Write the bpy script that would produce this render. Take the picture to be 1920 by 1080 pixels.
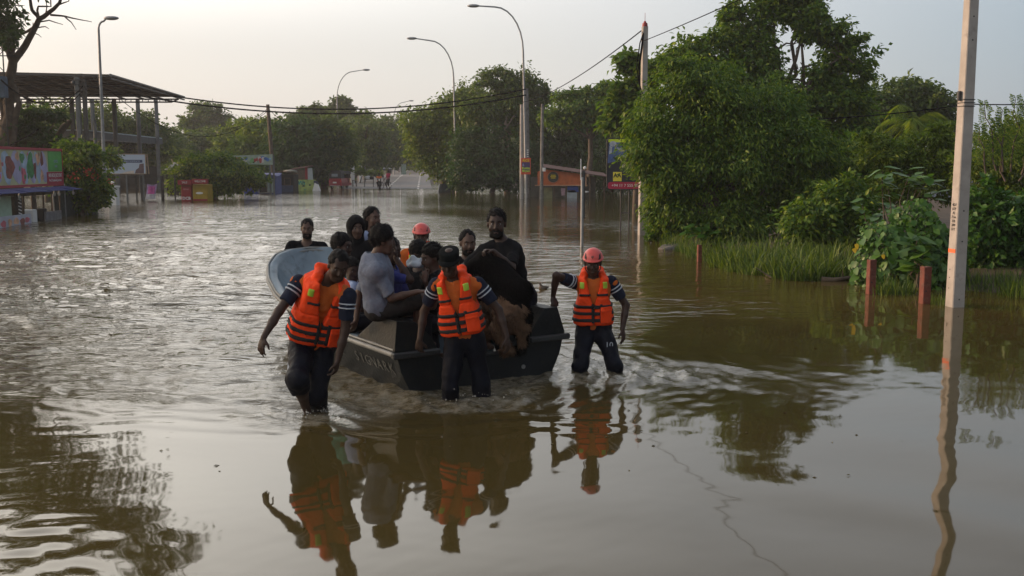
import bpy, math, random
import numpy as np
from mathutils import Vector, Matrix

for _o in list(bpy.data.objects):
    bpy.data.objects.remove(_o)
SC = bpy.context.scene
COL = SC.collection
R = math.radians
# ------------------------------------------------------------------ camera, sky, sun, exposure
CAM_H, FPX, PITCH = 2.1, 1867.0, math.atan(229 / 1867.0)
cam_d = bpy.data.cameras.new("camera")
cam = bpy.data.objects.new("camera", cam_d)
COL.objects.link(cam)
cam.location = (0, 0, CAM_H)
cam.rotation_euler = (R(90) - PITCH, 0, 0)
cam_d.sensor_width = 36
cam_d.lens = 36 * FPX / 1920
cam_d.clip_start = 0.05
cam_d.clip_end = 3000
SC.camera = cam

SUN_AZ, SUN_EL = R(74), R(13)          # left of the view direction, above the horizon
sun_dir = Vector((-math.sin(SUN_AZ) * math.cos(SUN_EL), math.cos(SUN_AZ) * math.cos(SUN_EL), math.sin(SUN_EL)))
W = bpy.data.worlds.new("World")
SC.world = W
W.use_nodes = True
wt = W.node_tree
wt.nodes.clear()
def wn(t, **k):
    n = wt.nodes.new(t)
    for a, b in k.items():
        setattr(n, a, b)
    return n
w_out = wn("ShaderNodeOutputWorld")
w_bg = wn("ShaderNodeBackground")
w_bg2 = wn("ShaderNodeBackground")
w_add = wn("ShaderNodeAddShader")
w_sky = wn("ShaderNodeTexSky", sky_type='NISHITA', sun_disc=False)
w_sky.sun_elevation = SUN_EL
w_sky.sun_rotation = -SUN_AZ
w_sky.air_density = 1.0
w_sky.dust_density = 4.0
w_sky.ozone_density = 1.0
w_bg.inputs[1].default_value = 0.05
# thick evening haze over the clear-sky model: warm towards the sun, blue-grey away from it
w_tc = wn("ShaderNodeTexCoord")
w_dot = wn("ShaderNodeVectorMath", operation='DOT_PRODUCT')
w_dot.inputs[1].default_value = (-math.sin(SUN_AZ), math.cos(SUN_AZ), 0)
w_map = wn("ShaderNodeMapRange")
w_map.inputs[1].default_value = -1
w_map.inputs[2].default_value = 1
w_rmp = wn("ShaderNodeValToRGB")
_stops = [(0.0, (.085, .10, .13)), (.25, (.15, .18, .22)), (.40, (.33, .395, .46)), (.50, (.50, .535, .57)), (.585, (.64, .635, .635)), (.66, (.705, .68, .655)), (.80, (.765, .72, .685)), (1.0, (1.0, .88, .74))]
_e = w_rmp.color_ramp.elements
_e[0].position, _e[0].color = _stops[0][0], _stops[0][1] + (1,)
_e[1].position, _e[1].color = _stops[-1][0], _stops[-1][1] + (1,)
for p_, c_ in _stops[1:-1]:
    q = _e.new(p_)
    q.color = c_ + (1,)
w_rm2 = wn("ShaderNodeValToRGB")
_e2 = w_rm2.color_ramp.elements
_s2 = [(0.0, (.12, .13, .15)), (.25, (.25, .27, .30)), (.40, (.60, .63, .67)), (.54, (.84, .85, .86)), (.62, (1.25, 1.23, 1.19)), (.70, (1.95, 1.88, 1.76)), (.78, (2.75, 2.6, 2.35)), (1.0, (3.3, 2.95, 2.45))]
_e2[0].position, _e2[0].color = _s2[0][0], _s2[0][1] + (1,)
_e2[1].position, _e2[1].color = _s2[-1][0], _s2[-1][1] + (1,)
for p_, c_ in _s2[1:-1]:
    q = _e2.new(p_)
    q.color = c_ + (1,)
w_lo = wn("ShaderNodeMapRange", interpolation_type='SMOOTHSTEP')
w_lo.inputs[1].default_value = 0.10
w_lo.inputs[2].default_value = 0.34
w_mx2 = wn("ShaderNodeMixRGB")
w_sep = wn("ShaderNodeSeparateXYZ")
w_el = wn("ShaderNodeMapRange")
w_el.inputs[1].default_value = 0.36
w_el.inputs[2].default_value = 0.72
w_mix = wn("ShaderNodeMixRGB")
w_mix.inputs[2].default_value = (.36, .39, .44, 1)
L_ = wt.links.new
L_(w_tc.outputs["Generated"], w_dot.inputs[0])
L_(w_dot.outputs["Value"], w_map.inputs[0])
L_(w_map.outputs[0], w_rmp.inputs[0])
L_(w_tc.outputs["Generated"], w_sep.inputs[0])
L_(w_sep.outputs[2], w_el.inputs[0])
L_(w_el.outputs[0], w_mix.inputs[0])
L_(w_map.outputs[0], w_rm2.inputs[0])
L_(w_sep.outputs[2], w_lo.inputs[0])
L_(w_lo.outputs[0], w_mx2.inputs[0])
L_(w_rmp.outputs[0], w_mx2.inputs[1])
L_(w_rm2.outputs[0], w_mx2.inputs[2])
L_(w_mx2.outputs[0], w_mix.inputs[1])
L_(w_mix.outputs[0], w_bg2.inputs[0])
L_(w_sky.outputs[0], w_bg.inputs[0])
L_(w_bg.outputs[0], w_add.inputs[0])
L_(w_bg2.outputs[0], w_add.inputs[1])
L_(w_add.outputs[0], w_out.inputs[0])
w_bg2.inputs[1].default_value = 1.0

sun_l = bpy.data.lights.new("sun", 'SUN')
sun_l.energy = 4.0
sun_l.angle = R(1.5)
sun_l.color = (1.0, .62, .38)
sun_o = bpy.data.objects.new("sun", sun_l)
COL.objects.link(sun_o)
sun_o.rotation_euler = (-sun_dir).to_track_quat('-Z', 'Y').to_euler()
sun_o.location = (-40, 30, 40)

SC.view_settings.view_transform = 'Standard'
SC.view_settings.look = 'None'
SC.view_settings.exposure = 0
SC.view_settings.gamma = 1
SC.view_settings.use_curve_mapping = False
SC.render.engine = 'CYCLES'
cy = SC.cycles
cy.max_bounces = 6
cy.diffuse_bounces = 2
cy.glossy_bounces = 3
cy.transmission_bounces = 3
cy.transparent_max_bounces = 6
cy.volume_bounces = 0
cy.caustics_reflective = False
cy.caustics_refractive = False
cy.sample_clamp_indirect = 3
try:
    cy.use_denoising = True
    cy.denoiser = 'OPENIMAGEDENOISE'
    cy.denoising_input_passes = 'RGB_ALBEDO_NORMAL'
except Exception:
    pass

# ------------------------------------------------------------------ photo pixel -> place in the world
_sp, _cp = math.sin(PITCH), math.cos(PITCH)
def ray(px, py):
    cx, cyy = (px - 960) / FPX, (540 - py) / FPX
    return np.array([cx, cyy * _sp + _cp, cyy * _cp - _sp])
def P(px, py, Y):
    d = ray(px, py)
    q = d * (Y / d[1])
    return np.array([q[0], q[1], q[2] + CAM_H])
def G(px, py, z=0.0):
    d = ray(px, py)
    q = d * ((z - CAM_H) / d[2])
    return np.array([q[0], q[1], z])
def pxm(Y):                              # photo pixels per metre at depth Y
    return FPX / Y

# ------------------------------------------------------------------ materials
def mat(name, col, rough=.7, var=.15, vs=6.0, bump=0.0, bs=40.0, metal=0.0, spec=.5, detail=4, coat=0, dirt=None, dirt_s=2.0, dirt_t=.55):
    m = bpy.data.materials.new(name)
    m.use_nodes = True
    nt = m.node_tree
    b = nt.nodes["Principled BSDF"]
    b.inputs["Roughness"].default_value = rough
    b.inputs["Metallic"].default_value = metal
    b.inputs["Specular IOR Level"].default_value = spec
    if coat:
        b.inputs["Coat Weight"].default_value = coat
    tc = nt.nodes.new("ShaderNodeTexCoord")
    n1 = nt.nodes.new("ShaderNodeTexNoise")
    n1.inputs["Scale"].default_value = vs
    n1.inputs["Detail"].default_value = detail
    nt.links.new(tc.outputs["Object"], n1.inputs["Vector"])
    rp = nt.nodes.new("ShaderNodeValToRGB")
    e = rp.color_ramp.elements
    lo = tuple(max(0, c * (1 - var)) for c in col)
    hi = tuple(min(1, c * (1 + var)) for c in col)
    e[0].position, e[0].color = .3, lo + (1,)
    e[1].position, e[1].color = .7, hi + (1,)
    nt.links.new(n1.outputs["Fac"], rp.inputs[0])
    out = rp.outputs[0]
    if dirt:
        n3 = nt.nodes.new("ShaderNodeTexNoise")
        n3.inputs["Scale"].default_value = dirt_s
        n3.inputs["Detail"].default_value = 8
        n3.inputs["Roughness"].default_value = .7
        nt.links.new(tc.outputs["Object"], n3.inputs["Vector"])
        r3 = nt.nodes.new("ShaderNodeValToRGB")
        r3.color_ramp.elements[0].position = dirt_t
        r3.color_ramp.elements[1].position = dirt_t + .15
        nt.links.new(n3.outputs["Fac"], r3.inputs[0])
        mx = nt.nodes.new("ShaderNodeMixRGB")
        mx.inputs[2].default_value = tuple(dirt) + (1,)
        nt.links.new(r3.outputs[0], mx.inputs[0])
        nt.links.new(out, mx.inputs[1])
        out = mx.outputs[0]
    nt.links.new(out, b.inputs["Base Color"])
    if bump:
        n2 = nt.nodes.new("ShaderNodeTexNoise")
        n2.inputs["Scale"].default_value = bs
        n2.inputs["Detail"].default_value = 5
        nt.links.new(tc.outputs["Object"], n2.inputs["Vector"])
        bp = nt.nodes.new("ShaderNodeBump")
        bp.inputs["Strength"].default_value = bump
        bp.inputs["Distance"].default_value = .02
        nt.links.new(n2.outputs["Fac"], bp.inputs["Height"])
        nt.links.new(bp.outputs[0], b.inputs["Normal"])
    return m

def leaf_mat(name, cols, trans=.3, rough=.5):
    """cols: colours the individual leaves take (old, mid, young), picked by each leaf's own random number."""
    m = bpy.data.materials.new(name)
    m.use_nodes = True
    nt = m.node_tree
    b = nt.nodes["Principled BSDF"]
    b.inputs["Roughness"].default_value = rough
    b.inputs["Specular IOR Level"].default_value = .35
    at = nt.nodes.new("ShaderNodeAttribute")
    at.attribute_name = "leaf"
    rp = nt.nodes.new("ShaderNodeValToRGB")
    e = rp.color_ramp.elements
    e[0].color = tuple(cols[0]) + (1,)
    e[1].color = tuple(cols[-1]) + (1,)
    for i, c in enumerate(cols[1:-1]):
        q = e.new((i + 1) / (len(cols) - 1))
        q.color = tuple(c) + (1,)
    nt.links.new(at.outputs["Fac"], rp.inputs[0])
    nt.links.new(rp.outputs[0], b.inputs["Base Color"])
    tr = nt.nodes.new("ShaderNodeBsdfTranslucent")
    br = nt.nodes.new("ShaderNodeMixRGB")
    br.blend_type = 'MULTIPLY'
    br.inputs[0].default_value = 1
    br.inputs[2].default_value = (1.25, 1.3, .55, 1)
    nt.links.new(rp.outputs[0], br.inputs[1])
    nt.links.new(br.outputs[0], tr.inputs[0])
    ms = nt.nodes.new("ShaderNodeMixShader")
    ms.inputs[0].default_value = trans
    nt.links.new(b.outputs[0], ms.inputs[1])
    nt.links.new(tr.outputs[0], ms.inputs[2])
    nt.links.new(ms.outputs[0], nt.nodes["Material Output"].inputs[0])
    return m

# ------------------------------------------------------------------ objects
def tag(o, label=None, cat=None, group=None, kind=None):
    for k, v in (("label", label), ("category", cat), ("group", group), ("kind", kind)):
        if v:
            o[k] = v
    return o
def thing(name, label, cat, loc=(0, 0, 0), rz=0.0, group=None, rot=None):
    o = bpy.data.objects.new(name, None)
    COL.objects.link(o)
    o.location = [float(v) for v in loc]
    o.rotation_euler = rot if rot else (0, 0, rz)
    o.empty_display_size = .2
    return tag(o, label, cat, group)
def link(name, me, parent=None, mats=None):
    o = bpy.data.objects.new(name, me)
    COL.objects.link(o)
    if parent is not None:
        o.parent = parent
    if mats is not None and len(me.materials) == 0:
        for m in (mats if isinstance(mats, (list, tuple)) else [mats]):
            me.materials.append(m)
    return o
def copy_tree(o, parent=None):
    c = o.copy()
    COL.objects.link(c)
    if parent is not None:
        c.parent = parent
    for ch in list(o.children):
        copy_tree(ch, c)
    return c

def np_mesh(name, V, F, smooth=True, mi=None, leaf=None):
    """V (n,3); F (m,k) faces of one size."""
    me = bpy.data.meshes.new(name)
    V = np.ascontiguousarray(V, dtype=np.float32)
    F = np.ascontiguousarray(F, dtype=np.int32)
    n, k = F.shape
    me.vertices.add(len(V))
    me.vertices.foreach_set("co", V.ravel())
    me.loops.add(n * k)
    me.loops.foreach_set("vertex_index", F.ravel())
    me.polygons.add(n)
    me.polygons.foreach_set("loop_start", np.arange(0, n * k, k, dtype=np.int32))
    me.polygons.foreach_set("loop_total", np.full(n, k, dtype=np.int32))
    if smooth:
        me.polygons.foreach_set("use_smooth", np.ones(n, dtype=bool))
    if mi is not None:
        me.polygons.foreach_set("material_index", np.ascontiguousarray(mi, dtype=np.int32))
    if leaf is not None:
        a = me.attributes.new("leaf", 'FLOAT', 'FACE')
        a.data.foreach_set("value", np.ascontiguousarray(leaf, dtype=np.float32))
    me.update(calc_edges=True)
    return me

class MB:
    """collects solid shapes into one mesh"""
    def __init__(s):
        s.v, s.f, s.m, s.sm = [], [], [], []
    def _add(s, vs, fs, m=0, smooth=False):
        b = len(s.v)
        s.v += [tuple(float(c) for c in v) for v in vs]
        for f in fs:
            s.f.append(tuple(i + b for i in f))
            s.m.append(m)
            s.sm.append(smooth)
    def box(s, c, size, rz=0.0, m=0, rot=None, ch=0.0):
        hx, hy, hz = size[0] / 2, size[1] / 2, size[2] / 2
        M = rot if rot is not None else Matrix.Rotation(rz, 3, 'Z')
        c = Vector([float(x) for x in c])
        if ch <= 0:
            vs = [c + M @ Vector((x * hx, y * hy, z * hz)) for x, y, z in ((-1, -1, -1), (1, -1, -1), (1, 1, -1), (-1, 1, -1), (-1, -1, 1), (1, -1, 1), (1, 1, 1), (-1, 1, 1))]
            s._add(vs, [(0, 3, 2, 1), (4, 5, 6, 7), (0, 1, 5, 4), (1, 2, 6, 5), (2, 3, 7, 6), (3, 0, 4, 7)], m)
        else:
            ch = min(ch, hx * .9, hy * .9, hz * .9)
            vs, idx = [], {}
            for x in (-1, 1):
                for y in (-1, 1):
                    for z in (-1, 1):
                        for a in range(3):
                            e = [x * hx, y * hy, z * hz]
                            for k in range(3):
                                if k != a:
                                    e[k] -= (x, y, z)[k] * ch
                            idx[(x, y, z, a)] = len(vs)
                            vs.append(c + M @ Vector(e))
            fs = []
            for a in range(3):
                for sg in (-1, 1):
                    b_, c_ = (a + 1) % 3, (a + 2) % 3
                    q = []
                    for u, w in ((-1, -1), (1, -1), (1, 1), (-1, 1)):
                        k = [0, 0, 0]
                        k[a], k[b_], k[c_] = sg, u, w
                        q.append(idx[tuple(k) + (a,)])
                    fs.append(tuple(q if sg > 0 else q[::-1]))
                    for w in (-1, 1):
                        pass
            for a in range(3):               # edge bevels
                b_, c_ = (a + 1) % 3, (a + 2) % 3
                for u in (-1, 1):
                    for w in (-1, 1):
                        q = []
                        for e, ax in ((-1, b_), (1, b_), (1, c_), (-1, c_)):
                            k = [0, 0, 0]
                            k[a], k[b_], k[c_] = e, u, w
                            q.append(idx[tuple(k) + (ax,)])
                        fs.append(tuple(q if u * w > 0 else q[::-1]))
            for x in (-1, 1):
                for y in (-1, 1):
                    for z in (-1, 1):
                        t = [idx[(x, y, z, a)] for a in range(3)]
                        fs.append(tuple(t if x * y * z > 0 else t[::-1]))
            s._add(vs, fs, m)
        return s
    def tube(s, pts, rad, n=8, m=0, caps=True):
        pts = [Vector([float(c) for c in p]) for p in pts]
        if not isinstance(rad, (list, tuple, np.ndarray)):
            rad = [rad] * len(pts)
        b, vs, fs = 0, [], []
        ref = None
        for i, p in enumerate(pts):
            d = (pts[min(i + 1, len(pts) - 1)] - pts[max(i - 1, 0)])
            d = d.normalized() if d.length > 1e-9 else Vector((0, 0, 1))
            if ref is None:
                ref = Vector((1, 0, 0)) if abs(d.x) < .9 else Vector((0, 1, 0))
            x = (ref - d * ref.dot(d)).normalized()
            y = d.cross(x)
            ref = x
            for k in range(n):
                a = 2 * math.pi * (k + .5) / n
                vs.append(p + (x * math.cos(a) + y * math.sin(a)) * rad[i])
        for i in range(len(pts) - 1):
            for k in range(n):
                fs.append((i * n + k, i * n + (k + 1) % n, (i + 1) * n + (k + 1) % n, (i + 1) * n + k))
        s._add(vs, fs, m, True)
        if caps:
            s._add(vs[:n], [tuple(range(n))[::-1]], m)
            s._add(vs[-n:], [tuple(range(n))], m)
        return s
    def cyl(s, a, b, r1, r2=None, n=12, m=0):
        return s.tube([a, b], [r1, r1 if r2 is None else r2], n, m)
    def poly(s, pts, m=0):
        s._add(pts, [tuple(range(len(pts)))], m)
        return s
    def prism(s, pts, off, m=0):
        """flat outline pts extruded by vector off"""
        n = len(pts)
        off = np.array(off, float)
        a = [np.array(p, float) for p in pts]
        b = [p + off for p in a]
        s._add(a + b, [tuple(range(n))[::-1], tuple(range(n, 2 * n))] + [(i, (i + 1) % n, n + (i + 1) % n, n + i) for i in range(n)], m)
        return s
    def ball(s, c, r, n=10, m=0, sq=(1, 1, 1)):
        vs, fs = [], []
        c = np.array(c, float)
        h = n // 2
        for i in range(h + 1):
            t = math.pi * i / h
            for k in range(n):
                a = 2 * math.pi * k / n
                vs.append(c + np.array([math.sin(t) * math.cos(a) * sq[0], math.sin(t) * math.sin(a) * sq[1], math.cos(t) * sq[2]]) * r)
        for i in range(h):
            for k in range(n):
                fs.append((i * n + k, (i + 1) * n + k, (i + 1) * n + (k + 1) % n, i * n + (k + 1) % n))
        s._add(vs, fs, m, True)
        return s
    def build(s, name, mats, parent=None):
        me = bpy.data.meshes.new(name)
        me.from_pydata(s.v, [], s.f)
        me.polygons.foreach_set("material_index", s.m)
        me.polygons.foreach_set("use_smooth", s.sm)
        me.update()
        return link(name, me, parent, mats)

def text(name, body, size, m, parent, loc, rot, align='CENTER', ext=.004, sx=1.0, bold=.0):
    c = bpy.data.curves.new(name, 'FONT')
    c.body = body
    c.size = size
    c.align_x = align
    c.align_y = 'CENTER'
    c.extrude = ext
    c.offset = bold
    c.resolution_u = 2
    o = bpy.data.objects.new(name, c)
    COL.objects.link(o)
    bpy.context.view_layer.update()
    me = bpy.data.meshes.new_from_object(o)
    bpy.data.objects.remove(o)
    bpy.data.curves.remove(c)
    r = link(name, me, parent)
    me.materials.clear()
    me.materials.append(m)
    r.location = [float(v) for v in loc]
    r.rotation_euler = rot
    r.scale = (sx, 1, 1)
    return r

# ------------------------------------------------------------------ leaves and trees
def unit(v):
    return v / np.maximum(np.linalg.norm(v, axis=-1, keepdims=True), 1e-9)
def leaf_quads(p, axis, normal, ln, wd, rng, fold=.15):
    n = len(p)
    a = unit(axis)
    b = unit(np.cross(a, normal))
    nn = np.cross(b, a)
    ln = ln * rng.uniform(.7, 1.25, (n, 1))
    wd = wd * rng.uniform(.75, 1.2, (n, 1))
    up = nn * (wd * fold)
    V = np.stack([p, p + a * ln * .45 + b * wd * .5 + up, p + a * ln - nn * ln * .12, p + a * ln * .45 - b * wd * .5 + up], 1).reshape(-1, 3)
    F = np.arange(n * 4).reshape(n, 4)
    F = np.concatenate([F[:, [0, 1, 2]], F[:, [0, 2, 3]]], 1).reshape(-1, 3)
    return V, F
def crown_points(blobs, n, rng, clump=.16, shell=.55, per=26):
    """points spread in clumps through the outer part of each ellipsoid blob"""
    w = np.array([b[3] * b[5] for b in blobs]) ** .9
    w = w / w.sum()
    pts, out = [], []
    for b, q in zip(blobs, w):
        k = max(3, int(n * q / per))
        c, r = np.array(b[:3]), np.array(b[3:6])
        d = unit(rng.normal(size=(k, 3)))
        rad = shell + (1 - shell) * rng.random((k, 1)) ** .7
        lump = 1 + .18 * np.sin(d[:, :1] * 5.1 + b[0]) + .16 * np.sin(d[:, 2:] * 6.3 + b[2]) + .1 * rng.normal(size=(k, 1))
        cc = c + d * r * rad * lump
        m = max(4, int(n * q / k))
        sp = clump * r.mean()
        o = rng.normal(size=(k, m, 3)) * sp * rng.uniform(.5, 1.3, (k, 1, 1))
        o[:, :, 2] *= .7
        pp = cc[:, None, :] + o
        pts.append(pp.reshape(-1, 3))
        out.append(np.repeat(d, m, 0) + unit(o.reshape(-1, 3)) * .5)
    return np.concatenate(pts), np.concatenate(out)
def crown(name, blobs, n, ln, wd, m, parent, seed, droop=.4, clump=.16, shell=.55, per=26, zmin=None, flat=0.0):
    rng = np.random.default_rng(seed)
    p, o = crown_points(blobs, n, rng, clump, shell, per)
    if zmin is not None:
        k = p[:, 2] > zmin
        p, o = p[k], o[k]
    ax = unit(o * np.array([1, 1, .3]) + rng.normal(size=p.shape) * .7)
    ax[:, 2] -= droop * rng.uniform(.3, 1.6, len(p))
    nr = unit(o * .6 + rng.normal(size=p.shape) * .6 + np.array([0, 0, .6 + flat]))
    V, F = leaf_quads(p, ax, nr, ln, wd, rng)
    cl = np.repeat(np.clip(rng.beta(2, 2.4, len(p)), 0, 1), 2)
    me = np_mesh(name, V, F, False, leaf=cl)
    return link(name, me, parent, m)
def wob(a, b, k, amp, rng):
    a, b = np.array(a, float), np.array(b, float)
    t = np.linspace(0, 1, k)[:, None]
    q = a + (b - a) * t
    q[1:-1] += rng.normal(size=(k - 2, 3)) * amp
    return q
def tree(label, base, Y, blobs, n=6000, leaf=(.3, .16), m=None, bark=None, seed=0, trunk_r=.2, group=None, name="leafy_tree", cat="tree", zb=-.4, depth=.9, droop=.4, clump=.16, shell=.5, fork=None, zmin=.02, extra=None, per=26, limbs=True, flat=0.0):
    """base: photo pixel column of the trunk; blobs: (px, py, rx, ry[, dY]) in photo pixels seen at depth Y"""
    rng = np.random.default_rng(seed + 7)
    bp = P(base, 360, Y)
    bp[2] = zb
    root = thing(name, label, cat, bp, group=group)
    s = pxm(Y)
    bl = []
    for b in blobs:
        rx, rz = b[2] / s, b[3] / s
        ry = depth * (rx + rz) / 2
        dy = b[4] if len(b) > 4 else rng.uniform(-.5, .5) * ry
        c = P(b[0], b[1], Y + dy) - bp
        bl.append((c[0], c[1], c[2], rx, ry, rz))
    zc = np.array([b[2] for b in bl])
    tb = MB()
    fz = zc.min() * .55 + .15 * zc.max() if fork is None else fork
    fx = np.mean([b[0] for b in bl]) * .35
    fk = np.array([fx, np.mean([b[1] for b in bl]) * .35, max(.3, fz)])
    q = wob((0, 0, 0), fk, 5, trunk_r * .35, rng)
    tb.tube(q, np.linspace(trunk_r * 1.25, trunk_r * .85, 5), 8)
    if limbs:
        for b in bl:
            e = np.array(b[:3]) + np.array([0, 0, b[5] * .25])
            q = wob(fk, e, 6, np.linalg.norm(e - fk) * .05, rng)
            tb.tube(q, np.linspace(trunk_r * .6, trunk_r * .12, 6), 6)
            for _ in range(4):
                i = rng.integers(2, 5)
                d = unit(rng.normal(size=3))
                e2 = q[i] + d * np.array(b[3:6]) * .85
                tb.tube(wob(q[i], e2, 4, b[3] * .06, rng), np.linspace(trunk_r * .25, trunk_r * .05, 4), 5)
    if extra:
        extra(tb, bp)
    tb.build("trunk", bark, root)
    crown("crown", bl, n, leaf[0], leaf[1], m, root, seed, droop, clump, shell, zmin=zmin - zb if zmin is not None else None, per=per, flat=flat)
    return root
# ------------------------------------------------------------------ smooth solid bodies from distance fields
class Sdf:
    def __init__(s, lo, hi, h):
        s.lo, s.h = np.array(lo, float), h
        s.n = np.ceil((np.array(hi, float) - s.lo) / h).astype(int) + 1
        s.ax = [(s.lo[i] + h * np.arange(s.n[i])).astype(np.float32) for i in range(3)]
        s.F = np.full(tuple(s.n), 1.0, np.float32)
    def win(s, lo, hi):
        sl = []
        for i in range(3):
            a = int(max(0, math.floor((lo[i] - s.lo[i]) / s.h)))
            b = int(min(s.n[i], math.ceil((hi[i] - s.lo[i]) / s.h) + 1))
            if b <= a:
                return None, None
            sl.append(slice(a, b))
        X = s.ax[0][sl[0]][:, None, None]
        Y = s.ax[1][sl[1]][None, :, None]
        Z = s.ax[2][sl[2]][None, None, :]
        return tuple(sl), (X, Y, Z)
    def grid(s):
        return s.ax[0][:, None, None], s.ax[1][None, :, None], s.ax[2][None, None, :]
    def put(s, lo, hi, fn, k=.02, op='add'):
        pad = k + 4 * s.h
        sl, g = s.win(np.array(lo) - pad, np.array(hi) + pad)
        if sl is None:
            return s
        d = fn(*g).astype(np.float32)
        A = s.F[sl]
        if op == 'add':
            q = np.clip(k - np.abs(A - d), 0, None)
            s.F[sl] = np.minimum(A, d) - q * q / (4 * k)
        else:
            d = -d
            q = np.clip(k - np.abs(A - d), 0, None)
            s.F[sl] = np.maximum(A, d) + q * q / (4 * k)
        return s
    def cone(s, a, b, ra, rb, k=.02, op='add', cut=(0, 0)):
        a, b = np.array(a, float), np.array(b, float)
        ba = b - a
        L2 = max(float(ba @ ba), 1e-9)
        L = math.sqrt(L2)
        def fn(X, Y, Z):
            x, y, z = X - a[0], Y - a[1], Z - a[2]
            t0 = (x * ba[0] + y * ba[1] + z * ba[2]) / L2
            t = np.clip(t0, 0, 1)
            d = np.sqrt((x - t * ba[0]) ** 2 + (y - t * ba[1]) ** 2 + (z - t * ba[2]) ** 2) - (ra + (rb - ra) * t)
            if cut[0]:
                d = np.maximum(d, -t0 * L)
            if cut[1]:
                d = np.maximum(d, (t0 - 1) * L)
            return d
        r = max(ra, rb)
        return s.put(np.minimum(a, b) - r, np.maximum(a, b) + r, fn, k, op)
    def ell(s, c, fr, rad, k=.02, op='add'):
        c, rad = np.array(c, float), np.array(rad, float)
        fr = np.array(fr, float)
        def fn(X, Y, Z):
            x, y, z = X - c[0], Y - c[1], Z - c[2]
            q = [x * f[0] + y * f[1] + z * f[2] for f in fr]
            k0 = np.sqrt(sum((q[i] / rad[i]) ** 2 for i in range(3)))
            k1 = np.sqrt(sum((q[i] / rad[i] ** 2) ** 2 for i in range(3))) + 1e-6
            return k0 * (k0 - 1) / k1
        r = np.abs(fr.T * rad).sum(1)
        return s.put(c - r, c + r, fn, k, op)
    def cutp(s, p, n, k=.004):
        """keep the side against n: removes where (x-p).n > 0"""
        X, Y, Z = s.grid()
        d = ((X - p[0]) * n[0] + (Y - p[1]) * n[1] + (Z - p[2]) * n[2]).astype(np.float32)
        q = np.clip(k - np.abs(s.F - d), 0, None)
        s.F = np.maximum(s.F, d) + q * q / (4 * k)
        return s
    def folds(s, amp, freq, seed, zs=1.0):
        rng = np.random.default_rng(seed)
        X, Y, Z = s.grid()
        acc = 0
        for _ in range(5):
            d = unit(rng.normal(size=3)) * freq * rng.uniform(.5, 1.5)
            d[2] *= zs
            acc = acc + np.sin(X * d[0] + Y * d[1] + Z * d[2] + rng.uniform(0, 6) + .8 * np.sin(Z * freq * .4 + X * freq * .3))
        s.F = s.F + (amp * acc / 2.5).astype(np.float32)
        return s
    def mesh(s, name, mats, parent, off):
        V, Q = surfnet(s.F, s.ax)
        if len(V) == 0:
            return None
        return link(name, np_mesh(name, V - np.array(off), Q, True), parent, mats)

def surfnet(F, ax):
    s = F < 0
    c = np.zeros(tuple(np.array(F.shape) - 1), np.int8)
    n0, n1, n2 = F.shape
    sl = [(slice(0, -1)), (slice(1, None))]
    for i in (0, 1):
        for j in (0, 1):
            for k in (0, 1):
                c += s[sl[i], sl[j], sl[k]]
    act = (c > 0) & (c < 8)
    ci, cj, ck = np.nonzero(act)
    m = len(ci)
    if m == 0:
        return np.zeros((0, 3)), np.zeros((0, 4), int)
    idx = np.full(act.shape, -1, np.int32)
    idx[ci, cj, ck] = np.arange(m)
    f = {}
    for i in (0, 1):
        for j in (0, 1):
            for k in (0, 1):
                f[i, j, k] = F[ci + i, cj + j, ck + k]
    acc = np.zeros((m, 3))
    cnt = np.zeros(m)
    for a in range(3):
        for u in (0, 1):
            for w in (0, 1):
                p, q = [0, 0, 0], [0, 0, 0]
                b, d = (a + 1) % 3, (a + 2) % 3
                p[b] = q[b] = u
                p[d] = q[d] = w
                q[a] = 1
                fa, fb = f[tuple(p)], f[tuple(q)]
                x = (fa < 0) != (fb < 0)
                t = np.where(x, fa / np.where(x, fa - fb, 1), 0)
                e = np.zeros((m, 3))
                e[:, a], e[:, b], e[:, d] = t, u, w
                acc += e * x[:, None]
                cnt += x
    loc = acc / cnt[:, None]
    V = np.stack([ax[0][ci] + loc[:, 0] * (ax[0][1] - ax[0][0]), ax[1][cj] + loc[:, 1] * (ax[1][1] - ax[1][0]), ax[2][ck] + loc[:, 2] * (ax[2][1] - ax[2][0])], 1)
    Q = []
    for a in range(3):
        lo = [slice(None)] * 3
        hi = [slice(None)] * 3
        lo[a], hi[a] = slice(0, -1), slice(1, None)
        b, d = (a + 1) % 3, (a + 2) % 3
        for t in (b, d):
            lo[t] = hi[t] = slice(1, -1)
        x = s[tuple(lo)] != s[tuple(hi)]
        ii = np.nonzero(x)
        pos = [ii[0], ii[1], ii[2]]
        pos[b] = pos[b] + 1
        pos[d] = pos[d] + 1
        inn = s[pos[0], pos[1], pos[2]]
        def cell(db, dd):
            q = [p.copy() for p in pos]
            q[b] = q[b] + db
            q[d] = q[d] + dd
            return idx[q[0], q[1], q[2]]
        quad = np.stack([cell(-1, -1), cell(0, -1), cell(0, 0), cell(-1, 0)], 1)
        quad[~inn] = quad[~inn][:, ::-1]
        Q.append(quad)
    Q = np.concatenate(Q)
    return V, Q[(Q >= 0).all(1)]

# ------------------------------------------------------------------ people
def nz(v):
    v = np.array(v, float)
    return v / max(np.linalg.norm(v), 1e-9)
def ik(a, b, l1, l2, hint):
    a, b = np.array(a, float), np.array(b, float)
    d = b - a
    L = np.linalg.norm(d)
    if L > (l1 + l2) * .995:
        b = a + d / L * (l1 + l2) * .995
        d = b - a
        L = np.linalg.norm(d)
    x = d / L
    c = (l1 * l1 + L * L - l2 * l2) / (2 * L)
    hh = math.sqrt(max(l1 * l1 - c * c, 0))
    h = np.array(hint, float)
    h = nz(h - x * (h @ x))
    return a + x * c + h * hh, b

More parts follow.
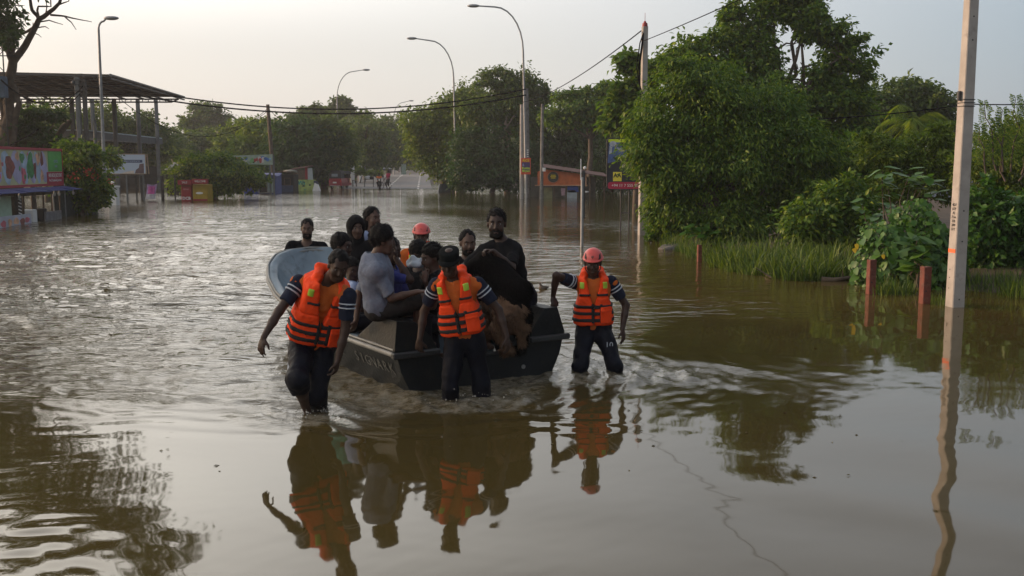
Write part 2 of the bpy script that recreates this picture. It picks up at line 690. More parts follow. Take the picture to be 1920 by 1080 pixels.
def hand_prims(S, w, d, n, side, sc, curl, k=.006):
    """w wrist, d pointing to the fingers, n out of the palm, side towards the thumb"""
    d = nz(d)
    n = nz(np.array(n) - d * (np.array(n) @ d))
    t = nz(side - d * (side @ d) - n * (side @ n)) if abs(np.linalg.norm(side)) > 0 else np.cross(d, n)
    pc = w + d * .052 * sc
    S.ell(pc, np.array([t, d, n]), np.array([.041, .056, .017]) * sc, .016)
    lens = (.070, .080, .074, .058)
    for i, l in enumerate(lens):
        o = (.030 - .0205 * i)
        r = w + d * (.088 - .004 * abs(i - 1)) * sc + t * o * sc
        sp = t * (.10 - .07 * i)
        d1 = nz(d * math.cos(curl) + n * math.sin(curl) + sp)
        d2 = nz(d * math.cos(curl * 2.2) + n * math.sin(curl * 2.2) + sp)
        d3 = nz(d * math.cos(curl * 3.1) + n * math.sin(curl * 3.1) + sp)
        l = l * sc
        m1 = r + d1 * l * .45
        m2 = m1 + d2 * l * .32
        S.cone(r, m1, .0098 * sc, .009 * sc, k)
        S.cone(m1, m2, .009 * sc, .008 * sc, k)
        S.cone(m2, m2 + d3 * l * .25, .008 * sc, .0072 * sc, k)
    tb = w + d * .03 * sc + t * .03 * sc
    t1 = nz(t * .75 + d * .7 + n * .35)
    t2 = nz(t * .3 + d * .95 + n * (.3 + curl * .4))
    S.cone(tb, tb + t1 * .04 * sc, .0125 * sc, .0105 * sc, .008)
    S.cone(tb + t1 * .04 * sc, tb + t1 * .04 * sc + t2 * .036 * sc, .0105 * sc, .0085 * sc, k)

def head_frame(face, tilt_up=(0, 0, 1)):
    f = nz(face)
    u = np.array(tilt_up, float)
    u = nz(u - f * (u @ f))
    r = np.cross(f, u)
    return np.array([r, f, u])
def head_prims(S, c, fr, s, infl=0.0, female=False):
    r, f, u = fr
    def pt(a, b, d):
        return c + (r * a + f * b + u * d) * s
    S.ell(pt(0, -.012, .035), fr, np.array([.076, .096, .098]) * s + infl, .02)
    S.ell(pt(0, .022, -.035), fr, np.array([.060, .068, .085]) * s + infl, .03)
    S.cone(pt(-.03, .045, -.098), pt(.03, .045, -.098), .026 * s, .026 * s, .03)
    S.cone(pt(0, .066, -.108), pt(0, .068, -.104), .020 * s, .020 * s, .025)
    S.cone(pt(-.036, .074, .030), pt(.036, .074, .030), .014 * s, .014 * s, .02)
    S.cone(pt(0, .088, .016), pt(0, .105, -.030), .008 * s, .0125 * s, .012)
    for sg in (-1, 1):
        S.ell(pt(.033 * sg, .097, .006), fr, np.array([.018, .018, .011]) * s, .012, 'sub')
        S.ell(pt(.045 * sg, .058, -.035), fr, np.array([.022, .024, .028]) * s, .025)
        S.ell(pt(.080 * sg, -.008, -.006), fr, np.array([.011, .021, .034]) * s, .012)
        S.cone(pt(.011 * sg, .096, -.036), pt(.012 * sg, .094, -.036), .008 * s, .008 * s, .008)
    S.cone(pt(-.02, .083, -.066), pt(.02, .083, -.066), .0085 * s, .0085 * s, .007)
    S.cone(pt(-.017, .081, -.081), pt(.017, .081, -.081), .0095 * s, .0095 * s, .007)

def person(spec):
    """spec holds joints in world space. Returns the person's Empty."""
    g = spec.get
    sc = g('sc', 1.0)
    h = g('h', .010)
    pel, nk = np.array(g('pel'), float), np.array(g('nk'), float)
    hd = np.array(g('hd'), float)
    up = nz(nk - pel)
    fw = np.array(g('fw'), float)
    fw = nz(fw - up * (fw @ up))
    rt = np.cross(fw, up)                # the person's own right
    fr = np.array([rt, fw, up])
    L = np.linalg.norm(nk - pel)
    wd = g('wide', 1.0) * sc
    hfr = head_frame(g('face', fw), g('htilt', (0, 0, 1)))
    hs = g('hs', .93) * sc
    J = {}
    for sg, key in ((1, 'R'), (-1, 'L')):
        sh = np.array(g('sh' + key)) if g('sh' + key) is not None else nk + rt * sg * .175 * wd - up * .045 * sc
        wr = np.array(g('wr' + key), float)
        el, wr = ik(sh, wr, .29 * sc, .255 * sc, g('eh' + key, -fw * .6 - up + rt * sg * .3))
        hip = pel + rt * sg * .085 * wd - up * .03
        an = np.array(g('an' + key), float)
        kn, an = ik(hip, an, .43 * sc, .42 * sc, g('kh' + key, fw + rt * sg * .15))
        J[key] = dict(sh=sh, el=el, wr=wr, hip=hip, kn=kn, an=an, sg=sg)
    allp = [pel, nk, hd] + [J[k][j] for k in 'RL' for j in ('sh', 'el', 'wr', 'hip', 'kn', 'an')]
    lo, hi = np.min(allp, 0) - .27, np.max(allp, 0) + .27
    ground = g('root', None)
    base = np.array(ground if ground is not None else [pel[0], pel[1], min(J['R']['an'][2], J['L']['an'][2]) - .07 * sc])
    root = thing("person", g('label'), "person", base, group=g('group'))
    S = Sdf(lo, hi, h)
    # ---- the body: one continuous surface
    def torso(S, inf, k=.05):
        S.ell(pel + up * .02, fr, np.array([.155 * wd, .105 * sc, .125 * sc]) + inf, k)
        S.ell(pel + up * L * .38, fr, np.array([.138 * wd, .095 * sc, .15 * sc]) + inf, k)
        S.ell(pel + up * L * .70 + fw * .01, fr, np.array([.158 * wd, .112 * sc, .17 * sc]) + inf, k)
        for key in 'RL':
            S.cone(nk - up * .035 * sc, J[key]['sh'], .058 * sc + inf, .055 * sc + inf, k)
    torso(S, 0)
    hb = hd - hfr[2] * .06 * hs - hfr[1] * .02 * hs
    S.cone(nk - up * .02, hb, .060 * sc, .054 * sc, .03)
    for key in 'RL':
        j = J[key]
        S.cone(j['sh'], j['el'], .050 * sc, .038 * sc, .03)
        S.cone(j['el'], j['el'] + (j['wr'] - j['el']) * .4, .038 * sc, .036 * sc, .02)
        S.cone(j['el'] + (j['wr'] - j['el']) * .4, j['wr'], .036 * sc, .025 * sc, .02)
        S.cone(j['hip'], j['kn'], .085 * sc, .056 * sc, .03)
        S.cone(j['kn'], j['kn'] + (j['an'] - j['kn']) * .35, .053 * sc, .054 * sc, .03)
        S.cone(j['kn'] + (j['an'] - j['kn']) * .35, j['an'], .054 * sc, .036 * sc, .03)
        sd = nz(j['an'] - j['kn'])
        td = g('toe' + key, fw)
        td = nz(np.array(td) - sd * (np.array(td) @ sd) * .9)
        he = j['an'] + sd * .035 * sc
        S.cone(he - td * .03 * sc, he + td * .12 * sc, .042 * sc, .030 * sc, .02)
        S.cone(he + td * .12 * sc, he + td * .19 * sc, .030 * sc, .022 * sc, .015)
        hdv = g('hd' + key, j['wr'] - j['el'])
        hn = g('hn' + key, -rt * j['sg'])
        ht = g('ht' + key, fw)
        hand_prims(S, j['wr'], np.array(hdv, float), np.array(hn, float), np.array(ht, float), sc * g('hand', 1.0), g('curl' + key, .25))
    head_prims(S, hd, hfr, hs)
    S.mesh("body", g('skin'), root, base)
    # ---- clothes
    def sub(lo2, hi2, hh):
        return Sdf(lo2, hi2, hh)
    tl = np.minimum(pel, nk) - .36
    th = np.maximum(pel, nk) + .36
    ends = []
    for key in 'RL':
        ends += [J[key]['sh'], J[key]['el'], J[key]['wr']]
    if g('shirt') is not None:
        sl = g('sleeve', .62)
        T = sub(np.minimum(tl, np.min(ends, 0) - .12), np.maximum(th, np.max(ends, 0) + .12), h)
        torso(T, g('loose', .016))
        for key in 'RL':
            j = J[key]
            if g('sleeve_mat') is None:
                if sl <= 1:
                    T.cone(j['sh'], j['sh'] + (j['el'] - j['sh']) * sl, .064 * sc, .056 * sc, .03, cut=(0, 1))
                else:
                    T.cone(j['sh'], j['el'], .064 * sc, .052 * sc, .03)
                    T.cone(j['el'], j['el'] + (j['wr'] - j['el']) * (sl - 1), .052 * sc, .040 * sc, .02, cut=(0, 1))
        T.folds(g('fold', .0065), 38, spec['seed'], .8)
        T.folds(g('fold', .0065) * .4, 95, spec['seed'] + 50, .7)
        T.cutp(pel - up * g('hem', .10), -up)
        T.cone(nk - up * .0 + fw * .02, nk + up * .3 + fw * .03, .072 * sc, .08 * sc, .008, 'sub')
        T.mesh("shirt", g('shirt'), root, base)
        if g('sleeve_mat') is not None:
            for key in 'RL':
                j = J[key]
                ev = j['sh'] + (j['el'] - j['sh']) * .68
                A = sub(np.minimum(j['sh'], ev) - .11, np.maximum(j['sh'], ev) + .11, h)
                A.cone(j['sh'] - (j['el'] - j['sh']) * .03, ev, .072 * sc, .060 * sc, .02, cut=(0, 1))
                A.folds(.003, 50, spec['seed'] + 3)
                so = A.mesh("sleeve", g('sleeve_mat'), root, base)
                for q in (.18, .30):
                    a1 = j['sh'] + (j['el'] - j['sh']) * q
                    a2 = j['sh'] + (j['el'] - j['sh']) * (q + .045)
                    B = sub(np.minimum(a1, a2) - .11, np.maximum(a1, a2) + .11, h * .7)
                    B.cone(a1, a2, .0745 * sc, .0735 * sc, .002, cut=(1, 1))
                    B.mesh("stripe", g('stripe_mat'), so, base)
    if g('pants') is not None:
        pts = [pel] + [J[k][q] for k in 'RL' for q in ('hip', 'kn', 'an')]
        T = sub(np.min(pts, 0) - .25, np.max(pts, 0) + .25, h * 1.1)
        T.ell(pel + up * .01, fr, np.array([.163 * wd, .115 * sc, .13 * sc]) + .012, .05)
        pl = g('pantlen', 1.9)
        for key in 'RL':
            j = J[key]
            ql = g('pantlen' + key, pl)
            if ql <= 1:
                T.cone(j['hip'], j['hip'] + (j['kn'] - j['hip']) * ql, .104 * sc, .088 * sc, .04, cut=(0, 1))
            else:
                bg = g('baggy', 1.0)
                T.cone(j['hip'], j['kn'], .104 * sc * (bg + 1) / 2, .080 * sc * bg, .04)
                T.cone(j['kn'], j['kn'] + (j['an'] - j['kn']) * (ql - 1), .080 * sc * bg, (.070 if ql < 1.5 else .062) * sc * bg, .03, cut=(0, 1))
                if ql < 1.5:
                    e0 = j['kn'] + (j['an'] - j['kn']) * (ql - 1.14)
                    e1 = j['kn'] + (j['an'] - j['kn']) * (ql - 1.0)
                    T.cone(e0, e1, .076 * sc * bg, .074 * sc * bg, .01, cut=(0, 1))
        T.folds(.008, 34, spec['seed'] + 9, .7)
        T.folds(.003, 95, spec['seed'] + 19, .7)
        T.cutp(pel + up * .10, up)
        po = T.mesh("trousers", g('pants'), root, base)
        if g('side_stripe') is not None:
            for key in g('side_stripe_on', 'R'):
                j = J[key]
                mb = MB()
                for o in (0, .026):
                    q = []
                    for i in range(9):
                        t = i / 8
                        q.append(j['hip'] + (j['kn'] - j['hip']) * t + nz(rt * j['sg'] * (1.0 if o == 0 else .93) + fw * (.05 if o == 0 else .36)) * ((.104 - .024 * t) * sc + .001) - base)
                    mb.tube(q, .0065, 6)
                mb.build("side_stripe", g('side_stripe'), po)
    # ---- head: hair, eyes, brows, beard
    r_, f_, u_ = hfr
    def hp(a, b, d):
        return hd + (r_ * a + f_ * b + u_ * d) * hs
    hh = h * .8
    ht_ = g('hair', 'short')
    if ht_:
        infl = g('hair_t', .010)
        A = sub(hd - .30, hd + .22, hh)
        A.ell(hp(0, -.024, .043), hfr, np.array([.076, .090, .092]) * hs + infl, .02)
        A.folds(g('hair_amp', .0045), g('hair_f', 110), spec['seed'] + 21)
        sl = g('hairline', .9)
        A.cutp(hp(0, .0, g('hair_low', .005) - .006), nz(f_ * sl - u_), .022)
        if ht_ == 'long':
            for sg in (-1, 1):
                A.cone(hp(.055 * sg, -.03, .02), hp(.078 * sg, -.070, -.17), .030 * hs, .034 * hs, .03)
            A.cone(hp(0, -.075, .03), hp(0, -.085, -.24), .062 * hs, .070 * hs, .05)
        ho = A.mesh("hair", g('hair_mat'), root, base)
        if ho is not None and h < .02:
            me_ = ho.data
            nv = len(me_.vertices)
            co_ = np.empty(nv * 3, np.float32)
            me_.vertices.foreach_get("co", co_)
            no_ = np.empty(nv * 3, np.float32)
            me_.vertices.foreach_get("normal", no_)
            co_, no_ = co_.reshape(-1, 3), no_.reshape(-1, 3)
            rg_ = np.random.default_rng(spec['seed'] + 77)
            ids = rg_.integers(0, nv, 900)
            out_ = co_[ids] + base - hp(0, -.02, .03)
            keep = (no_[ids] * out_).sum(1) > .02
            ids = ids[keep]
            dn = np.array([0, 0, -1.0]) if ht_ == 'long' else (-f_ * .2 - u_ * .2)
            ax_ = no_[ids] * g('hair_up', .55) + dn * .6 + rg_.normal(size=(len(ids), 3)) * .35
            V_, F_ = leaf_quads(co_[ids] - no_[ids] * .003, ax_, no_[ids] + rg_.normal(size=(len(ids), 3)) * .6, g('hair_len', .013) * (3 if ht_ == 'long' else 1), .006, rg_, .1)
            so_ = link("strands", np_mesh("strands", V_, F_, False), ho, g('hair_mat'))
            so_["kind"] = "stuff"
    if g('beard') is not None:
        A = sub(hd - .18, hd + .18, hh)
        A.ell(hp(0, .022, -.046), hfr, np.array([.064, .070, .083]) * hs + .004, .02)
        A.cone(hp(-.034, .045, -.10), hp(.034, .045, -.10), .030 * hs, .030 * hs, .02)
        A.cone(hp(0, .066, -.112), hp(0, .068, -.106), .024 * hs, .024 * hs, .02)
        A.folds(.002, 160, spec['seed'] + 5)
        A.cutp(hp(0, .07, -.046), nz(f_ * .75 + u_), .004)
        A.cone(hp(-.028, .081, -.051), hp(.028, .081, -.051), .0085 * hs, .0085 * hs, .004)
        A.cutp(hp(0, -.012, 0), -f_)
        A.mesh("beard", g('beard'), root, base)
    eye = MB()
    for sg in (-1, 1):
        e = MB()
        e.ball(hp(.032 * sg, .0725, .006) - base, .0125 * hs, 10)
        eo = e.build("eye", M['eye'], root)
        e = MB()
        e.ball(hp(.032 * sg, .0792, .006) - base, .0075 * hs, 8)
        e.build("iris", M['iris'], eo)
        b = MB()
        b.tube([hp(.014 * sg, .089, .026) - base, hp(.034 * sg, .087, .034) - base, hp(.052 * sg, .071, .026) - base], [.0035 * hs, .005 * hs, .003 * hs], 6)
        b.build("eyebrow", g('hair_mat', M['hair']), root)
    lp = MB()
    lp.tube([hp(-.022, .0875, -.0735) - base, hp(0, .0955, -.0725) - base, hp(.022, .0875, -.0735) - base], [.002, .004, .002], 6)
    lp.build("lips", M['lips'], root)
    ctx = dict(root=root, base=base, pel=pel, nk=nk, fr=fr, L=L, hfr=hfr, hp=hp, hs=hs, J=J, sc=sc, h=h, hd=hd, S=S)
    for fn in g('extras', ()):
        fn(ctx)
    return root

def life_vest(ctx, seed=1, pocket=1, w_=1.0):
    pel, (rt, fw, up), L, base, h, root = ctx['pel'], ctx['fr'], ctx['L'], ctx['base'], ctx['h'], ctx['root']
    T = Sdf(np.minimum(pel, ctx['nk']) - .34, np.maximum(pel, ctx['nk']) + .34, h * .9)
    X, Y, Z = T.grid()
    x, y, z = X - pel[0], Y - pel[1], Z - pel[2]
    A = x * rt[0] + y * rt[1] + z * rt[2]
    B = x * fw[0] + y * fw[1] + z * fw[2]
    U = x * up[0] + y * up[1] + z * up[2]
    def smax(a, b, k):
        q = np.clip(k - np.abs(a - b), 0, None)
        return np.maximum(a, b) + q * q / (4 * k)
    def smin(a, b, k):
        q = np.clip(k - np.abs(a - b), 0, None)
        return np.minimum(a, b) - q * q / (4 * k)
    aw = (.198 + .012 * np.clip((.25 - U) / .25, 0, 1)) * w_
    d2 = ((np.abs(A) / aw) ** 2.8 + (np.abs(B - .012) / .158) ** 2.8 + 1e-9) ** (1 / 2.8)
    F = (d2 - 1) * .158
    F = smax(F, U - (L + .035 - .35 * np.clip(np.abs(A) - .08, 0, 1)), .05)
    F = smax(F, .035 - U, .03)
    for sg in (-1, 1):
        e = np.sqrt(((A - sg * .247 * w_) / .100) ** 2 + ((U - (L - .10)) / .20) ** 2)
        F = smax(F, -(e - 1) * .105, .025)
    nw = np.sqrt(A ** 2 + (B - .0) ** 2) - .078
    F = smax(F, -np.maximum(nw, (L - .10) - U), .02)
    wv = .006 + .072 * np.clip((U - .20) / (L - .20), 0, 1)
    F = smax(F, -np.maximum(np.maximum(np.abs(A) - wv, .03 - B), .02 - U), .018)
    for q, wq in ((.215, .010), (.335, .008)):
        F = F + .010 * np.exp(-((U - q) / wq) ** 2) * (B > 0)
    T.F = F.astype(np.float32)
    def w(a, b, u):
        return pel + rt * a + fw * b + up * u
    for sg in (-1, 1):
        T.cone(w(.098 * sg, .098, L - .10), w(.090 * sg, .03, L + .035), .030, .040, .02)
        T.cone(w(.090 * sg, .03, L + .035), w(.070 * sg, -.085, L + .065), .040, .042, .02)
    T.cone(w(-.07, -.085, L + .065), w(.07, -.085, L + .065), .042, .042, .02)
    T.folds(.0042, 45, seed, .9)
    T.folds(.0018, 130, seed + 40, .6)
    vo = T.mesh("life_vest", M['vest'], root, base)
    Fv = T.F.copy()
    def onvest(name, mask, t, m):
        T.F = np.maximum(np.maximum(Fv - t, -(Fv + .012)), mask).astype(np.float32)
        return T.mesh(name, m, vo, base)
    for q in (.095, .165, .235):
        onvest("strap", np.maximum(np.abs(U - q) - .0175, -(B + .3)), .007, M['webbing'])
    onvest("strap", np.maximum(np.maximum(np.abs(U - (L - .155)) - .012, .02 - B), np.abs(A) - .15), .007, M['webbing'])
    for q in (-.075, .01):
        onvest("strap", np.maximum(np.maximum(np.abs(A - q) - .015, .03 - B), np.abs(U - .165) - .10), .010, M['webbing'])
    for sg in (-1, 1):
        onvest("reflective_patch", np.maximum(np.maximum(np.abs(A - sg * .118 * w_) - .024, .02 - B), np.abs(U - (L - .055)) - .035), .006, M['reflect'])
    pk = onvest("pocket", np.maximum(np.maximum(np.abs(A + .125 * w_ * pocket) - .058, .04 - B), np.abs(U - .15) - .085), .022, M['vest'])
    T.F = np.maximum(np.maximum(np.maximum(Fv - .027, -(Fv - .005)), np.maximum(np.abs(A + .125 * w_ * pocket) - .060, .04 - B)), np.abs(U - .205) - .022).astype(np.float32)
    T.mesh("pocket_flap", M['vest'], pk, base) if pk else None
    bk = MB()
    for q in (.095, .165, .235):
        c = w(-.03, .172, q) - base
        Rm = Matrix((rt, fw, up)).transposed()
        bk.box(c, (.05, .02, .035), rot=Rm, ch=.005)
    bk.build("buckle", M['webbing'], vo)

def helmet(ctx):
    hp, hfr, hs, base, root, hd = ctx['hp'], ctx['hfr'], ctx['hs'], ctx['base'], ctx['root'], ctx['hd']
    r, f, u = hfr
    A = Sdf(hd - .2, hd + .26, ctx['h'] * .8)
    A.ell(hp(0, -.012, .052), hfr, np.array([.108, .130, .112]) * hs, .02)
    A.cutp(hp(0, 0, .052), -u)
    A.cone(hp(0, .06, .052), hp(0, .061, .052), .02, .02, .01)
    X, Y, Z = A.grid()
    x, y, z = X - hd[0], Y - hd[1], Z - hd[2]
    a = (x * r[0] + y * r[1] + z * r[2]) / hs
    b = (x * f[0] + y * f[1] + z * f[2]) / hs + .012
    c = (x * u[0] + y * u[1] + z * u[2]) / hs
    rim = np.maximum((np.sqrt((a / .114) ** 2 + (b / (.137 + .014 * (b > 0))) ** 2) - 1) * .11, np.abs(c - .056) - .007) * hs
    q = np.clip(.012 - np.abs(A.F - rim), 0, None)
    A.F = (np.minimum(A.F, rim) - q * q / .048).astype(np.float32)
    ho = A.mesh("helmet", M['helmet'], root, base)
    Fh = A.F.copy()
    for sg in (-1, 1):
        A.F = np.maximum(np.maximum(Fh - .004, -(Fh + .006)), np.maximum(np.abs(a - sg * .075) - .012 + .15 * np.clip(c - .09, -.02, .1), np.maximum(np.abs(c - .098) - .026, -b))).astype(np.float32)
        A.mesh("helmet_vent", M['black'], ho, base)
    A.F = np.maximum(np.maximum(Fh - .003, -(Fh + .006)), np.maximum(np.sqrt(a ** 2 + (c - .105) ** 2) - .017, -b)).astype(np.float32)
    A.mesh("emblem", M['emblem'], ho, base)
    s = MB()
    for sg in (-1, 1):
        s.tube([hp(.092 * sg, .03, .05) - base, hp(.083 * sg, .035, -.05) - base, hp(.04 * sg, .06, -.118) - base, hp(0, .066, -.132) - base], .006, 6)
    s.build("chin_strap", M['black'], ho)
# ------------------------------------------------------------------ palette
M = {}
M['eye'] = mat("eye_white", (.20, .175, .16), .3, .03)
M['iris'] = mat("iris_brown", (.012, .008, .006), .2, .05)
M['hair'] = mat("black_hair", (.006, .005, .005), .6, .5, 60, .5, 120, spec=.15)
M['lips'] = mat("lips", (.085, .038, .032), .5, .1)
M['skin1'] = mat("skin_dark", (.050, .027, .019), .48, .18, 25, .15, 150, spec=.3)
M['skin2'] = mat("skin_brown", (.080, .044, .031), .48, .18, 25, .15, 150, spec=.3)
M['skin3'] = mat("skin_warm", (.105, .060, .043), .48, .15, 25, .15, 150, spec=.3)
M['vest'] = mat("orange_nylon", (.90, .066, .010), .72, .10, 9, .45, 38, spec=.2, dirt=(.66, .050, .009), dirt_s=5, dirt_t=.58)
M['webbing'] = mat("black_webbing", (.010, .010, .011), .7, .3, 60, .3, 300)
M['reflect'] = mat("lime_reflective", (.42, .60, .06), .35, .08, 20)
M['helmet'] = mat("red_helmet_shell", (.62, .085, .070), .38, .10, 12, .05, 60)
M['emblem'] = mat("helmet_emblem", (.22, .05, .035), .5, .6, 80)
M['black'] = mat("black_plastic", (.012, .012, .013), .5, .3, 30)
M['tee'] = mat("orange_cotton", (.50, .115, .022), .85, .12, 14, .3, 90, spec=.15)
M['navy'] = mat("navy_cotton", (.014, .018, .035), .85, .25, 14, .3, 90, spec=.15)
M['navy2'] = mat("wet_navy", (.0045, .0055, .011), .55, .35, 10, .3, 60, spec=.15)
M['white_trim'] = mat("white_trim", (.42, .44, .48), .8, .06, 30)
M['grey_tee'] = mat("grey_marl", (.150, .168, .215), .9, .12, 40, .35, 80, spec=.15)
M['shorts'] = mat("brown_grey_shorts", (.034, .031, .030), .95, .25, 24, .3, 90, spec=.15)
M['blacktee'] = mat("black_cotton", (.006, .006, .0075), .9, .3, 20, .3, 90, spec=.15)
M['teal'] = mat("teal_cotton", (.06, .26, .21), .85, .12, 14, .3, 90, spec=.15)
M['ltblue'] = mat("light_blue_cotton", (.30, .36, .52), .85, .12, 14, .3, 90, spec=.15)
M['blue'] = mat("royal_blue_cotton", (.045, .055, .21), .85, .18, 14, .3, 90, spec=.15)
M['scarf'] = mat("black_scarf", (.008, .007, .0075), .8, .25, 14, .3, 60, spec=.15)
M['concrete'] = mat("pole_concrete", (.33, .305, .28), .92, .14, 5, .35, 60, dirt=(.20, .18, .165), dirt_s=3.5, dirt_t=.56)
M['concrete_dark'] = mat("weathered_concrete", (.17, .165, .155), .92, .25, 4, .3, 50, dirt=(.08, .078, .07), dirt_s=2.5, dirt_t=.52)
M['steel'] = mat("galvanised_steel", (.26, .27, .28), .55, .15, 8, .1, 40, metal=.3)
M['darksteel'] = mat("dark_steel", (.035, .036, .037), .65, .3, 8, .15, 40)
M['rust'] = mat("rust_red_paint", (.115, .030, .018), .85, .4, 9, .4, 50, dirt=(.13, .095, .07), dirt_s=6, dirt_t=.55)
M['wood'] = mat("old_wood", (.10, .070, .048), .9, .3, 6, .4, 40)
M['bark'] = mat("bark", (.085, .066, .050), .95, .35, 5, .6, 25)
M['palebark'] = mat("pale_bark", (.21, .17, .125), .95, .25, 5, .5, 25)
M['cable'] = mat("cable", (.006, .006, .007), .95, .2, 10, spec=.04)
M['paint_orange'] = mat("orange_paint_band", (.72, .12, .03), .7, .1, 20)
M['ink'] = mat("black_ink", (.02, .02, .022), .8, .2, 30)
M['white'] = mat("white_paint", (.70, .70, .69), .6, .06, 6, .05, 30, dirt=(.42, .40, .36), dirt_s=4, dirt_t=.6)
M['asphalt'] = mat("asphalt", (.15, .147, .145), .8, .2, 1.2, .3, 60)
M['roadpaint'] = mat("road_paint", (.62, .61, .57), .7, .15, 4)
M['mud'] = mat("mud", (.060, .044, .028), .9, .3, 1.5, .5, 12)
M['redp'] = mat("red_panel", (.26, .016, .020), .55, .15, 5)
M['yellowp'] = mat("yellow_panel", (.34, .23, .012), .55, .15, 5)
M['bluep'] = mat("blue_panel", (.022, .055, .24), .6, .2, 4)
M['bluetarp'] = mat("blue_tarpaulin", (.022, .042, .19), .6, .2, 5, .4, 20)
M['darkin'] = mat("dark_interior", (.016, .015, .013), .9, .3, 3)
M['green_panel'] = mat("pale_green_panel", (.38, .52, .40), .6, .1, 5)
M['glass'] = mat("dark_glass", (.02, .025, .03), .08, .2, 4)
M['tyre'] = mat("tyre", (.012, .012, .012), .85, .2, 30)
L1 = leaf_mat("leaf_mango", [(.024, .058, .009), (.060, .128, .014), (.13, .205, .020), (.24, .285, .028)], .42)
L2 = leaf_mat("leaf_dark", [(.018, .044, .010), (.034, .080, .014), (.066, .125, .020)], .34)
L3 = leaf_mat("leaf_yellowgreen", [(.048, .085, .010), (.105, .165, .016), (.22, .26, .026)], .42)
L4 = leaf_mat("leaf_far", [(.034, .066, .014), (.072, .122, .018), (.14, .185, .027)], .42)
L5 = leaf_mat("leaf_vine", [(.026, .066, .012), (.050, .128, .018), (.095, .185, .028)], .32, .4)
L6 = leaf_mat("grass_blade", [(.026, .048, .010), (.060, .110, .014), (.16, .21, .03)], .35)

# ------------------------------------------------------------------ ground, water, road
def shore_x(y):
    """the flooded right bank: x of its edge at depth y"""
    return np.interp(y, [10, 14.8, 15.7, 16.7, 18.3, 20.7, 27, 31, 45, 64], [13, 10.5, 8.3, 6.7, 5.4, 4.3, 4.3, 6.5, 9.5, 12])
def ground_z(x, y):
    z = -.55 + .05 * np.sin(x * .7) * np.cos(y * .6)
    b = np.clip((x - shore_x(y)) / 2.0, -1, 1.6)
    z = np.maximum(z, -.12 + .22 * b + .03 * np.sin(x * 3.1 + y * 2.3))
    far = np.clip((y - 88) / 10, -3, 40)
    z = np.maximum(z, np.minimum(-.04 + .10 * far, 3.5))
    side = np.clip((np.abs(x + 6) - (24 + .25 * y)) / 12, -1, 6)
    z = np.maximum(z, -.1 + .2 * side)
    return z
def road_c(y):
    return -11.2 - (y - 88) * .088
def road_z(y):
    return -.03 + np.clip(y - 90, -6, 400) * .0100
nx, ny = 150, 150
gx = np.sinh(np.linspace(-3.9, 3.9, nx)) / math.sinh(3.9) * 480
gy = np.concatenate([np.linspace(-30, 120, 110), np.geomspace(124, 430, 40)])
X, Y = np.meshgrid(gx, gy, indexing='ij')
Z = ground_z(X, Y)
onr = np.abs(X - road_c(Y)) < 9
Z = np.where((Y > 84) & onr, np.minimum(Z, road_z(Y) - .25), Z)
Z = np.where(Y > 84, np.where(onr, Z, np.maximum(Z, np.minimum(road_z(Y) - .1, 3.0))), Z)
V = np.stack([X, Y, Z], -1).reshape(-1, 3)
ii = (np.arange(nx - 1)[:, None] * ny + np.arange(ny - 1)[None, :]).ravel()
F = np.stack([ii, ii + ny, ii + ny + 1, ii + 1], 1)
g_ = link("ground", np_mesh("ground", V, F, True), None, M['mud'])
tag(g_, "muddy flooded ground and low grassy banks under the brown water", None, None, "structure")

mb = MB()
ys = np.linspace(86, 330, 50)
mbm = MB()
for a, b in zip(ys[:-1], ys[1:]):
    for off0, off1, dz, mm in ((-4.2, 4.2, 0, 0),):
        mb.poly([(road_c(a) + off0, a, road_z(a)), (road_c(a) + off1, a, road_z(a)), (road_c(b) + off1, b, road_z(b)), (road_c(b) + off0, b, road_z(b))], 0)
rd = mb.build("road", [M['asphalt']])
tag(rd, "grey asphalt road rising out of the floodwater towards the trees", None, None, "structure")
mb = MB()
for k in range(34):
    a = 92 + k * 6.5
    for off in (0.0, 2.9) if k % 1 == 0 else (0.0,):
        b = a + (3.4 if off == 0 else 3.0)
        mb.poly([(road_c(a) + off - .09, a, road_z(a) + .006), (road_c(a) + off + .09, a, road_z(a) + .006), (road_c(b) + off + .09, b, road_z(b) + .006), (road_c(b) + off - .09, b, road_z(b) + .006)])
mb.build("lane_marking", [M['roadpaint']], rd)

# ---- water: one real wavy surface, fine near the camera, wide and flat far away
rng = np.random.default_rng(5)
nr, na = 540, 490
D = np.concatenate([np.geomspace(2.2, 62, nr - 40), np.geomspace(62.6, 300, 40)])
AZ = np.concatenate([np.linspace(-56, -34, 34)[:-1], np.linspace(-34, 34, na - 66), np.linspace(34, 56, 34)[1:]])
na = len(AZ)
DD, AA = np.meshgrid(D, np.radians(AZ), indexing='ij')
X = DD * np.tan(AA) * np.where(np.abs(AA) > 1.2, 1, 1)
Y = DD.copy()
def waves(X, Y, n, lmin, lmax, spread, ax, rng, chop=.0):
    """sum of small travelling waves, heights for unit rms slope; ax = main direction of travel"""
    h = np.zeros_like(X)
    wx = .35 * np.sin(X * .9 + 1.3 * np.sin(Y * .5)) + .2 * np.sin(Y * 1.7 + X * .6)
    wy = .35 * np.sin(Y * .8 + 1.1 * np.sin(X * .7 + 2)) + .2 * np.sin(X * 1.9 - Y * .5)
    for _ in range(n):
        l = math.exp(rng.uniform(math.log(lmin), math.log(lmax)))
        k = 2 * math.pi / l
        a = ax + rng.normal() * spread
        h += np.sin(k * (math.cos(a) * (X + wx * chop) + math.sin(a) * (Y + wy * chop)) + rng.uniform(0, 6.28)) / k
    return h * math.sqrt(2 / n)
def sm(a, b, x):
    t = np.clip((x - a) / (b - a), 0, 1)
    return t * t * (3 - 2 * t)
lo = sm(.5, -.4, X) * .0
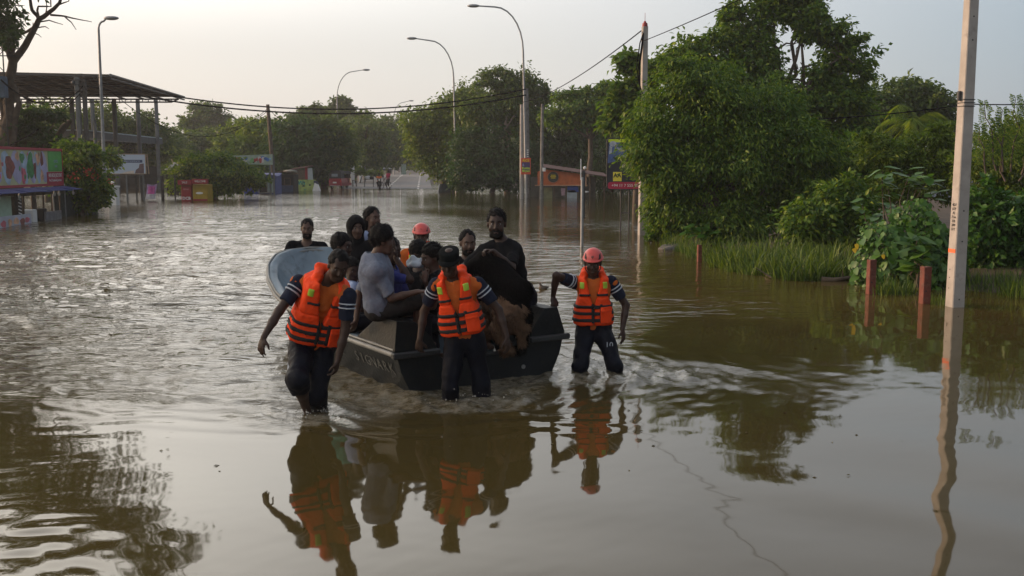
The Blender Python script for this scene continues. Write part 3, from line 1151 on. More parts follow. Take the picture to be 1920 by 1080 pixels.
# where the surface is ruffled: the open water beyond the boat and the left; smooth in the lee on the near right
edge = 9.0 + .55 * np.clip(X + 1, 0, 20) * 1.9 + .5 * np.sin(X * 1.1) + .35 * np.sin(X * 2.7 + 1)
edge = np.where(X < -1, 8.7 + .5 * np.sin(X * 1.3) - .25 * np.clip(-X - 2.5, 0, 4), edge)
ruf = sm(-.7, 1.6, Y - edge)
patch = .55 + .45 * np.sin(Y * .42 + .25 * X + 1.2 * np.sin(X * .33)) * np.sin(X * .23 - Y * .11 + 1)
patch = np.clip(patch, .08, 1)
left = sm(-2.0, -3.6, X + .22 * (Y - 6) + .25 * np.sin(Y * 2.1)) * sm(13, 6, Y)
ruf_n = ruf * (.35 + .75 * patch)
ruf_n = ruf_n * (1 - .7 * sm(34, 76, Y + 9 * np.sin(X * .13 + 1) + 5 * np.sin(X * .31))) * (1 - .55 * sm(-.16, .02, X / np.maximum(Y, 1)) * sm(14, 22, Y))
rightlee = sm(2.0, 5.0, X) * sm(24, 16, Y)
ruf_n = ruf_n * (1 - .80 * rightlee)
glare = 1 + .75 * sm(-.06, -.20, X / np.maximum(Y, 1)) * sm(9, 11, Y)
h_r = waves(X, Y, 34, .16, .85, .55, math.pi / 2 + .12, rng, 1.0) * .085 * glare
h_l = waves(X, Y, 14, .9, 2.4, .5, math.pi / 2 + .2, rng, 1.0) * .042 * glare
# long smooth undulation in the calm water, growing towards the camera
amp_c = .0045 + .018 * sm(8.5, 5.0, Y) * (.22 + .78 * sm(-.4, 3.0, X))
h_c = waves(X, Y, 8, .9, 1.9, .35, math.pi / 2 - .45, rng, .25) * amp_c
h_c2 = waves(X, Y, 16, .14, .40, .5, math.pi / 2, rng, .6) * .006
# churned water round the waders and the hull, and the wake that spreads behind them
B_O, B_E, B_N = np.array([-.285, 9.59]), np.array([-.566, .824]), np.array([.824, .566])
waders = [G(578, 782), G(602, 765), G(845, 750), G(910, 752), G(1090, 692), G(1146, 692)]
churn = np.zeros_like(X)
for q in waders:
    r2 = (X - q[0]) ** 2 + ((Y - q[1]) * 1.0) ** 2
    churn += np.exp(-r2 / .26)
    rr = np.sqrt(r2)
bt = (X - B_O[0]) * B_E[0] + (Y - B_O[1]) * B_E[1]
bw = (X - B_O[0]) * B_N[0] + (Y - B_O[1]) * B_N[1]
hull_d = np.maximum(np.abs(bw) - .92, np.maximum(-bt - .0, bt - 3.2))
churn += .75 * np.exp(-np.clip(hull_d, 0, 9) ** 2 / .35) + .35 * np.exp(-np.clip(hull_d, 0, 9) ** 2 / 3.5) * sm(7.9, 9.2, Y)
churn += .55 * np.exp(-((X - 1.8) / .9) ** 2 - ((Y - 10.0) / .55) ** 2)
churn += .5 * np.exp(-((X + 3.0) / 1.6) ** 2 - ((Y - 9.6) / 1.0) ** 2)
churn *= sm(7.35, 8.2, Y + .12 * np.sin(X * 3) - .30 * np.clip(X - .6, 0, 3))
churn = np.clip(churn, 0, 1.1)
h_t = waves(X, Y, 40, .07, .42, 3.0, 0, rng, 1.6) * .24 + waves(X, Y, 12, .45, 1.0, 1.0, 1.2, rng, 1.0) * .08
# bow-wave rolls in front of the group
roll = np.zeros_like(X)
for q, a_ in ((7.62, .005), (7.95, .010), (8.25, .007)):
    roll += a_ * np.exp(-((Y - (q + .10 * np.sin(X * 1.7) + .05 * np.sin(X * 4.1 + q) + .10 * np.clip(X - 1, 0, 4) ** 1.5)) / .085) ** 2) * sm(-4.5, -1.2, X) * sm(1.3, .1, X)
roll += .016 * np.exp(-((Y - (8.9 - .16 * (X + 3.2))) / .10) ** 2) * sm(-6.5, -5, X) * sm(-1.2, -2.0, X)
h_f = waves(X, Y, 36, .13, .42, .42, math.pi / 2 + .05, rng, 1.2) * .058
Z = h_f * left * (1 - ruf) * (.55 + .4 * np.sin(Y * 1.9 + X)) + h_r * ruf_n + h_l * np.minimum(ruf_n, ruf) + h_c * (1 - .8 * ruf) + h_c2 * .55 * (1 - ruf) + h_t * churn + roll
res = np.clip((D[:, None] * 0 + DD - 22) / 36, 0, 1)
Z = Z * (1 - sm(0, 1, res))
V = np.stack([X, Y, Z], -1).reshape(-1, 3)
ii = (np.arange(nr - 1)[:, None] * na + np.arange(na - 1)[None, :]).ravel()
F = np.stack([ii, ii + 1, ii + na + 1, ii + na], 1)
me = np_mesh("water", V, F, True)
foam = np.clip(churn, 0, 1)
for nm, arr in (("foam", foam), ("ruffle", np.clip(np.maximum(ruf * (.25 + .85 * patch), 0) * (1 - .7 * rightlee) * (1 - .45 * sm(34, 80, Y + 9 * np.sin(X * .13 + 1) + 5 * np.sin(X * .31))) * (1 - .5 * sm(-.16, .02, X / np.maximum(Y, 1)) * sm(14, 22, Y)) * glare, 0, 1.6))):
    a = me.attributes.new(nm, 'FLOAT', 'POINT')
    a.data.foreach_set("value", arr.astype(np.float32).ravel())
wm = bpy.data.materials.new("muddy_flood_water")
wm.use_nodes = True
nt = wm.node_tree
b = nt.nodes["Principled BSDF"]
b.inputs["Roughness"].default_value = .035
b.inputs["IOR"].default_value = 1.5
tc = nt.nodes.new("ShaderNodeTexCoord")
n1 = nt.nodes.new("ShaderNodeTexNoise")
n1.inputs["Scale"].default_value = .35
n1.inputs["Detail"].default_value = 4
nt.links.new(tc.outputs["Object"], n1.inputs["Vector"])
rp = nt.nodes.new("ShaderNodeValToRGB")
rp.color_ramp.elements[0].position, rp.color_ramp.elements[0].color = .3, (.062, .044, .0135, 1)
rp.color_ramp.elements[1].position, rp.color_ramp.elements[1].color = .7, (.084, .059, .0195, 1)
nt.links.new(n1.outputs["Fac"], rp.inputs[0])
# foam: pale bubbles where the churned water breaks
fa = nt.nodes.new("ShaderNodeAttribute")
fa.attribute_name = "foam"
fn = nt.nodes.new("ShaderNodeTexNoise")
fn.inputs["Scale"].default_value = 9
fn.inputs["Detail"].default_value = 9
fn.inputs["Roughness"].default_value = .72
nt.links.new(tc.outputs["Object"], fn.inputs["Vector"])
fm = nt.nodes.new("ShaderNodeMath")
fm.operation = 'MULTIPLY'
nt.links.new(fa.outputs["Fac"], fm.inputs[0])
nt.links.new(fn.outputs["Fac"], fm.inputs[1])
fr_ = nt.nodes.new("ShaderNodeMapRange")
fr_.inputs[1].default_value = .38
fr_.inputs[2].default_value = .62
fr_.inputs[4].default_value = .55
nt.links.new(fm.outputs[0], fr_.inputs[0])
mx = nt.nodes.new("ShaderNodeMixRGB")
mx.inputs[2].default_value = (.40, .36, .29, 1)
nt.links.new(fr_.outputs[0], mx.inputs[0])
nt.links.new(rp.outputs[0], mx.inputs[1])
nt.links.new(mx.outputs[0], b.inputs["Base Color"])
# fine ripples finer than the mesh, only where the wind ruffles the surface
mp = nt.nodes.new("ShaderNodeMapping")
mp.inputs["Scale"].default_value = (.9, 2.6, 1)
nt.links.new(tc.outputs["Object"], mp.inputs["Vector"])
ra = nt.nodes.new("ShaderNodeAttribute")
ra.attribute_name = "ruffle"
prev = None
for sc_, st, ds, who in ((1.15, .6, .11, ra), (3.4, .5, .040, ra), (16, .5, .012, fa)):
    nn = nt.nodes.new("ShaderNodeTexNoise")
    nn.inputs["Scale"].default_value = sc_
    nn.inputs["Detail"].default_value = 3
    nn.inputs["Distortion"].default_value = .6
    nt.links.new(mp.outputs[0], nn.inputs["Vector"])
    bp = nt.nodes.new("ShaderNodeBump")
    bp.inputs["Distance"].default_value = ds
    ml = nt.nodes.new("ShaderNodeMath")
    ml.operation = 'MULTIPLY'
    ml.inputs[1].default_value = st
    nt.links.new(who.outputs["Fac"], ml.inputs[0])
    nt.links.new(ml.outputs[0], bp.inputs["Strength"])
    nt.links.new(nn.outputs["Fac"], bp.inputs["Height"])
    if prev is not None:
        nt.links.new(prev.outputs[0], bp.inputs["Normal"])
    prev = bp
nt.links.new(prev.outputs[0], b.inputs["Normal"])
wo = link("water", me, None, wm)
tag(wo, "brown floodwater covering the road, rippled beyond the boat and calm in front", None, None, "structure")
# ------------------------------------------------------------------ the boat
M['hull'] = mat("hull_dark_green", (.009, .011, .012), .5, .4, 3, .3, 30, spec=.28, dirt=(.024, .023, .020), dirt_s=9, dirt_t=.56)
M['liner'] = mat("boat_liner_bluegrey", (.19, .24, .275), .28, .15, 2.5, .12, 25, dirt=(.07, .085, .095), dirt_s=3, dirt_t=.55)
M['rail'] = mat("rub_rail", (.22, .215, .20), .5, .25, 5, .2, 30)
M['letter'] = mat('worn_lettering', (.12, .118, .105), .7, .4, 30)
M['raildark'] = mat("rub_rail_dark", (.03, .031, .031), .5, .25, 5, .2, 30)
BA = math.atan2(B_N[1], B_N[0])
boat = thing("rescue_boat", "dark green open fibreglass boat with blunt raised bow, full of people", "boat", (B_O[0], B_O[1], 0), BA)
def BL(p):
    """world -> boat local"""
    d = np.array(p[:2]) - B_O
    return np.array([d @ B_N, d @ B_E, p[2]])
def BWd(x, y, z):
    """boat local -> world"""
    q = B_O + B_N * x + B_E * y
    return np.array([q[0], q[1], z])
T_ = np.array([0, .02, .6, 1.2, 1.8, 2.4, 2.9, 3.3, 3.6, 3.8, 3.92, 3.98]) * 1.05
HW = np.array([.97, .97, .98, .98, .97, .95, .91, .84, .72, .55, .34, .10])
BWD = np.array([.74, .74, .75, .74, .70, .62, .52, .40, .28, .17, .09, .02])
ZT = np.array([.40, .40, .41, .42, .45, .52, .62, .75, .88, .97, 1.01, 1.02])
ZB = np.array([-.16, -.16, -.16, -.15, -.13, -.08, .02, .16, .34, .52, .68, .80])
tt = np.concatenate([[0, .02], np.linspace(.15, 3.4, 20), np.linspace(3.5, 4.179, 12)])
hw, bw_, zt, zb = [np.interp(tt, T_, a) for a in (HW, BWD, ZT, ZB)]
def loft(secs, close=False):
    n, k = len(secs), len(secs[0])
    V = np.array(secs).reshape(-1, 3)
    F = [(i * k + j, i * k + j + 1, (i + 1) * k + j + 1, (i + 1) * k + j) for i in range(n - 1) for j in range(k - 1)]
    return V, F
outer, inner = [], []
for i, t in enumerate(tt):
    side = []
    prof = [(1.0, 1.0), (.985, .86), (.955, .68), (.92, .5), (.87, .3), (.80, .13), (.70, .04)]
    for sg in (-1, 1):
        s_ = []
        for fx, fz in prof:
            xx = bw_[i] + (hw[i] - bw_[i]) * (fz ** .8)
            s_.append((sg * xx, t, zb[i] + (zt[i] - zb[i]) * fz))
        s_.append((sg * bw_[i] * .9, t, zb[i] - .0))
        side.append(s_)
    outer.append(side[0] + [(0, t, zb[i] - .03)] + side[1][::-1])
    w2 = max(hw[i] - .10, hw[i] * .45)
    fl = max(zb[i] + .22, .06) if t < 3.7 else zb[i] + .2
    fw_ = max(min(bw_[i] + .02, w2 * .85), .01)
    z2 = zt[i] - .012
    q = []
    for sg in (-1, 1):
        q.append([(sg * hw[i], t, zt[i] + .004), (sg * (hw[i] - .03), t, zt[i] + .022), (sg * w2, t, zt[i] + .018), (sg * (w2 - .02), t, z2 - .03), (sg * (w2 * .45 + fw_ * .55), t, fl + (z2 - fl) * .42), (sg * fw_, t, fl + .03), (sg * fw_ * .9, t, fl)])
    inner.append(q[0] + [(0, t, fl)] + q[1][::-1])
V, F = loft(outer)
F = [f[::-1] for f in F]
k = len(outer[0])
mb = MB()
mb._add(V, F, 0, True)
mb.build("hull", [M['hull']], boat)
V, F = loft(inner)
mb = MB()
mb._add(V, F, 0, True)
n0 = len(V) - len(inner[0])
mb.build("liner", [M['liner']], boat)
# transom: a slab with a dip in the middle
mb = MB()
yT = -.03
up_ = [(-.97, .40), (-.56, .37), (-.46, .27), (.40, .25), (.52, .34), (.97, .40)]
dn_ = [(.92, .2), (.83, .02), (.74, -.16), (0, -.19), (-.74, -.16), (-.83, .02), (-.92, .2)]
mb.prism([(x, yT - .0, z) for x, z in up_ + dn_], (0, .075, 0))
tr_ = mb.build("transom", [M['hull']], boat)
mb = MB()
mb.tube([(-.43, yT + .03, .285), (-.38, yT + .03, .278), (.34, yT + .03, .262), (.42, yT + .03, .30)], .022, 8)
mb.build("transom_lip", [M['raildark']], tr_)
for x_, z_, r_ in ((.46, .10, .022), (-.42, -.02, .018)):
    mb = MB()
    mb.cyl((x_, yT - .012, z_), (x_, yT + .01, z_), r_, None, 10)
    mb.build("drain_plug", [M['rail']], tr_)
# rub rails along both gunwales and across the stern corners
for sg in (-1, 1):
    mb = MB()
    mb.tube([(sg * (hw[i] + .012), tt[i], zt[i] - .030) for i in range(len(tt) - 1)] + [(0, 4.2, 1.0)], .026, 8)
    rr = mb.build("rub_rail", [M['rail']], boat)
    mb = MB()
    mb.tube([(sg * (hw[i] + .006), tt[i], zt[i] + .012) for i in range(len(tt) - 1)] + [(0, 4.195, 1.035)], .014, 6)
    mb.build("gunwale_strip", [M['rail']], rr)
    mb = MB()
    mb.box((sg * .77, yT - .02, .365), (.50, .07, .060), ch=.012)
    mb.build("stern_bumper", [M['raildark']], boat)
# raised stern quarters
for sg, hgt in ((-1, .285), (1, .27)):
    a = []
    x0, x1 = .985 * sg, .52 * sg
    zb_ = .40
    if sg < 0:
        pr = [(x0, zb_), (x0 * .975, zb_ + hgt), (x0 * .78, zb_ + hgt - .02), (x0 * .60, zb_ + .10), (x1, zb_ - .03)]
    else:
        pr = [(x0, zb_), (x0 * .90, zb_ + hgt), (x0 * .74, zb_ + hgt), (x0 * .62, zb_ + .12), (x1, zb_ - .03)]
    n = len(pr)
    mb = MB()
    front = [(x, yT - .005, z) for x, z in pr]
    mid = [(x, .34, z) for x, z in pr]
    back = [(x, .86, zb_ - .03 + (z - zb_) * .10) for x, z in pr]
    vs = front + mid + back
    fs = [tuple(range(n)), tuple(range(2 * n, 3 * n))[::-1]]
    for j in range(2):
        for i in range(n):
            fs.append((j * n + i, (j + 1) * n + i, (j + 1) * n + (i + 1) % n, j * n + (i + 1) % n))
    if sg < 0:
        fs = [f[::-1] for f in fs]
    mb._add(vs, fs, 0, False)
    o = mb.build("stern_quarter", [M['hull']], boat)
    bv = o.modifiers.new("bevel", 'BEVEL')
    bv.width = .022
    bv.segments = 3
    bv.limit_method = 'ANGLE'
# benches
for y_, z_ in ((.95, .36), (1.9, .40)):
    mb = MB()
    w_ = np.interp(y_, T_, HW) - .14
    mb.box((0, y_, z_), (2 * w_, .30, .035), ch=.01)
    mb.box((0, y_, z_ - .16), (2 * w_ * .8, .25, .27))
    mb.build("bench", [M['liner']], boat)
mb = MB()
mb.box((0, 2.95, .50), (1.0, .62, .04), ch=.01)
mb.build("bow_seat", [M['liner']], boat)
# lettering on the port side of the hull
lt = "SUNRISE  SIGNARK"
for i, ch in enumerate(lt):
    if ch == ' ':
        continue
    y_ = 2.0 - i * .122
    hwi, bwi, zti, zbi = [np.interp(y_, tt, q) for q in (hw, bw_, zt, zb)]
    fz = .64
    f2 = .70
    xa = -(bwi + (hwi - bwi) * fz ** .8)
    xb = -(bwi + (hwi - bwi) * f2 ** .8)
    za, zb2 = zbi + (zti - zbi) * fz, zbi + (zti - zbi) * f2
    v_up = Vector((xb - xa, 0, zb2 - za)).normalized()
    v_rt = Vector((0, -1, 0))
    nrm = v_rt.cross(v_up)
    Rm = Matrix((v_rt, v_up, nrm)).transposed()
    text("lettering", ch, .16, M['letter'], boat, (xa - .006, y_, za), Rm.to_euler(), ext=.002)
# ------------------------------------------------------------------ the three rescuers
def rescuer(**k):
    d = dict(h=.0093, skin=M['skin1'], shirt=M['tee'], sleeve_mat=M['navy'], stripe_mat=M['white_trim'], pants=M['navy2'], hair_mat=M['hair'], hem=.02, group="rescuers in orange life vests wading with the boat")
    d.update(k)
    return person(d)
Z3 = np.array([0, 0, 1.0])
# one leaning over, walking at the left of the boat
r1 = dict(seed=11, label="bareheaded rescuer in orange life vest leaning forward beside the boat, arm swung out",
    pel=P(588, 640, 8.42), nk=P(614, 526, 8.25), hd=P(634, 499, 8.10), fw=(.30, -1, -.25), face=(.30, -.85, -.42), htilt=(.18, -.1, 1), hs=.95,
    shR=P(561, 531, 8.26), shL=P(652, 556, 8.20),
    wrR=P(488, 642, 7.98), ehR=(-.6, .6, -.1), hdR=(-.25, -.15, -1), hnR=(.5, .7, 0), htR=(-.1, -1, 0), curlR=.28,
    wrL=P(631, 690, 8.15), ehL=(.5, .5, .2), hdL=(-.2, -.1, -1), hnL=(-.9, .2, 0), htL=(0, -1, 0), curlL=.5,
    anR=P(578, 773, 8.30), khR=(0, -1, .1), anL=P(600, 772, 8.62), khL=(.05, -1, .1), pantlenR=1.28, pantlenL=1.85, pantlen=1.3,
    hair_len=.007, hair_t=.010, side_stripe=M['white_trim'], side_stripe_on='R', root=[G(588, 780)[0], G(588, 780)[1], -.5],
    baggy=1.12, wide=1.08, extras=(lambda c: life_vest(c, 3, 1, 1.17),))
rescuer(**r1)

def cap(c):
    hp, hs, base, root = c['hp'], c['hs'], c['base'], c['root']
    r, f, u = c['hfr']
    mb = MB()
    n = 20
    vs, fs = [], []
    lv = [(.045, 1.0, 0), (.075, 1.0, 0), (.104, 1.03, 0), (.116, 1.0, .0), (.121, .86, 0), (.122, .0, 0)]
    for z, s_, o in lv:
        for k in range(n):
            a = 2 * math.pi * k / n
            vs.append(hp(.092 * s_ * math.cos(a), -.012 + .114 * s_ * math.sin(a), z) - base)
    for i in range(len(lv) - 1):
        for k in range(n):
            fs.append((i * n + k, i * n + (k + 1) % n, (i + 1) * n + (k + 1) % n, (i + 1) * n + k))
    mb._add(vs, fs, 0, True)
    co = mb.build("cap", [M['cap']], root)
    mb = MB()
    vs, fs = [], []
    m = 13
    for j, (ex, dz) in enumerate(((0, .055), (.035, .051), (.07, .043))):
        for k in range(m):
            a = math.pi * (.08 + .84 * k / (m - 1))
            vs.append(hp((.094 + ex * .1) * math.cos(a), -.012 + (.115 + ex) * math.sin(a), dz - .012 * abs(math.cos(a)) ** 2) - base)
    for j in range(2):
        for k in range(m - 1):
            fs.append((j * m + k, j * m + k + 1, (j + 1) * m + k + 1, (j + 1) * m + k))
    nb = len(vs)
    vs2 = [v - u * .006 for v in vs]
    fs2 = [tuple(i + nb for i in f_[::-1]) for f_ in fs]
    rim = [(2 * m + k, 2 * m + k + 1, nb + 2 * m + k + 1, nb + 2 * m + k) for k in range(m - 1)]
    mb._add(vs + vs2, fs + fs2 + rim, 0, True)
    mb.build("brim", [M['cap']], co)
M['cap'] = mat("dark_green_cap", (.006, .007, .0075), .95, .3, 12, .2, 80, spec=.08)
r2 = dict(seed=12, label="rescuer in black peaked cap and orange life vest walking in front of the boat's stern",
    pel=P(870, 630, 8.92), nk=P(851, 524, 8.88), hd=P(843, 492, 8.76), fw=(-.08, -1, 0), face=(-.12, -.88, -.36), hs=.95, hair=None,
    shR=P(818, 536, 8.86), shL=P(897, 535, 8.88),
    wrR=P(787, 636, 8.88), ehR=(-.3, .6, 0), hdR=(-.1, .2, -1), hnR=(.3, .9, -.2), htR=(1, 0, 0), curlR=.4,
    wrL=P(950, 632, 8.85), ehL=(.7, .4, 0), hdL=(.15, -.05, -1), hnL=(-.8, .5, 0), htL=(-.2, -1, 0), curlL=.35,
    anR=P(842, 792, 9.05), khR=(-.05, -1, 0), anL=P(912, 796, 9.02), khL=(.12, -1, 0), pantlen=1.92,
    side_stripe=M['white_trim'], side_stripe_on='', root=[G(875, 752)[0], G(875, 752)[1], -.5],
    extras=(lambda c: life_vest(c, 5, 1), cap))
rescuer(**r2)

def ten(c):
    j = c['J']['L']
    q = j['hip'] + (j['kn'] - j['hip']) * .42
    fw = c['fr'][1]
    text("lettering", "10", .085, M['white_trim'], c['root'], q + np.array([.01, -.101, .008]) - c['base'], (R(86), 0, R(6)), ext=.002)
r3 = dict(seed=13, label="rescuer in red helmet and orange life vest wading behind the boat's right stern corner",
    pel=P(1113, 612, 10.30), nk=P(1112, 521, 10.28), hd=P(1112, 493, 10.18), fw=(-.05, -1, 0), face=(-.12, -.93, -.26), hs=.95, hair=None,
    shR=P(1078, 530, 10.28), shL=P(1146, 530, 10.28),
    wrR=P(1037, 556, 10.20), ehR=(-.8, -.55, .05), hdR=(.12, -.45, -.75), hnR=(-.4, .3, -.9), htR=(1, -.1, .1), curlR=.45,
    wrL=P(1167, 617, 10.22), ehL=(.8, .4, 0), hdL=(.15, -.1, -1), hnL=(-.8, .5, 0), htL=(-.2, -1, 0), curlL=.3,
    anR=P(1086, 728, 10.35), khR=(-.15, -1, .1), anL=P(1151, 728, 10.35), khL=(.15, -1, .1), pantlen=1.92,
    root=[G(1115, 692)[0], G(1115, 692)[1], -.5],
    extras=(lambda c: life_vest(c, 7, 1), helmet, ten))
rescuer(**r3)

# ------------------------------------------------------------------ the people carried in the boat
def passenger(label, px, py, Y, face, fw=None, lean=(0, 0, 0), legs=True, **k):
    hd = P(px, py, Y)
    f = nz([face[0], face[1], 0])
    b = f if fw is None else nz(fw)
    sc = k.get('sc', 1.0)
    nk = hd - Z3 * .175 * sc - f * .035 * sc
    pel = hd - Z3 * .68 * sc - f * .05 - np.array(lean, float)
    r = np.cross(b, Z3)
    kn = [pel + b * .40 * sc + r * .11 * s_ for s_ in (1, -1)]
    an = [q - Z3 * .34 * sc + b * .05 for q in kn]
    d = dict(seed=int(px + py), h=.0132, label=label, pel=pel, nk=nk, hd=hd, fw=b, face=face, anR=an[0], anL=an[1], khR=b * .6 + Z3, khL=b * .6 + Z3,
        wrR=kn[0] + Z3 * .12 - b * .03, wrL=kn[1] + Z3 * .12 - b * .03, hnR=-Z3, hnL=-Z3, htR=-r, htL=r, skin=M['skin1'], shirt=M['blacktee'], pants=M['navy2'], hair_mat=M['hair'],
        group="people carried in the boat")
    d.update(k)
    return person(d)

# man in grey T-shirt sitting on the stern corner, in profile
gl = dict(seed=31, h=.0095, label="man in grey T-shirt and shorts sitting sideways on the boat's left stern corner",
    pel=P(713, 574, 9.32), nk=P(700, 486, 9.32), hd=P(719, 451, 9.30), fw=(.97, -.20, 0), face=(.97, .18, -.06), hs=1.0, wide=1.0,
    shR=P(706, 508, 9.15), shL=P(698, 504, 9.50),
    wrR=P(784, 547, 9.12), ehR=(-.2, 0, -1), hdR=(1, -.1, .05), hnR=(0, 0, -1), htR=(0, 1, .1), curlR=.3,
    wrL=P(668, 600, 9.46), ehL=(-.5, .5, 0), hdL=(-.35, 0, -1), hnL=(-.6, .3, 0), htL=(0, -1, 0), curlL=.4,
    anR=P(778, 634, 9.40), khR=(.9, -.2, 1), anL=P(758, 634, 9.60), khL=(.9, 0, .8), toeR=(.9, .1, -.1), toeL=(.9, .2, -.1),
    skin=M['skin2'], shirt=M['grey_tee'], sleeve=.86, loose=.048, hem=.08, fold=.006, hair_len=.02, pants=M['shorts'], pantlen=1.0, hair_mat=M['hair'], hair_t=.024, hair_amp=.010, hair_f=70, hair_low=-.015, hairline=.75,
    group="people carried in the boat")
person(gl)

# man standing in the water behind the bow
bm = dict(seed=41, h=.0115, label="man in black long-sleeved top standing in the water behind the boat's bow",
    pel=P(573, 560, 13.7), nk=P(575, 456, 13.7), hd=P(576, 429, 13.65), fw=(.08, -1, 0), face=(.12, -1, -.12),
    wrR=P(550, 515, 13.5), ehR=(-1, .3, -.3), wrL=P(604, 515, 13.5), ehL=(1, .2, -.6), hnR=-Z3, hnL=-Z3, htR=(1, 0, 0), htL=(-1, 0, 0), hdR=(.5, -1, -.2), hdL=(-.5, -1, -.2),
    anR=P(560, 690, 13.7), anL=P(590, 690, 13.7), skin=M['skin3'], shirt=M['blacktee'], sleeve=1.85, pants=M['navy2'], hair_mat=M['hair'], beard=M['hair'], hair_low=.01, sc=1.06, wide=1.1,
    root=[*P(573, 560, 13.7)[:2], -.5], group="people around the bow")
bm_ = person(bm)
def scarf(c):
    hp, hfr, hs, root, base, hd, h = c['hp'], c['hfr'], c['hs'], c['root'], c['base'], c['hd'], c['h']
    A = Sdf(hd - .48, hd + .24, h * .95)
    A.ell(hp(0, -.014, .035), hfr, np.array([.098, .118, .118]) * hs, .03)
    A.cone(hp(0, -.03, .02), hp(0, -.03, -.16), .098 * hs, .085 * hs, .05)
    A.cone(hp(0, -.01, -.17), hp(0, -.02, -.30), .095 * hs, .165 * hs, .06)
    A.folds(.007, 34, 3, .5)
    A.ell(hp(0, .085, -.03), hfr, np.array([.060, .075, .096]) * hs, .01, 'sub')
    A.mesh("headscarf", M['scarf'], root, base)
passenger("woman in black headscarf sitting towards the bow, looking at the camera", 667, 427, 11.0, (.45, -.9, -.1), skin=M['skin3'], shirt=M['scarf'], sleeve=1.8, hair=None, hs=.95, extras=(scarf,))
passenger("smiling woman with long black hair and light blue dress near the bow", 699, 409, 11.5, (.72, -.68, -.05), skin=M['skin3'], shirt=M['ltblue'], hair='long', hs=.95, hair_low=.02)
passenger("man in teal shirt half hidden behind the bareheaded rescuer, face turned right", 642, 462, 10.35, (.95, -.3, -.08), fw=(.9, .3, 0), shirt=M['teal'], hs=1.0, hair_low=-.01, lean=(.16, -.05, 0), hair_t=.018)
passenger("child in pale lilac shirt sitting low between rescuer and man in grey", 660, 505, 9.9, (.6, -.8, -.3), fw=(.9, .3, 0), shirt=M['ltblue'], sc=.78, hs=1.1, hair_low=-.01)
passenger("person in royal blue shirt sitting behind the man in grey, hand to face", 733, 470, 9.75, (.8, -.2, -.2), shirt=M['blue'], hs=1.0, sleeve=.9, wrR=P(742, 484, 9.60), hdR=(0, .1, 1), hnR=(-1, 0, 0), htR=(0, -1, 0), wide=1.05, skin=M['skin1'], hair_low=-.02)
passenger("person in red helmet sitting low at the far side of the boat", 790, 443, 11.3, (.05, -1, -.15), skin=M['skin2'], shirt=M['tee'], hair=None, extras=(helmet, lambda c: life_vest(c, 23, 1)))
passenger("person in black with dark hair just below the red helmet in the boat", 784, 476, 10.5, (-.35, -.8, -.5), shirt=M['blacktee'], sleeve=1.7, hair_t=.02, hair_low=-.03, hs=1.0)
passenger("curly haired boy resting chin on his hand beside the capped rescuer", 808, 484, 9.75, (-.85, -.5, -.2), shirt=M['blacktee'], hair_len=.022, hair_t=.022, hair_amp=.009, hair_f=110, hair_low=-.005, skin=M['skin2'], sc=.92, wrR=P(797, 528, 9.60), hdR=(0, .15, 1), hnR=(.3, 1, 0), htR=(-1, 0, 0), curlR=.3, hs=1.08)
passenger("bearded man in black shirt sitting behind the capped rescuer", 877, 456, 10.7, (.28, -.95, -.12), shirt=M['blacktee'], beard=M['hair'], skin=M['skin3'], hair_low=.02, hs=1.02)
def leash_hand(c):
    pass
hdF = P(931, 420, 10.25)
person(dict(seed=61, h=.0105, label="bearded man in black T-shirt standing in the boat holding the dog's leash", pel=hdF + np.array([.22, .05, -.74]), nk=hdF + np.array([.06, .04, -.175]), hd=hdF, fw=(-.25, -1, 0), face=(-.05, -1, -.02), hs=1.12, wide=1.08,
    wrL=P(925, 471, 9.92), ehL=(.9, .1, -.9), hdL=(-.7, -.3, .1), hnL=(-.2, -.3, -1), htL=(0, -1, .2), curlL=.75,
    wrR=P(905, 520, 10.2), ehR=(-1, .2, -.5), anR=hdF + np.array([.10, .10, -1.52]), anL=hdF + np.array([.32, .12, -1.52]),
    shL=P(962, 472, 10.22), shR=P(908, 470, 10.3), skin=M['skin1'], shirt=M['blacktee'], sleeve=.85, pants=M['navy2'], hair_mat=M['hair'], beard=M['hair'], hair_t=.015, hair_amp=.006, hair_low=.008, hair_len=.016, group="people carried in the boat"))

# ------------------------------------------------------------------ the dog
M['fur_black'] = mat("black_fur", (.0035, .003, .003), .9, .4, 30, .5, 90, spec=.08)
M['fur_tan'] = mat("tan_fur", (.125, .070, .038), .9, .65, 9, .5, 70)
dY = 9.72
dg = dict(rump=P(966, 590, 9.66), hip=P(958, 580, 9.68), chest=P(926, 540, 9.95), wither=P(925, 500, 9.98), neck=P(908, 488, 10.02), head=P(893, 497, 10.0))
base = np.array([*dg['rump'][:2], .10])
dog = thing("dog", "large black and tan long-haired dog sitting with its back to the camera", "dog", base)
lo = np.min(list(dg.values()), 0) - np.array([.45, .45, .62])
hi = np.max(list(dg.values()), 0) + np.array([.38, .45, .35])
S = Sdf(lo, hi, .012)
fx = nz(dg['chest'] - dg['rump'])
sd = nz(np.cross(nz([fx[0], fx[1], 0]), Z3))
S.cone(dg['rump'], dg['chest'], .15, .17, .08)
S.cone(P(974, 545, 9.70), dg['wither'], .12, .125, .08)
S.cone(dg['wither'], dg['neck'], .125, .095, .06)
hf = nz([-.92, -.25, -.22])
hfrD = head_frame(hf)
S.ell(dg['head'], hfrD, (.072, .10, .075), .04)
S.cone(dg['head'] + hf * .07 - Z3 * .02, dg['head'] + hf * .19 - Z3 * .035, .052, .034, .03)
S.cone(dg['head'] + hf * .185 - Z3 * .018, dg['head'] + hf * .195 - Z3 * .018, .014, .014, .01)
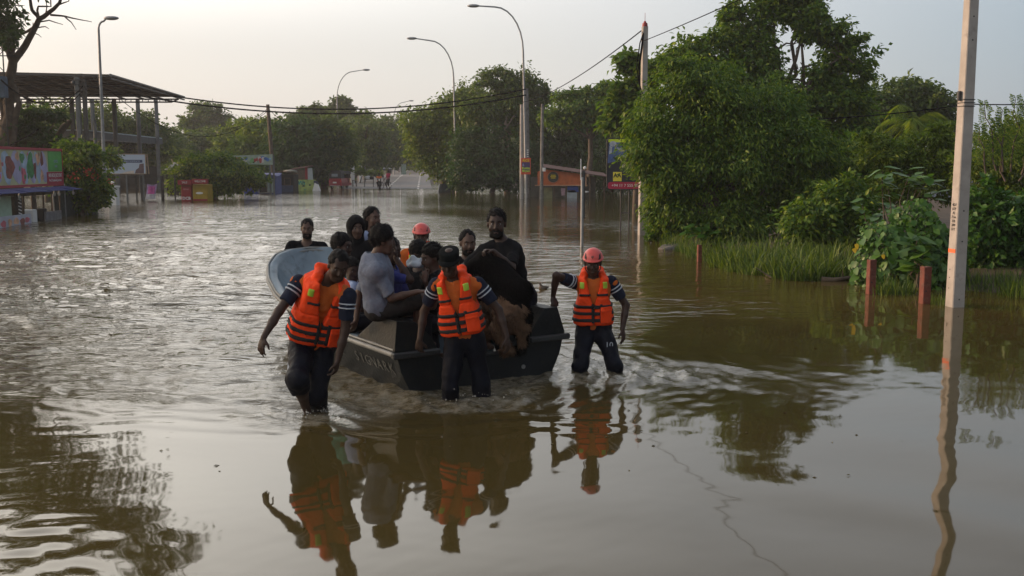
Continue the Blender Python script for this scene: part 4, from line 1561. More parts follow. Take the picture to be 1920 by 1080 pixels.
for sg in (-1, 1):
    S.ell(dg['head'] + hfrD[0] * .075 * sg - hf * .035 + Z3 * .0, np.array([hfrD[0], hf, Z3]), (.018, .038, .062), .02)
    hp_ = dg['rump'] + sd * .085 * sg + Z3 * .0
    kn = hp_ + fx * np.array([1, 1, 0]) * .16 - Z3 * .12 + sd * .05 * sg
    hk = hp_ - Z3 * .33 - fx * np.array([1, 1, 0]) * .02
    S.ell((hp_ + kn) / 2, np.array([sd, fx, np.cross(sd, fx)]), (.075, .12, .14), .06)
    S.cone(kn, hk, .062, .036, .03)
    S.cone(hk, hk + fx * np.array([1, 1, 0]) * .15 - Z3 * .05, .034, .030, .02)
    S.cone(hk + fx * np.array([1, 1, 0]) * .15 - Z3 * .05, hk + fx * np.array([1, 1, 0]) * .21 - Z3 * .055, .036, .030, .02)
    fs_ = dg['chest'] + sd * .10 * sg + fx * .05
    fe = fs_ - Z3 * .22 - fx * np.array([1, 1, 0]) * .02
    fp = np.array([fs_[0] + .03, fs_[1], .42])
    S.cone(fs_, fe, .075, .05, .04)
    S.cone(fe, fp, .048, .036, .03)
    S.cone(fp, fp + np.array([-.06, .02, -.02]), .042, .034, .02)
t0 = dg['rump'] - fx * .10 - Z3 * .02
S.cone(t0, P(982, 618, 9.56), .065, .05, .05)
S.cone(P(982, 618, 9.56), P(976, 642, 9.54), .05, .03, .04)
S.folds(.007, 40, 8)
bo = S.mesh("body", None, dog, base)
me = bo.data
me.materials.append(M['fur_black'])
me.materials.append(M['fur_tan'])
co = np.empty(len(me.vertices) * 3, np.float32)
me.vertices.foreach_get("co", co)
co = co.reshape(-1, 3)
no = np.empty(len(me.vertices) * 3, np.float32)
me.vertices.foreach_get("normal", no)
no = no.reshape(-1, 3)
wz = co + base
tanv = np.zeros(len(co), bool)
cx_ = dg['rump']
uu = (wz[:, 0] - cx_[0]) * sd[0] + (wz[:, 1] - cx_[1]) * sd[1]
tanv = (wz[:, 2] < cx_[2] + .13 + .04 * np.sin(uu * 40) + .02 * np.sin(uu * 93)) & (uu < .015 + .03 * np.sin(wz[:, 2] * 37)) & (no[:, 1] < .35)
tanv &= ~((uu > .055) & (wz[:, 2] > cx_[2] + .05))
qv = np.empty(len(me.loops), np.int32)
me.loops.foreach_get("vertex_index", qv)
fm_ = tanv[qv.reshape(-1, 4)].mean(1) > .5
me.polygons.foreach_set("material_index", fm_.astype(np.int32))
rng = np.random.default_rng(77)
for nm, sel, m_, n_ in (("fur", ~tanv, M['fur_black'], 7000), ("belly_fur", tanv, M['fur_tan'], 5000)):
    ids = rng.choice(np.nonzero(sel)[0], n_)
    p = co[ids] - no[ids] * .004
    ax_ = no[ids] * .42 + np.array([0, 0, -.75]) + rng.normal(size=(n_, 3)) * .18 + np.array([.25, -.1, 0])
    V, F = leaf_quads(p, ax_, no[ids] + rng.normal(size=(n_, 3)) * .5, .05, .010, rng, .1)
    fo = link(nm, np_mesh(nm, V, F, False), dog, m_)
    fo["kind"] = "stuff"
mb = MB()
hand = P(917, 470, 9.90)
mb.tube([hand, hand + np.array([-.03, .02, -.06]), P(905, 482, 9.93), P(899, 487, 9.95)], .006, 6)
mb.tube([hand, hand + np.array([.04, 0, -.05]), hand + np.array([.02, -.01, -.11]), hand + np.array([-.02, 0, -.04])], .005, 6)
tag(mb.build("leash", [M['cable']]), "thin leash held by the standing bearded man above the dog", "leash")
# bags among the passengers
rng = np.random.default_rng(3)
S = Sdf(P(765, 505, 9.7) - .25, P(800, 470, 9.7) + .25, .012)
S.ell(P(781, 495, 9.75), np.eye(3), (.085, .07, .045), .03)
S.ell(P(773, 487, 9.75), np.eye(3), (.04, .03, .05), .04)
S.ell(P(792, 490, 9.75), np.eye(3), (.03, .03, .04), .03)
S.folds(.013, 75, 4)
M['bagw'] = mat("white_plastic_bag", (.42, .46, .50), .35, .25, 14, .3, 40)
c0 = P(782, 500, 9.75)
c0[2] = .3
bg = thing("plastic_bag", "crumpled pale plastic bag on the boat beside the person in royal blue", "bag", c0)
S.mesh("bag", M['bagw'], bg, c0)

# splashes thrown up round the waders' legs
M['spray'] = mat("water_spray", (.36, .34, .31), .1, .1, 30)
rng = np.random.default_rng(17)
mb = MB()
for (px, py), n_, sp_ in (((578, 780), 60, .11), ((600, 768), 40, .09), ((845, 752), 14, .10), ((912, 752), 18, .10), ((1090, 694), 10, .11), ((1148, 694), 12, .11)):
    q = G(px, py)
    for _ in range(n_):
        o = rng.normal(size=3) * np.array([sp_, sp_ * .8, 0])
        o[2] = abs(rng.normal()) * .05 + .005
        r_ = rng.uniform(.0025, .0075)
        mb.ball(q + o, r_, 5, sq=(rng.uniform(.7, 1.6), 1, rng.uniform(.7, 1.8)))
tag(mb.build("water_spray", [M['spray']]), "small drops of water splashed up around the wading legs", None, None, "stuff")
# ------------------------------------------------------------------ poles, lamps, posts
def frame_pole(name, label, cat, px, py, top, w, m, group=None, rz=R(10), taper=.8, off=(0, 0)):
    b = G(px, py)
    Y = b[1]
    zt = P(px, top, Y)[2]
    root = thing(name, label, cat, (b[0], b[1], -.5), rz, group)
    mb = MB()
    n = 6
    for i in range(n):
        pass
    h = zt + .5
    def ring(z, s):
        c = s * .12
        return [(-s + c, -s, z), (s - c, -s, z), (s, -s + c, z), (s, s - c, z), (s - c, s, z), (-s + c, s, z), (-s, s - c, z), (-s, -s + c, z)]
    vs = ring(0, w / 2) + ring(h, w / 2 * taper)
    fs = [(i, (i + 1) % 8, 8 + (i + 1) % 8, 8 + i) for i in range(8)] + [tuple(range(8))[::-1], tuple(range(8, 16))]
    mb._add(vs, fs)
    mb.build("shaft", [m], root)
    return root, b, h

fp, fb, fh = frame_pole("utility_pole", "tall square concrete pole with an orange band standing in water at the right", "utility pole", 1790, 575, -330, .205, M['concrete'], taper=.62)
def pole_w(z):                       # half-width of the foreground pole at height z above its foot
    return .1025 * (1 - .38 * z / fh)
mb = MB()
z_ = P(1790, 470, fb[1])[2] + .5
hw_ = pole_w(z_) + .002
mb.box((-hw_, 0, z_), (.003, 2 * hw_ * .88, .055))
mb.build("painted_band", [M['paint_orange']], fp)
for i, tx in enumerate(("4ID7", "ATP", "AL", "7.5m", "250", "3/09", "LITT")):
    z_ = P(1790, 384 + i * 7.6, fb[1])[2] + .5
    text("lettering", tx, .058, M['ink'], fp, (-pole_w(z_) - .004, 0, z_), (R(90), 0, R(-90)), ext=.001, sx=.9)
mb = MB()
for py_, a in ((32, 1), (76, 1), (452, 1), (395, 1), (520, 0), (540, 0), (505, 0), (560, 1), (577, 0)):
    z_ = P(1790, py_, fb[1])[2] + .5
    q = pole_w(z_)
    if a:
        mb.cyl((0, -q - .001, z_), (0, -q - .004, z_), .012, None, 8)
    else:
        mb.cyl((-q - .001, .02, z_), (-q - .004, .02, z_), .009, None, 8)
mb.build("bolt_hole", [M['ink']], fp)
mb = MB()
z_ = P(1815, 193, fb[1])[2] + .5
q = pole_w(z_)
for dz in (0, .045, -.05):
    mb.box((0, 0, z_ + dz), (2 * q + .014, 2 * q + .014, .012))
mb.box((-q - .03, 0, z_ + .1), (.05, .06, .14), ch=.01)
mb.build("clamp", [M['darksteel']], fp)

for px, py, tp, w, lb in ((1311, 491, 459, .09, "short rusty red post at the edge of the tall grass, farthest of the three"), (1632, 551, 487, .12, "rusty red post in the water left of the vine mound"), (1733, 569, 500, .13, "rusty red post in the water just left of the concrete pole")):
    root, b, h = frame_pole("marker_post", lb, "post", px, py, tp, w, M['rust'], "red marker posts along the flooded verge", taper=.97)
    mb = MB()
    mb.cyl((-.02, -w / 2, .5 + .2), (-.02, -w / 2 - .004, .5 + .2), .012, None, 8)
    mb.build("bolt_hole", [M['ink']], root)

up, ub, uh = frame_pole("utility_pole", "grey concrete pole with black cable loop and red cap beside the mango tree", "utility pole", 1203, 441, 50, .20, M['concrete'], taper=.78, rz=R(12))
mb = MB()
mb.cyl((0, 0, uh), (0, 0, uh + .10), .085, .075, 10)
mb.cyl((0, 0, uh + .1), (0, 0, uh + .16), .05, .03, 10)
mb.cyl((0, 0, uh + .16), (0, 0, uh + .40), .008, .006, 6)
mb.build("cap", [M['redp']], up)
mb = MB()
for k, (o, l) in enumerate(((-.13, 1.9), (-.19, 1.6), (-.10, 2.6))):
    mb.tube([(-.08, -.10, uh - .2), (o, -.12, uh - .5), (o - .09, -.12, uh - 1.2), (o - .02, -.12, uh - l), (-.05, -.11, uh - l - .5)], .018, 6)
mb.build("cable_loop", [M['cable']], up)

b = G(1091, 462)
mp_ = thing("metal_post", "thin grey metal sign post without its sign behind the helmeted rescuer", "post", (b[0], b[1], -.5))
h_ = P(1091, 296, b[1])[2] + .5
mb = MB()
mb.cyl((0, 0, 0), (0, 0, h_ - .5), .042, .042, 10)
mb.build("tube", [M['steel']], mp_)
mb = MB()
mb.box((.03, 0, h_ - .95), (.085, .05, 1.25), ch=.01)
mb.build("bracket", [M['darksteel']], mp_)
mb = MB()
mb.box((-.045, -.01, h_ - .30), (.022, .02, .55))
mb.ball((.06, 0, h_ - .26), .045, 8)
mb.build("torn_edge", [M['white']], mp_)

def lamp(label, px, ptop, head, Y, flip, bend=.0, r=.085, zt=12.4, hd_len=1.0):
    b = P(px, 360, Y)
    zt = P(px, ptop, Y)[2]
    e = P(head[0], head[1], Y)
    root = thing("street_lamp", label, "street lamp", (b[0], b[1], -.5), 0, "street lamps along the flooded road")
    top = P(ptop and bend or px, ptop, Y)
    dx = e[0] - top[0]
    z0 = zt + .5 - abs(dx) * .95
    pts = [(0, 0, 0)]
    tx = top[0] - b[0]
    for i in range(1, 5):
        pts.append((tx * i / 4, 0, z0 * i / 4))
    for i in range(1, 8):
        a = math.pi / 2 * i / 7
        pts.append((tx + dx * .62 * (1 - math.cos(a)), 0, z0 + (zt + .5 - z0) * math.sin(a)))
    pts.append((e[0] - b[0], 0, e[2] + .5))
    rad = [r * 1.25, r * 1.15, r, r * .9, r * .75] + [r * .62] * 7 + [r * .5]
    mb = MB()
    mb.tube(pts, rad, 8)
    mb.build("pole", [M['steel']], root)
    mb = MB()
    sg = 1 if dx > 0 else -1
    c = np.array([e[0] - b[0], 0, e[2] + .5])
    mb.ball(c + np.array([sg * .25 * hd_len, 0, .0]), .42 * hd_len, 12, sq=(1, .5, .26))
    mb.build("lamp_head", [M['steel']], root)
    return root
lamp("street lamp at far left rising behind the bougainvillea", 197, 40, (200, 34), 55, 1, bend=184)
lamp("tallest looking street lamp, beside the concrete poles left of the orange kiosk", 988, 13, (895, 11), 66, -1, bend=981)
lamp("street lamp against the bushy trees, arm to the left, next beyond the tallest one", 856, 76, (778, 72), 80, -1, bend=850)
lamp("street lamp above the far trees with arm to the right", 633, 134, (682, 131), 107, 1, bend=631, r=.075)
lamp("most distant street lamp, small above the trees at the end of the road", 739, 192, (768, 189), 159, 1, bend=738, r=.075)

def round_pole(name, label, px, py, top, r, m, cat="utility pole", px2=None, Y=None, group=None):
    b = G(px, py) if Y is None else P(px, py, Y)
    e = P(px if px2 is None else px2, top, b[1])
    root = thing(name, label, cat, (b[0], b[1], -.5), 0, group)
    mb = MB()
    mb.tube([(0, 0, 0), ((e[0] - b[0]) * .5, 0, (e[2] + .5) * .5), (e[0] - b[0], 0, e[2] + .5)], [r * 1.15, r, r * .85], 10)
    mb.build("shaft", [m], root)
    return root, b, e
pA, pAb, pAe = round_pole("utility_pole", "pale slim concrete pole left of the lamp beside the orange kiosk", 978, 373, 196, .125, M['concrete'])
pB, pBb, pBe = round_pole("utility_pole", "thick grey concrete pole carrying the small red and yellow sign", 989, 370, 166, .20, M['concrete_dark'], px2=986)
pC, pCb, pCe = round_pole("utility_pole", "dark pole with a small white meter box in front of the orange kiosk", 1015, 373, 195, .11, M['concrete_dark'], px2=1017)
mb = MB()
q = P(1020, 318, pCb[1]) - np.array([pCb[0], pCb[1], -.5])
mb.box((q[0], -.16, q[2]), (.19, .12, .24), ch=.015)
mb.build("meter_box", [M['white']], pC)
mb = MB()
for i in range(5):
    z = 3.6 + i * .35
    mb.box((-.0, -.205, P(988, 280, 64)[2] + .5 - i * .14), (.12, .02, .07))
mb.build("painted_number", [M['white']], pB)
mb = MB()
q = P(987, 358, pBb[1]) - np.array([pBb[0], pBb[1], -.5])
mb.box((q[0], -.225, q[2]), (.24, .012, .34))
mb.build("paper_notice", [M['white']], pB)
b = P(986, 327, 63.4)
sg_ = thing("advert_sign", "small red framed sign with yellow lettering on the concrete poles", "sign", (b[0], b[1], b[2]))
w_, h_ = .62, 1.03
mb = MB()
mb.box((0, 0, h_ / 2), (w_, .05, h_), ch=.01)
mb.build("frame", [mat("sign_red", (.55, .07, .02), .6, .15, 6)], sg_)
mb = MB()
mb.box((0, -.028, h_ * .44), (w_ * .84, .01, h_ * .60))
mb.build("panel", [mat("sign_violet", (.06, .035, .12), .6, .15, 6)], sg_)
M['sy'] = mat("sign_yellow", (.70, .52, .02), .6, .08, 6)
text("lettering", "RICE", .20, M['sy'], sg_, (0, -.036, h_ * .84), (R(90), 0, 0), bold=.006)
text("lettering", "&", .22, mat("sign_lilac", (.40, .35, .60), .6, .1, 6), sg_, (-.16, -.038, h_ * .58), (R(90), 0, 0))
M['slime'] = mat("sign_lime", (.50, .62, .03), .6, .08, 6)
text("lettering", "Kottu", .21, M['slime'], sg_, (.0, -.038, h_ * .38), (R(90), 0, 0), bold=.008)
text("lettering", "Biryani", .17, M['slime'], sg_, (.0, -.038, h_ * .21), (R(90), 0, 0), bold=.008)
round_pole("utility_pole", "leaning wooden pole beside the colourful shop sign, thin stay wires at its top", 515, 350, 196, .16, M['wood'], px2=502, Y=82)
dp, dpb, dpe = round_pole("sign_pole", "far thin pole with blue road sign by the white gate pillars", 685, 330, 234, .10, M['steel'], cat="sign post", px2=682, Y=118)
mb = MB()
q = P(685, 288, 118) - np.array([dpb[0], dpb[1], -.5])
mb.box((q[0], -.1, q[2]), (.62, .04, .95), ch=.02)
mb.build("sign_panel", [mat("faded_blue_sign", (.20, .33, .42), .6, .3, 4)], dp)

# wires
def wire(label, a, b, sag, r=.022, n=24, grp=None):
    a, b = np.array(a), np.array(b)
    t = np.linspace(0, 1, n)
    pts = [a + (b - a) * q - np.array([0, 0, 4 * sag * q * (1 - q)]) for q in t]
    mb = MB()
    mb.tube(pts, r, 5)
    o = mb.build("overhead_wire", [M['cable']])
    return tag(o, label, "wire", "overhead wires")
wire("upper of the two thick wires spanning the water from the pavilion to the lamp pole", P(160, 148, 56), P(986, 167, 64), 1.45, .04, 30)
wire("lower of the two thick wires spanning the water from the pavilion to the lamp pole", P(160, 160, 56), P(986, 178, 64), 1.35, .045, 30)
wire("thin wire rising from the slim concrete pole to the capped pole top", P(979, 192, 64), P(1202, 58, 30.2), .35, .018)
wire("overhead wire leaving the capped pole top up towards the upper right", P(1204, 78, 30.2), P(1640, -120, 15.5), .05, .012)
wire("dark wire between the mango tree and the foreground concrete pole", P(1300, 223, 37), P(1815, 195, 37), .25, .022)
wire("dark wire right of the foreground concrete pole", P(1815, 195, 37), P(2300, 150, 37), .30, .022)
wire("pale cable drooping left from the doubled concrete pole by the pavilion", P(155, 162, 55), P(2, 150, 44), 1.0, .035)
wire("pale stay cable running from the doubled pole down behind the juice stall sign", P(153, 172, 55), P(20, 272, 43), .25, .028)
wire("thin wire falling from the pavilion across to the dome shaped tree", P(205, 168, 66), P(500, 205, 82), 2.6, .022)
wire("thin stay wire to the left of the leaning wooden pole", P(502, 208, 82), P(430, 240, 90), .3, .02)
wire("thin stay wire to the right of the leaning wooden pole", P(503, 204, 82), P(545, 232, 92), .2, .02)

# ------------------------------------------------------------------ motoring billboard with phone number
b = G(1171, 436)
bb = thing("billboard", "black roadside billboard with yellow square emblem and phone number, half hidden by leaves", "billboard", (b[0], b[1], -.5), R(-6))
Yb = b[1]
zb_, zt_ = P(1171, 355, Yb)[2] + .5, P(1171, 259, Yb)[2] + .5
mb = MB()
mb.cyl((-.13, .02, 0), (-.13, .02, zb_ + .1), .022, None, 8)
mb.build("leg", [M['darksteel']], bb)
mb = MB()
mb.cyl((.13, .02, 0), (.13, .02, zb_ + .1), .022, None, 8)
mb.build("leg", [M['darksteel']], bb)
mb = MB()
mb.cyl((-.13, .02, .5 + .62), (.13, .02, .5 + .62), .015, None, 6)
mb.build("crossbar", [M['darksteel']], bb)
def rrect(w, h, r, z0, y, n=5):
    q = []
    for cx, cz, a0 in ((w / 2 - r, r, -90), (w / 2 - r, h - r, 0), (-w / 2 + r, h - r, 90), (-w / 2 + r, r, 180)):
        for i in range(n):
            a = R(a0 + 90 * i / (n - 1))
            q.append((cx + r * math.cos(a), y, z0 + cz + r * math.sin(a)))
    return q
wB, hB = 1.16, zt_ - zb_
mb = MB()
mb.prism(rrect(wB, hB, .10, zb_, -.03), (0, .06, 0))
mb.build("panel", [mat("billboard_black", (.012, .014, .022), .45, .3, 5)], bb)
fr = rrect(wB, hB, .10, zb_, -.036)
mb = MB()
mb.tube(fr + [fr[0]], .014, 6)
mb.build("frame", [M['darksteel']], bb)
mb = MB()
mb.prism(rrect(wB * .94, .22, .08, zb_ + .01, -.036), (0, .004, 0))
mb.build("red_strip", [mat("billboard_red", (.36, .015, .05), .45, .1, 5)], bb)
text("lettering", "+94 11 7 555 557", .125, M['white'], bb, (.02, -.042, zb_ + .12), (R(90), 0, 0), ext=.001)
mb = MB()
mb.prism(rrect(wB * .94, .10, .03, zt_ - .13, -.036), (0, .004, 0))
mb.build("yellow_strip", [M['slime']], bb)
mb = MB()
mb.box((-.25, -.036, zb_ + .40), (.27, .008, .29))
mb.build("emblem_panel", [mat("emblem_yellow", (.66, .56, .06), .5, .08, 5)], bb)
text("lettering", "AA", .18, M['ink'], bb, (-.25, -.043, zb_ + .43), (R(90), 0, 0), ext=.001, bold=.006)
text("lettering", "DON'T", .115, M['white'], bb, (.06, -.038, zb_ + 1.02), (R(90), 0, 0), ext=.001)
text("lettering", "DRIVE", .135, M['white'], bb, (.08, -.038, zb_ + .72), (R(90), 0, 0), ext=.001)
mb = MB()
pb = [mat("print_blue", (.05, .09, .24), .5, .3, 8), mat("print_pale", (.33, .36, .42), .5, .25, 8)]
mb.prism([(-.56, -.035, zb_ + .82), (-.30, -.035, zb_ + .88), (-.40, -.035, zb_ + 1.0), (.30, -.035, zb_ + 1.06), (.2, -.035, zb_ + 1.26), (-.1, -.035, zb_ + 1.30), (-.2, -.035, zb_ + 1.5), (-.52, -.035, zb_ + 1.45)], (0, .003, 0), 0)
mb.prism([(-.40 + .11 * math.cos(a), -.039, zb_ + 1.42 + .09 * math.sin(a)) for a in np.linspace(0, 6, 9)], (0, .002, 0), 1)
mb.prism([(-.52, -.039, zb_ + 1.1), (-.44, -.039, zb_ + 1.1), (-.42, -.039, zb_ + 1.32), (-.50, -.039, zb_ + 1.36)], (0, .002, 0), 1)
mb.prism([(-.3, -.039, zb_ + 1.25), (-.08, -.039, zb_ + 1.2), (-.06, -.039, zb_ + 1.25), (-.26, -.039, zb_ + 1.31)], (0, .002, 0), 1)
mb.build("printed_picture", pb, bb)

# ------------------------------------------------------------------ orange roadside kiosk
M['ork'] = mat("orange_boarding", (.50, .125, .035), .75, .2, 3, .1, 20, dirt=(.20, .10, .06), dirt_s=2.5, dirt_t=.56)
M['rustroof'] = mat("rusty_roof_sheet", (.115, .060, .055), .8, .25, 4, .25, 20)
kb = G(1056, 372)
kY = kb[1]
kk = thing("roadside_kiosk", "flooded orange food kiosk with round emblem and rusty sloping roof", "kiosk", (kb[0], kb[1], -.5), 0)
s = pxm(kY)
kx = lambda px: (px - 1056) / s
kz = lambda py: P(1056, py, kY)[2] + .5
mb = MB()
mb.prism([(kx(1008), 0, kz(347)), (kx(1097), 0, kz(347)), (kx(1097), 0, kz(327)), (kx(1020), 0, kz(317.5)), (kx(1008), 0, kz(322))], (0, .06, 0))
mb.build("signboard", [M['ork']], kk)
mb = MB()
mb.box((kx(1052), -.035, kz(347.5)), (kx(1106) - kx(1008), .05, .06))
mb.box((kx(1098), -.04, kz(337)), (.07, .05, .85))
mb.build("trim", [mat("pale_orange_trim", (.50, .28, .17), .7, .15, 6)], kk)
mb = MB()
c_ = (kx(1037), kz(332))
mb.cyl((c_[0], -.02, c_[1]), (c_[0], -.035, c_[1]), .37, None, 28)
o = mb.build("emblem_ring", [mat("emblem_ring_tan", (.36, .20, .12), .7, .15, 6)], kk)
mb = MB()
mb.cyl((c_[0], -.034, c_[1]), (c_[0], -.045, c_[1]), .335, None, 28)
mb.build("emblem_disc", [mat("emblem_dark", (.030, .030, .022), .6, .3, 6)], o)
mb = MB()
for dz, w in ((.12, .30), (.03, .36), (-.06, .30)):
    mb.box((c_[0], -.05, c_[1] + dz), (w, .01, .055))
mb.build("emblem_bars", [M['sy']], o)
# corrugated roof sheets, each a strip of its own
nS = 9
for i in range(nS):
    xa, xb = kx(1018 + i * 13.4), kx(1018 + (i + 1) * 13.4)
    za, zb2 = kz(314 + i * 2.0), kz(314 + (i + 1) * 2.0)
    mb = MB()
    mb.prism([(xa, -.45, za), (xb + .03, -.45, zb2), (xb + .03, -.45, zb2 + .035), (xa, -.45, za + .035)], (0, 3.6, .22))
    mb.build("roof_sheet", [M['rustroof']], kk)
for px in (1012, 1039, 1062, 1083, 1106, 1134):
    mb = MB()
    mb.box((kx(px), .12 if px < 1110 else .6, (kz(330)) / 2), (.08, .08, kz(330)))
    mb.build("post", [M['wood']], kk)
mb = MB()
mb.box((kx(1060), 2.9, kz(335) / 2), (kx(1136) - kx(1010), .06, kz(330)))
mb.build("back_wall", [mat("kiosk_back", (.11, .11, .095), .9, .25, 3)], kk)
mb = MB()
mb.box((kx(1072), .30, .68), (kx(1083) - kx(1062), .4, .70))
mb.build("counter", [mat("grey_counter", (.32, .35, .37), .7, .15, 4)], kk)
mb = MB()
mb.box((kx(1028), .35, .75), (kx(1036) - kx(1020), .05, .9))
mb.build("side_panel", [mat("olive_panel", (.22, .225, .12), .8, .2, 4)], kk)
mb = MB()
mb.prism([(kx(1064), .1, kz(349)), (kx(1083), .1, kz(349)), (kx(1083), .1, kz(361)), (kx(1064), .1, kz(361))], (0, .02, 0))
mb.prism([(kx(1081), .07, kz(350)), (kx(1083.5), .07, kz(350)), (kx(1085), .07, kz(360)), (kx(1078.5), .07, kz(359.5))], (0, .02, 0))
mb.build("blue_curtain", [M['bluep']], kk)
mb = MB()
mb.prism([(kx(1052), .15, kz(353)), (kx(1060), .15, kz(353)), (kx(1059), .15, kz(366)), (kx(1053), .15, kz(367))], (0, .03, 0))
mb.build("hanging_cloth", [mat("pink_cloth", (.40, .26, .30), .9, .2, 8)], kk)
mb = MB()
mb.box((kx(1093), .1, kz(338)), (.35, .03, .5))
mb.build("framed_notice", [M['darkin']], kk)
mb = MB()
mb.ball((kx(1098), .2, kz(360)), .16, 8, sq=(1.6, .6, .45))
mb.build("white_bundle", [M['white']], kk)

# ------------------------------------------------------------------ pavilion with flat roof on the left
M['roofdark'] = mat("dark_roof_sheet", (.085, .075, .062), .85, .3, 3, .2, 12)
pv = thing("open_pavilion", "unfinished open pavilion of steel columns under a wide dark flat roof", "building", (-35, 70, -.5))
o3 = np.array([-35, 70, -.5])
def pv_(px, py, Y):
    return P(px, py, Y) - o3
nA = 10
near_l, near_r, far_r, far_l = P(-200, 132, 58), P(207, 141, 58), P(345, 182, 80), P(-120, 182, 80)
for i in range(nA):
    t0, t1 = i / nA, (i + .985) / nA
    a, b_, c_, d_ = near_l + (far_l - near_l) * t0, near_r + (far_r - near_r) * t0, near_r + (far_r - near_r) * t1, near_l + (far_l - near_l) * t1
    mb = MB()
    mb.prism([a - o3, b_ - o3, c_ - o3, d_ - o3], (0, 0, .05))
    mb.build("roof_sheet", [M['roofdark']], pv)
    mb = MB()
    mb.tube([a - o3 - np.array([0, 0, .08]), b_ - o3 - np.array([0, 0, .08])], .06, 4)
    mb.build("purlin", [M['darksteel']], pv)
for i in range(14):                       # rafters under the sheets
    t = i / 13
    a, d_ = near_l + (near_r - near_l) * t, far_l + (far_r - far_l) * t
    mb = MB()
    mb.tube([a - o3 - np.array([0, 0, .2]), d_ - o3 - np.array([0, 0, .2])], .07, 4)
    mb.build("rafter", [M['darksteel']], pv)
mb = MB()
a0, a1 = pv_(-100, 186, 79), pv_(335, 186, 79)
mb.tube([a0, a1], .06, 5)
mb.tube([pv_(-100, 191.5, 79), pv_(322, 191.5, 79), a1], .06, 5)
for i in range(40):
    x = -100 + i * 10.8
    mb.tube([pv_(x, 186, 79), pv_(x, 191.5, 79)], .035, 4)
mb.build("eave_truss", [M['darksteel']], pv)
mb = MB()
mb.tube([near_r - o3, far_r - o3], .10, 5)
mb.build("edge_beam", [M['concrete_dark']], pv)
M['colgrey'] = mat("column_bluegrey", (.10, .112, .118), .75, .15, 4, .15, 20)
for px, Y in ((140, 77), (219, 78), (263, 83), (297, 90), (60, 78), (178, 86), (-30, 78)):
    zt2 = P(px, 187, Y)[2]
    bx = P(px, 300, Y)
    mb = MB()
    mb.box((bx[0] - o3[0], Y - o3[1], (zt2 + .6) / 2), (.27, .26, zt2 + .6), ch=.02)
    mb.build("column", [M['colgrey']], pv)
mb = MB()
B0, B1, B2 = pv_(-60, 252, 77), pv_(158, 252, 77), pv_(301, 266, 91)
for a, b_ in ((B0, B1), (B1, B2)):
    mb.prism([a + np.array([0, 0, -.22]), b_ + np.array([0, 0, -.22]), b_ + np.array([0, 0, .28]), a + np.array([0, 0, .28])], (.06, .35, 0))
mb.build("floor_beam", [M['colgrey']], pv)
mb = MB()
for a, b_ in ((B0, B1), (B1, B2)):
    mb.prism([a + np.array([0, -.04, .29]), b_ + np.array([0, -.04, .29]), b_ + np.array([0, -.04, .37]), a + np.array([0, -.04, .37])], (.06, .30, 0))
mb.build("beam_edge", [mat("pale_metal_edge", (.42, .52, .55), .5, .12, 4)], pv)
mb = MB()
mb.prism([pv_(-60, 262, 84), pv_(160, 262, 84), pv_(290, 270, 97), pv_(290, 270, 108), pv_(-60, 266, 100)], (0, 0, .15))
mb.build("floor_slab", [M['concrete_dark']], pv)
mb = MB()
mb.prism([pv_(205, 318, 88), pv_(300, 322, 97), pv_(300, 366, 97), pv_(205, 368, 88)], (0, .2, 0))
mb.build("ground_wall", [mat("brown_wall", (.10, .085, .065), .9, .3, 2)], pv)
mb = MB()
mb.prism([pv_(262, 345, 90), pv_(300, 345, 94), pv_(300, 312, 94), pv_(262, 312, 90)], (0, .1, 0))
mb.build("shutter", [M['darkin']], pv)

# doubled H-section pole
hb_ = P(160, 372, 55)
hp2 = thing("concrete_pole", "doubled H section concrete pole with wire clamps in front of the pavilion", "utility pole", (hb_[0], hb_[1], -.5))
zt2 = P(160, 145, 55)[2] + .5
mb = MB()
mb.box((-.12, 0, zt2 / 2), (.24, .2, zt2), ch=.02)
mb.build("shaft", [M['colgrey']], hp2)
mb = MB()
mb.box((.20, .12, zt2 * .485), (.20, .2, zt2 * .97), ch=.02)
mb.build("shaft", [M['darksteel']], hp2)
mb = MB()
mb.tube([(-.25, 0, zt2), (-.22, 0, zt2 + .18), (.2, 0, zt2 + .18), (.28, 0, zt2)], .025, 5)
for dz in (-.15, -.4, -.7):
    mb.box((.03, 0, zt2 + dz), (.62, .3, .05))
mb.ball((-.3, -.1, zt2 - .3), .12, 8)
mb.build("clamp", [M['darksteel']], hp2)
q = P(184, 360, 62)
hq = thing("concrete_pole", "slim grey pole right of the doubled pole, before the pavilion", "utility pole", (q[0], q[1], -.5))
mb = MB()
mb.cyl((0, 0, 0), (0, 0, P(178, 225, 62)[2] + .5), .12, .10, 8)
mb.build("shaft", [M['colgrey']], hq)

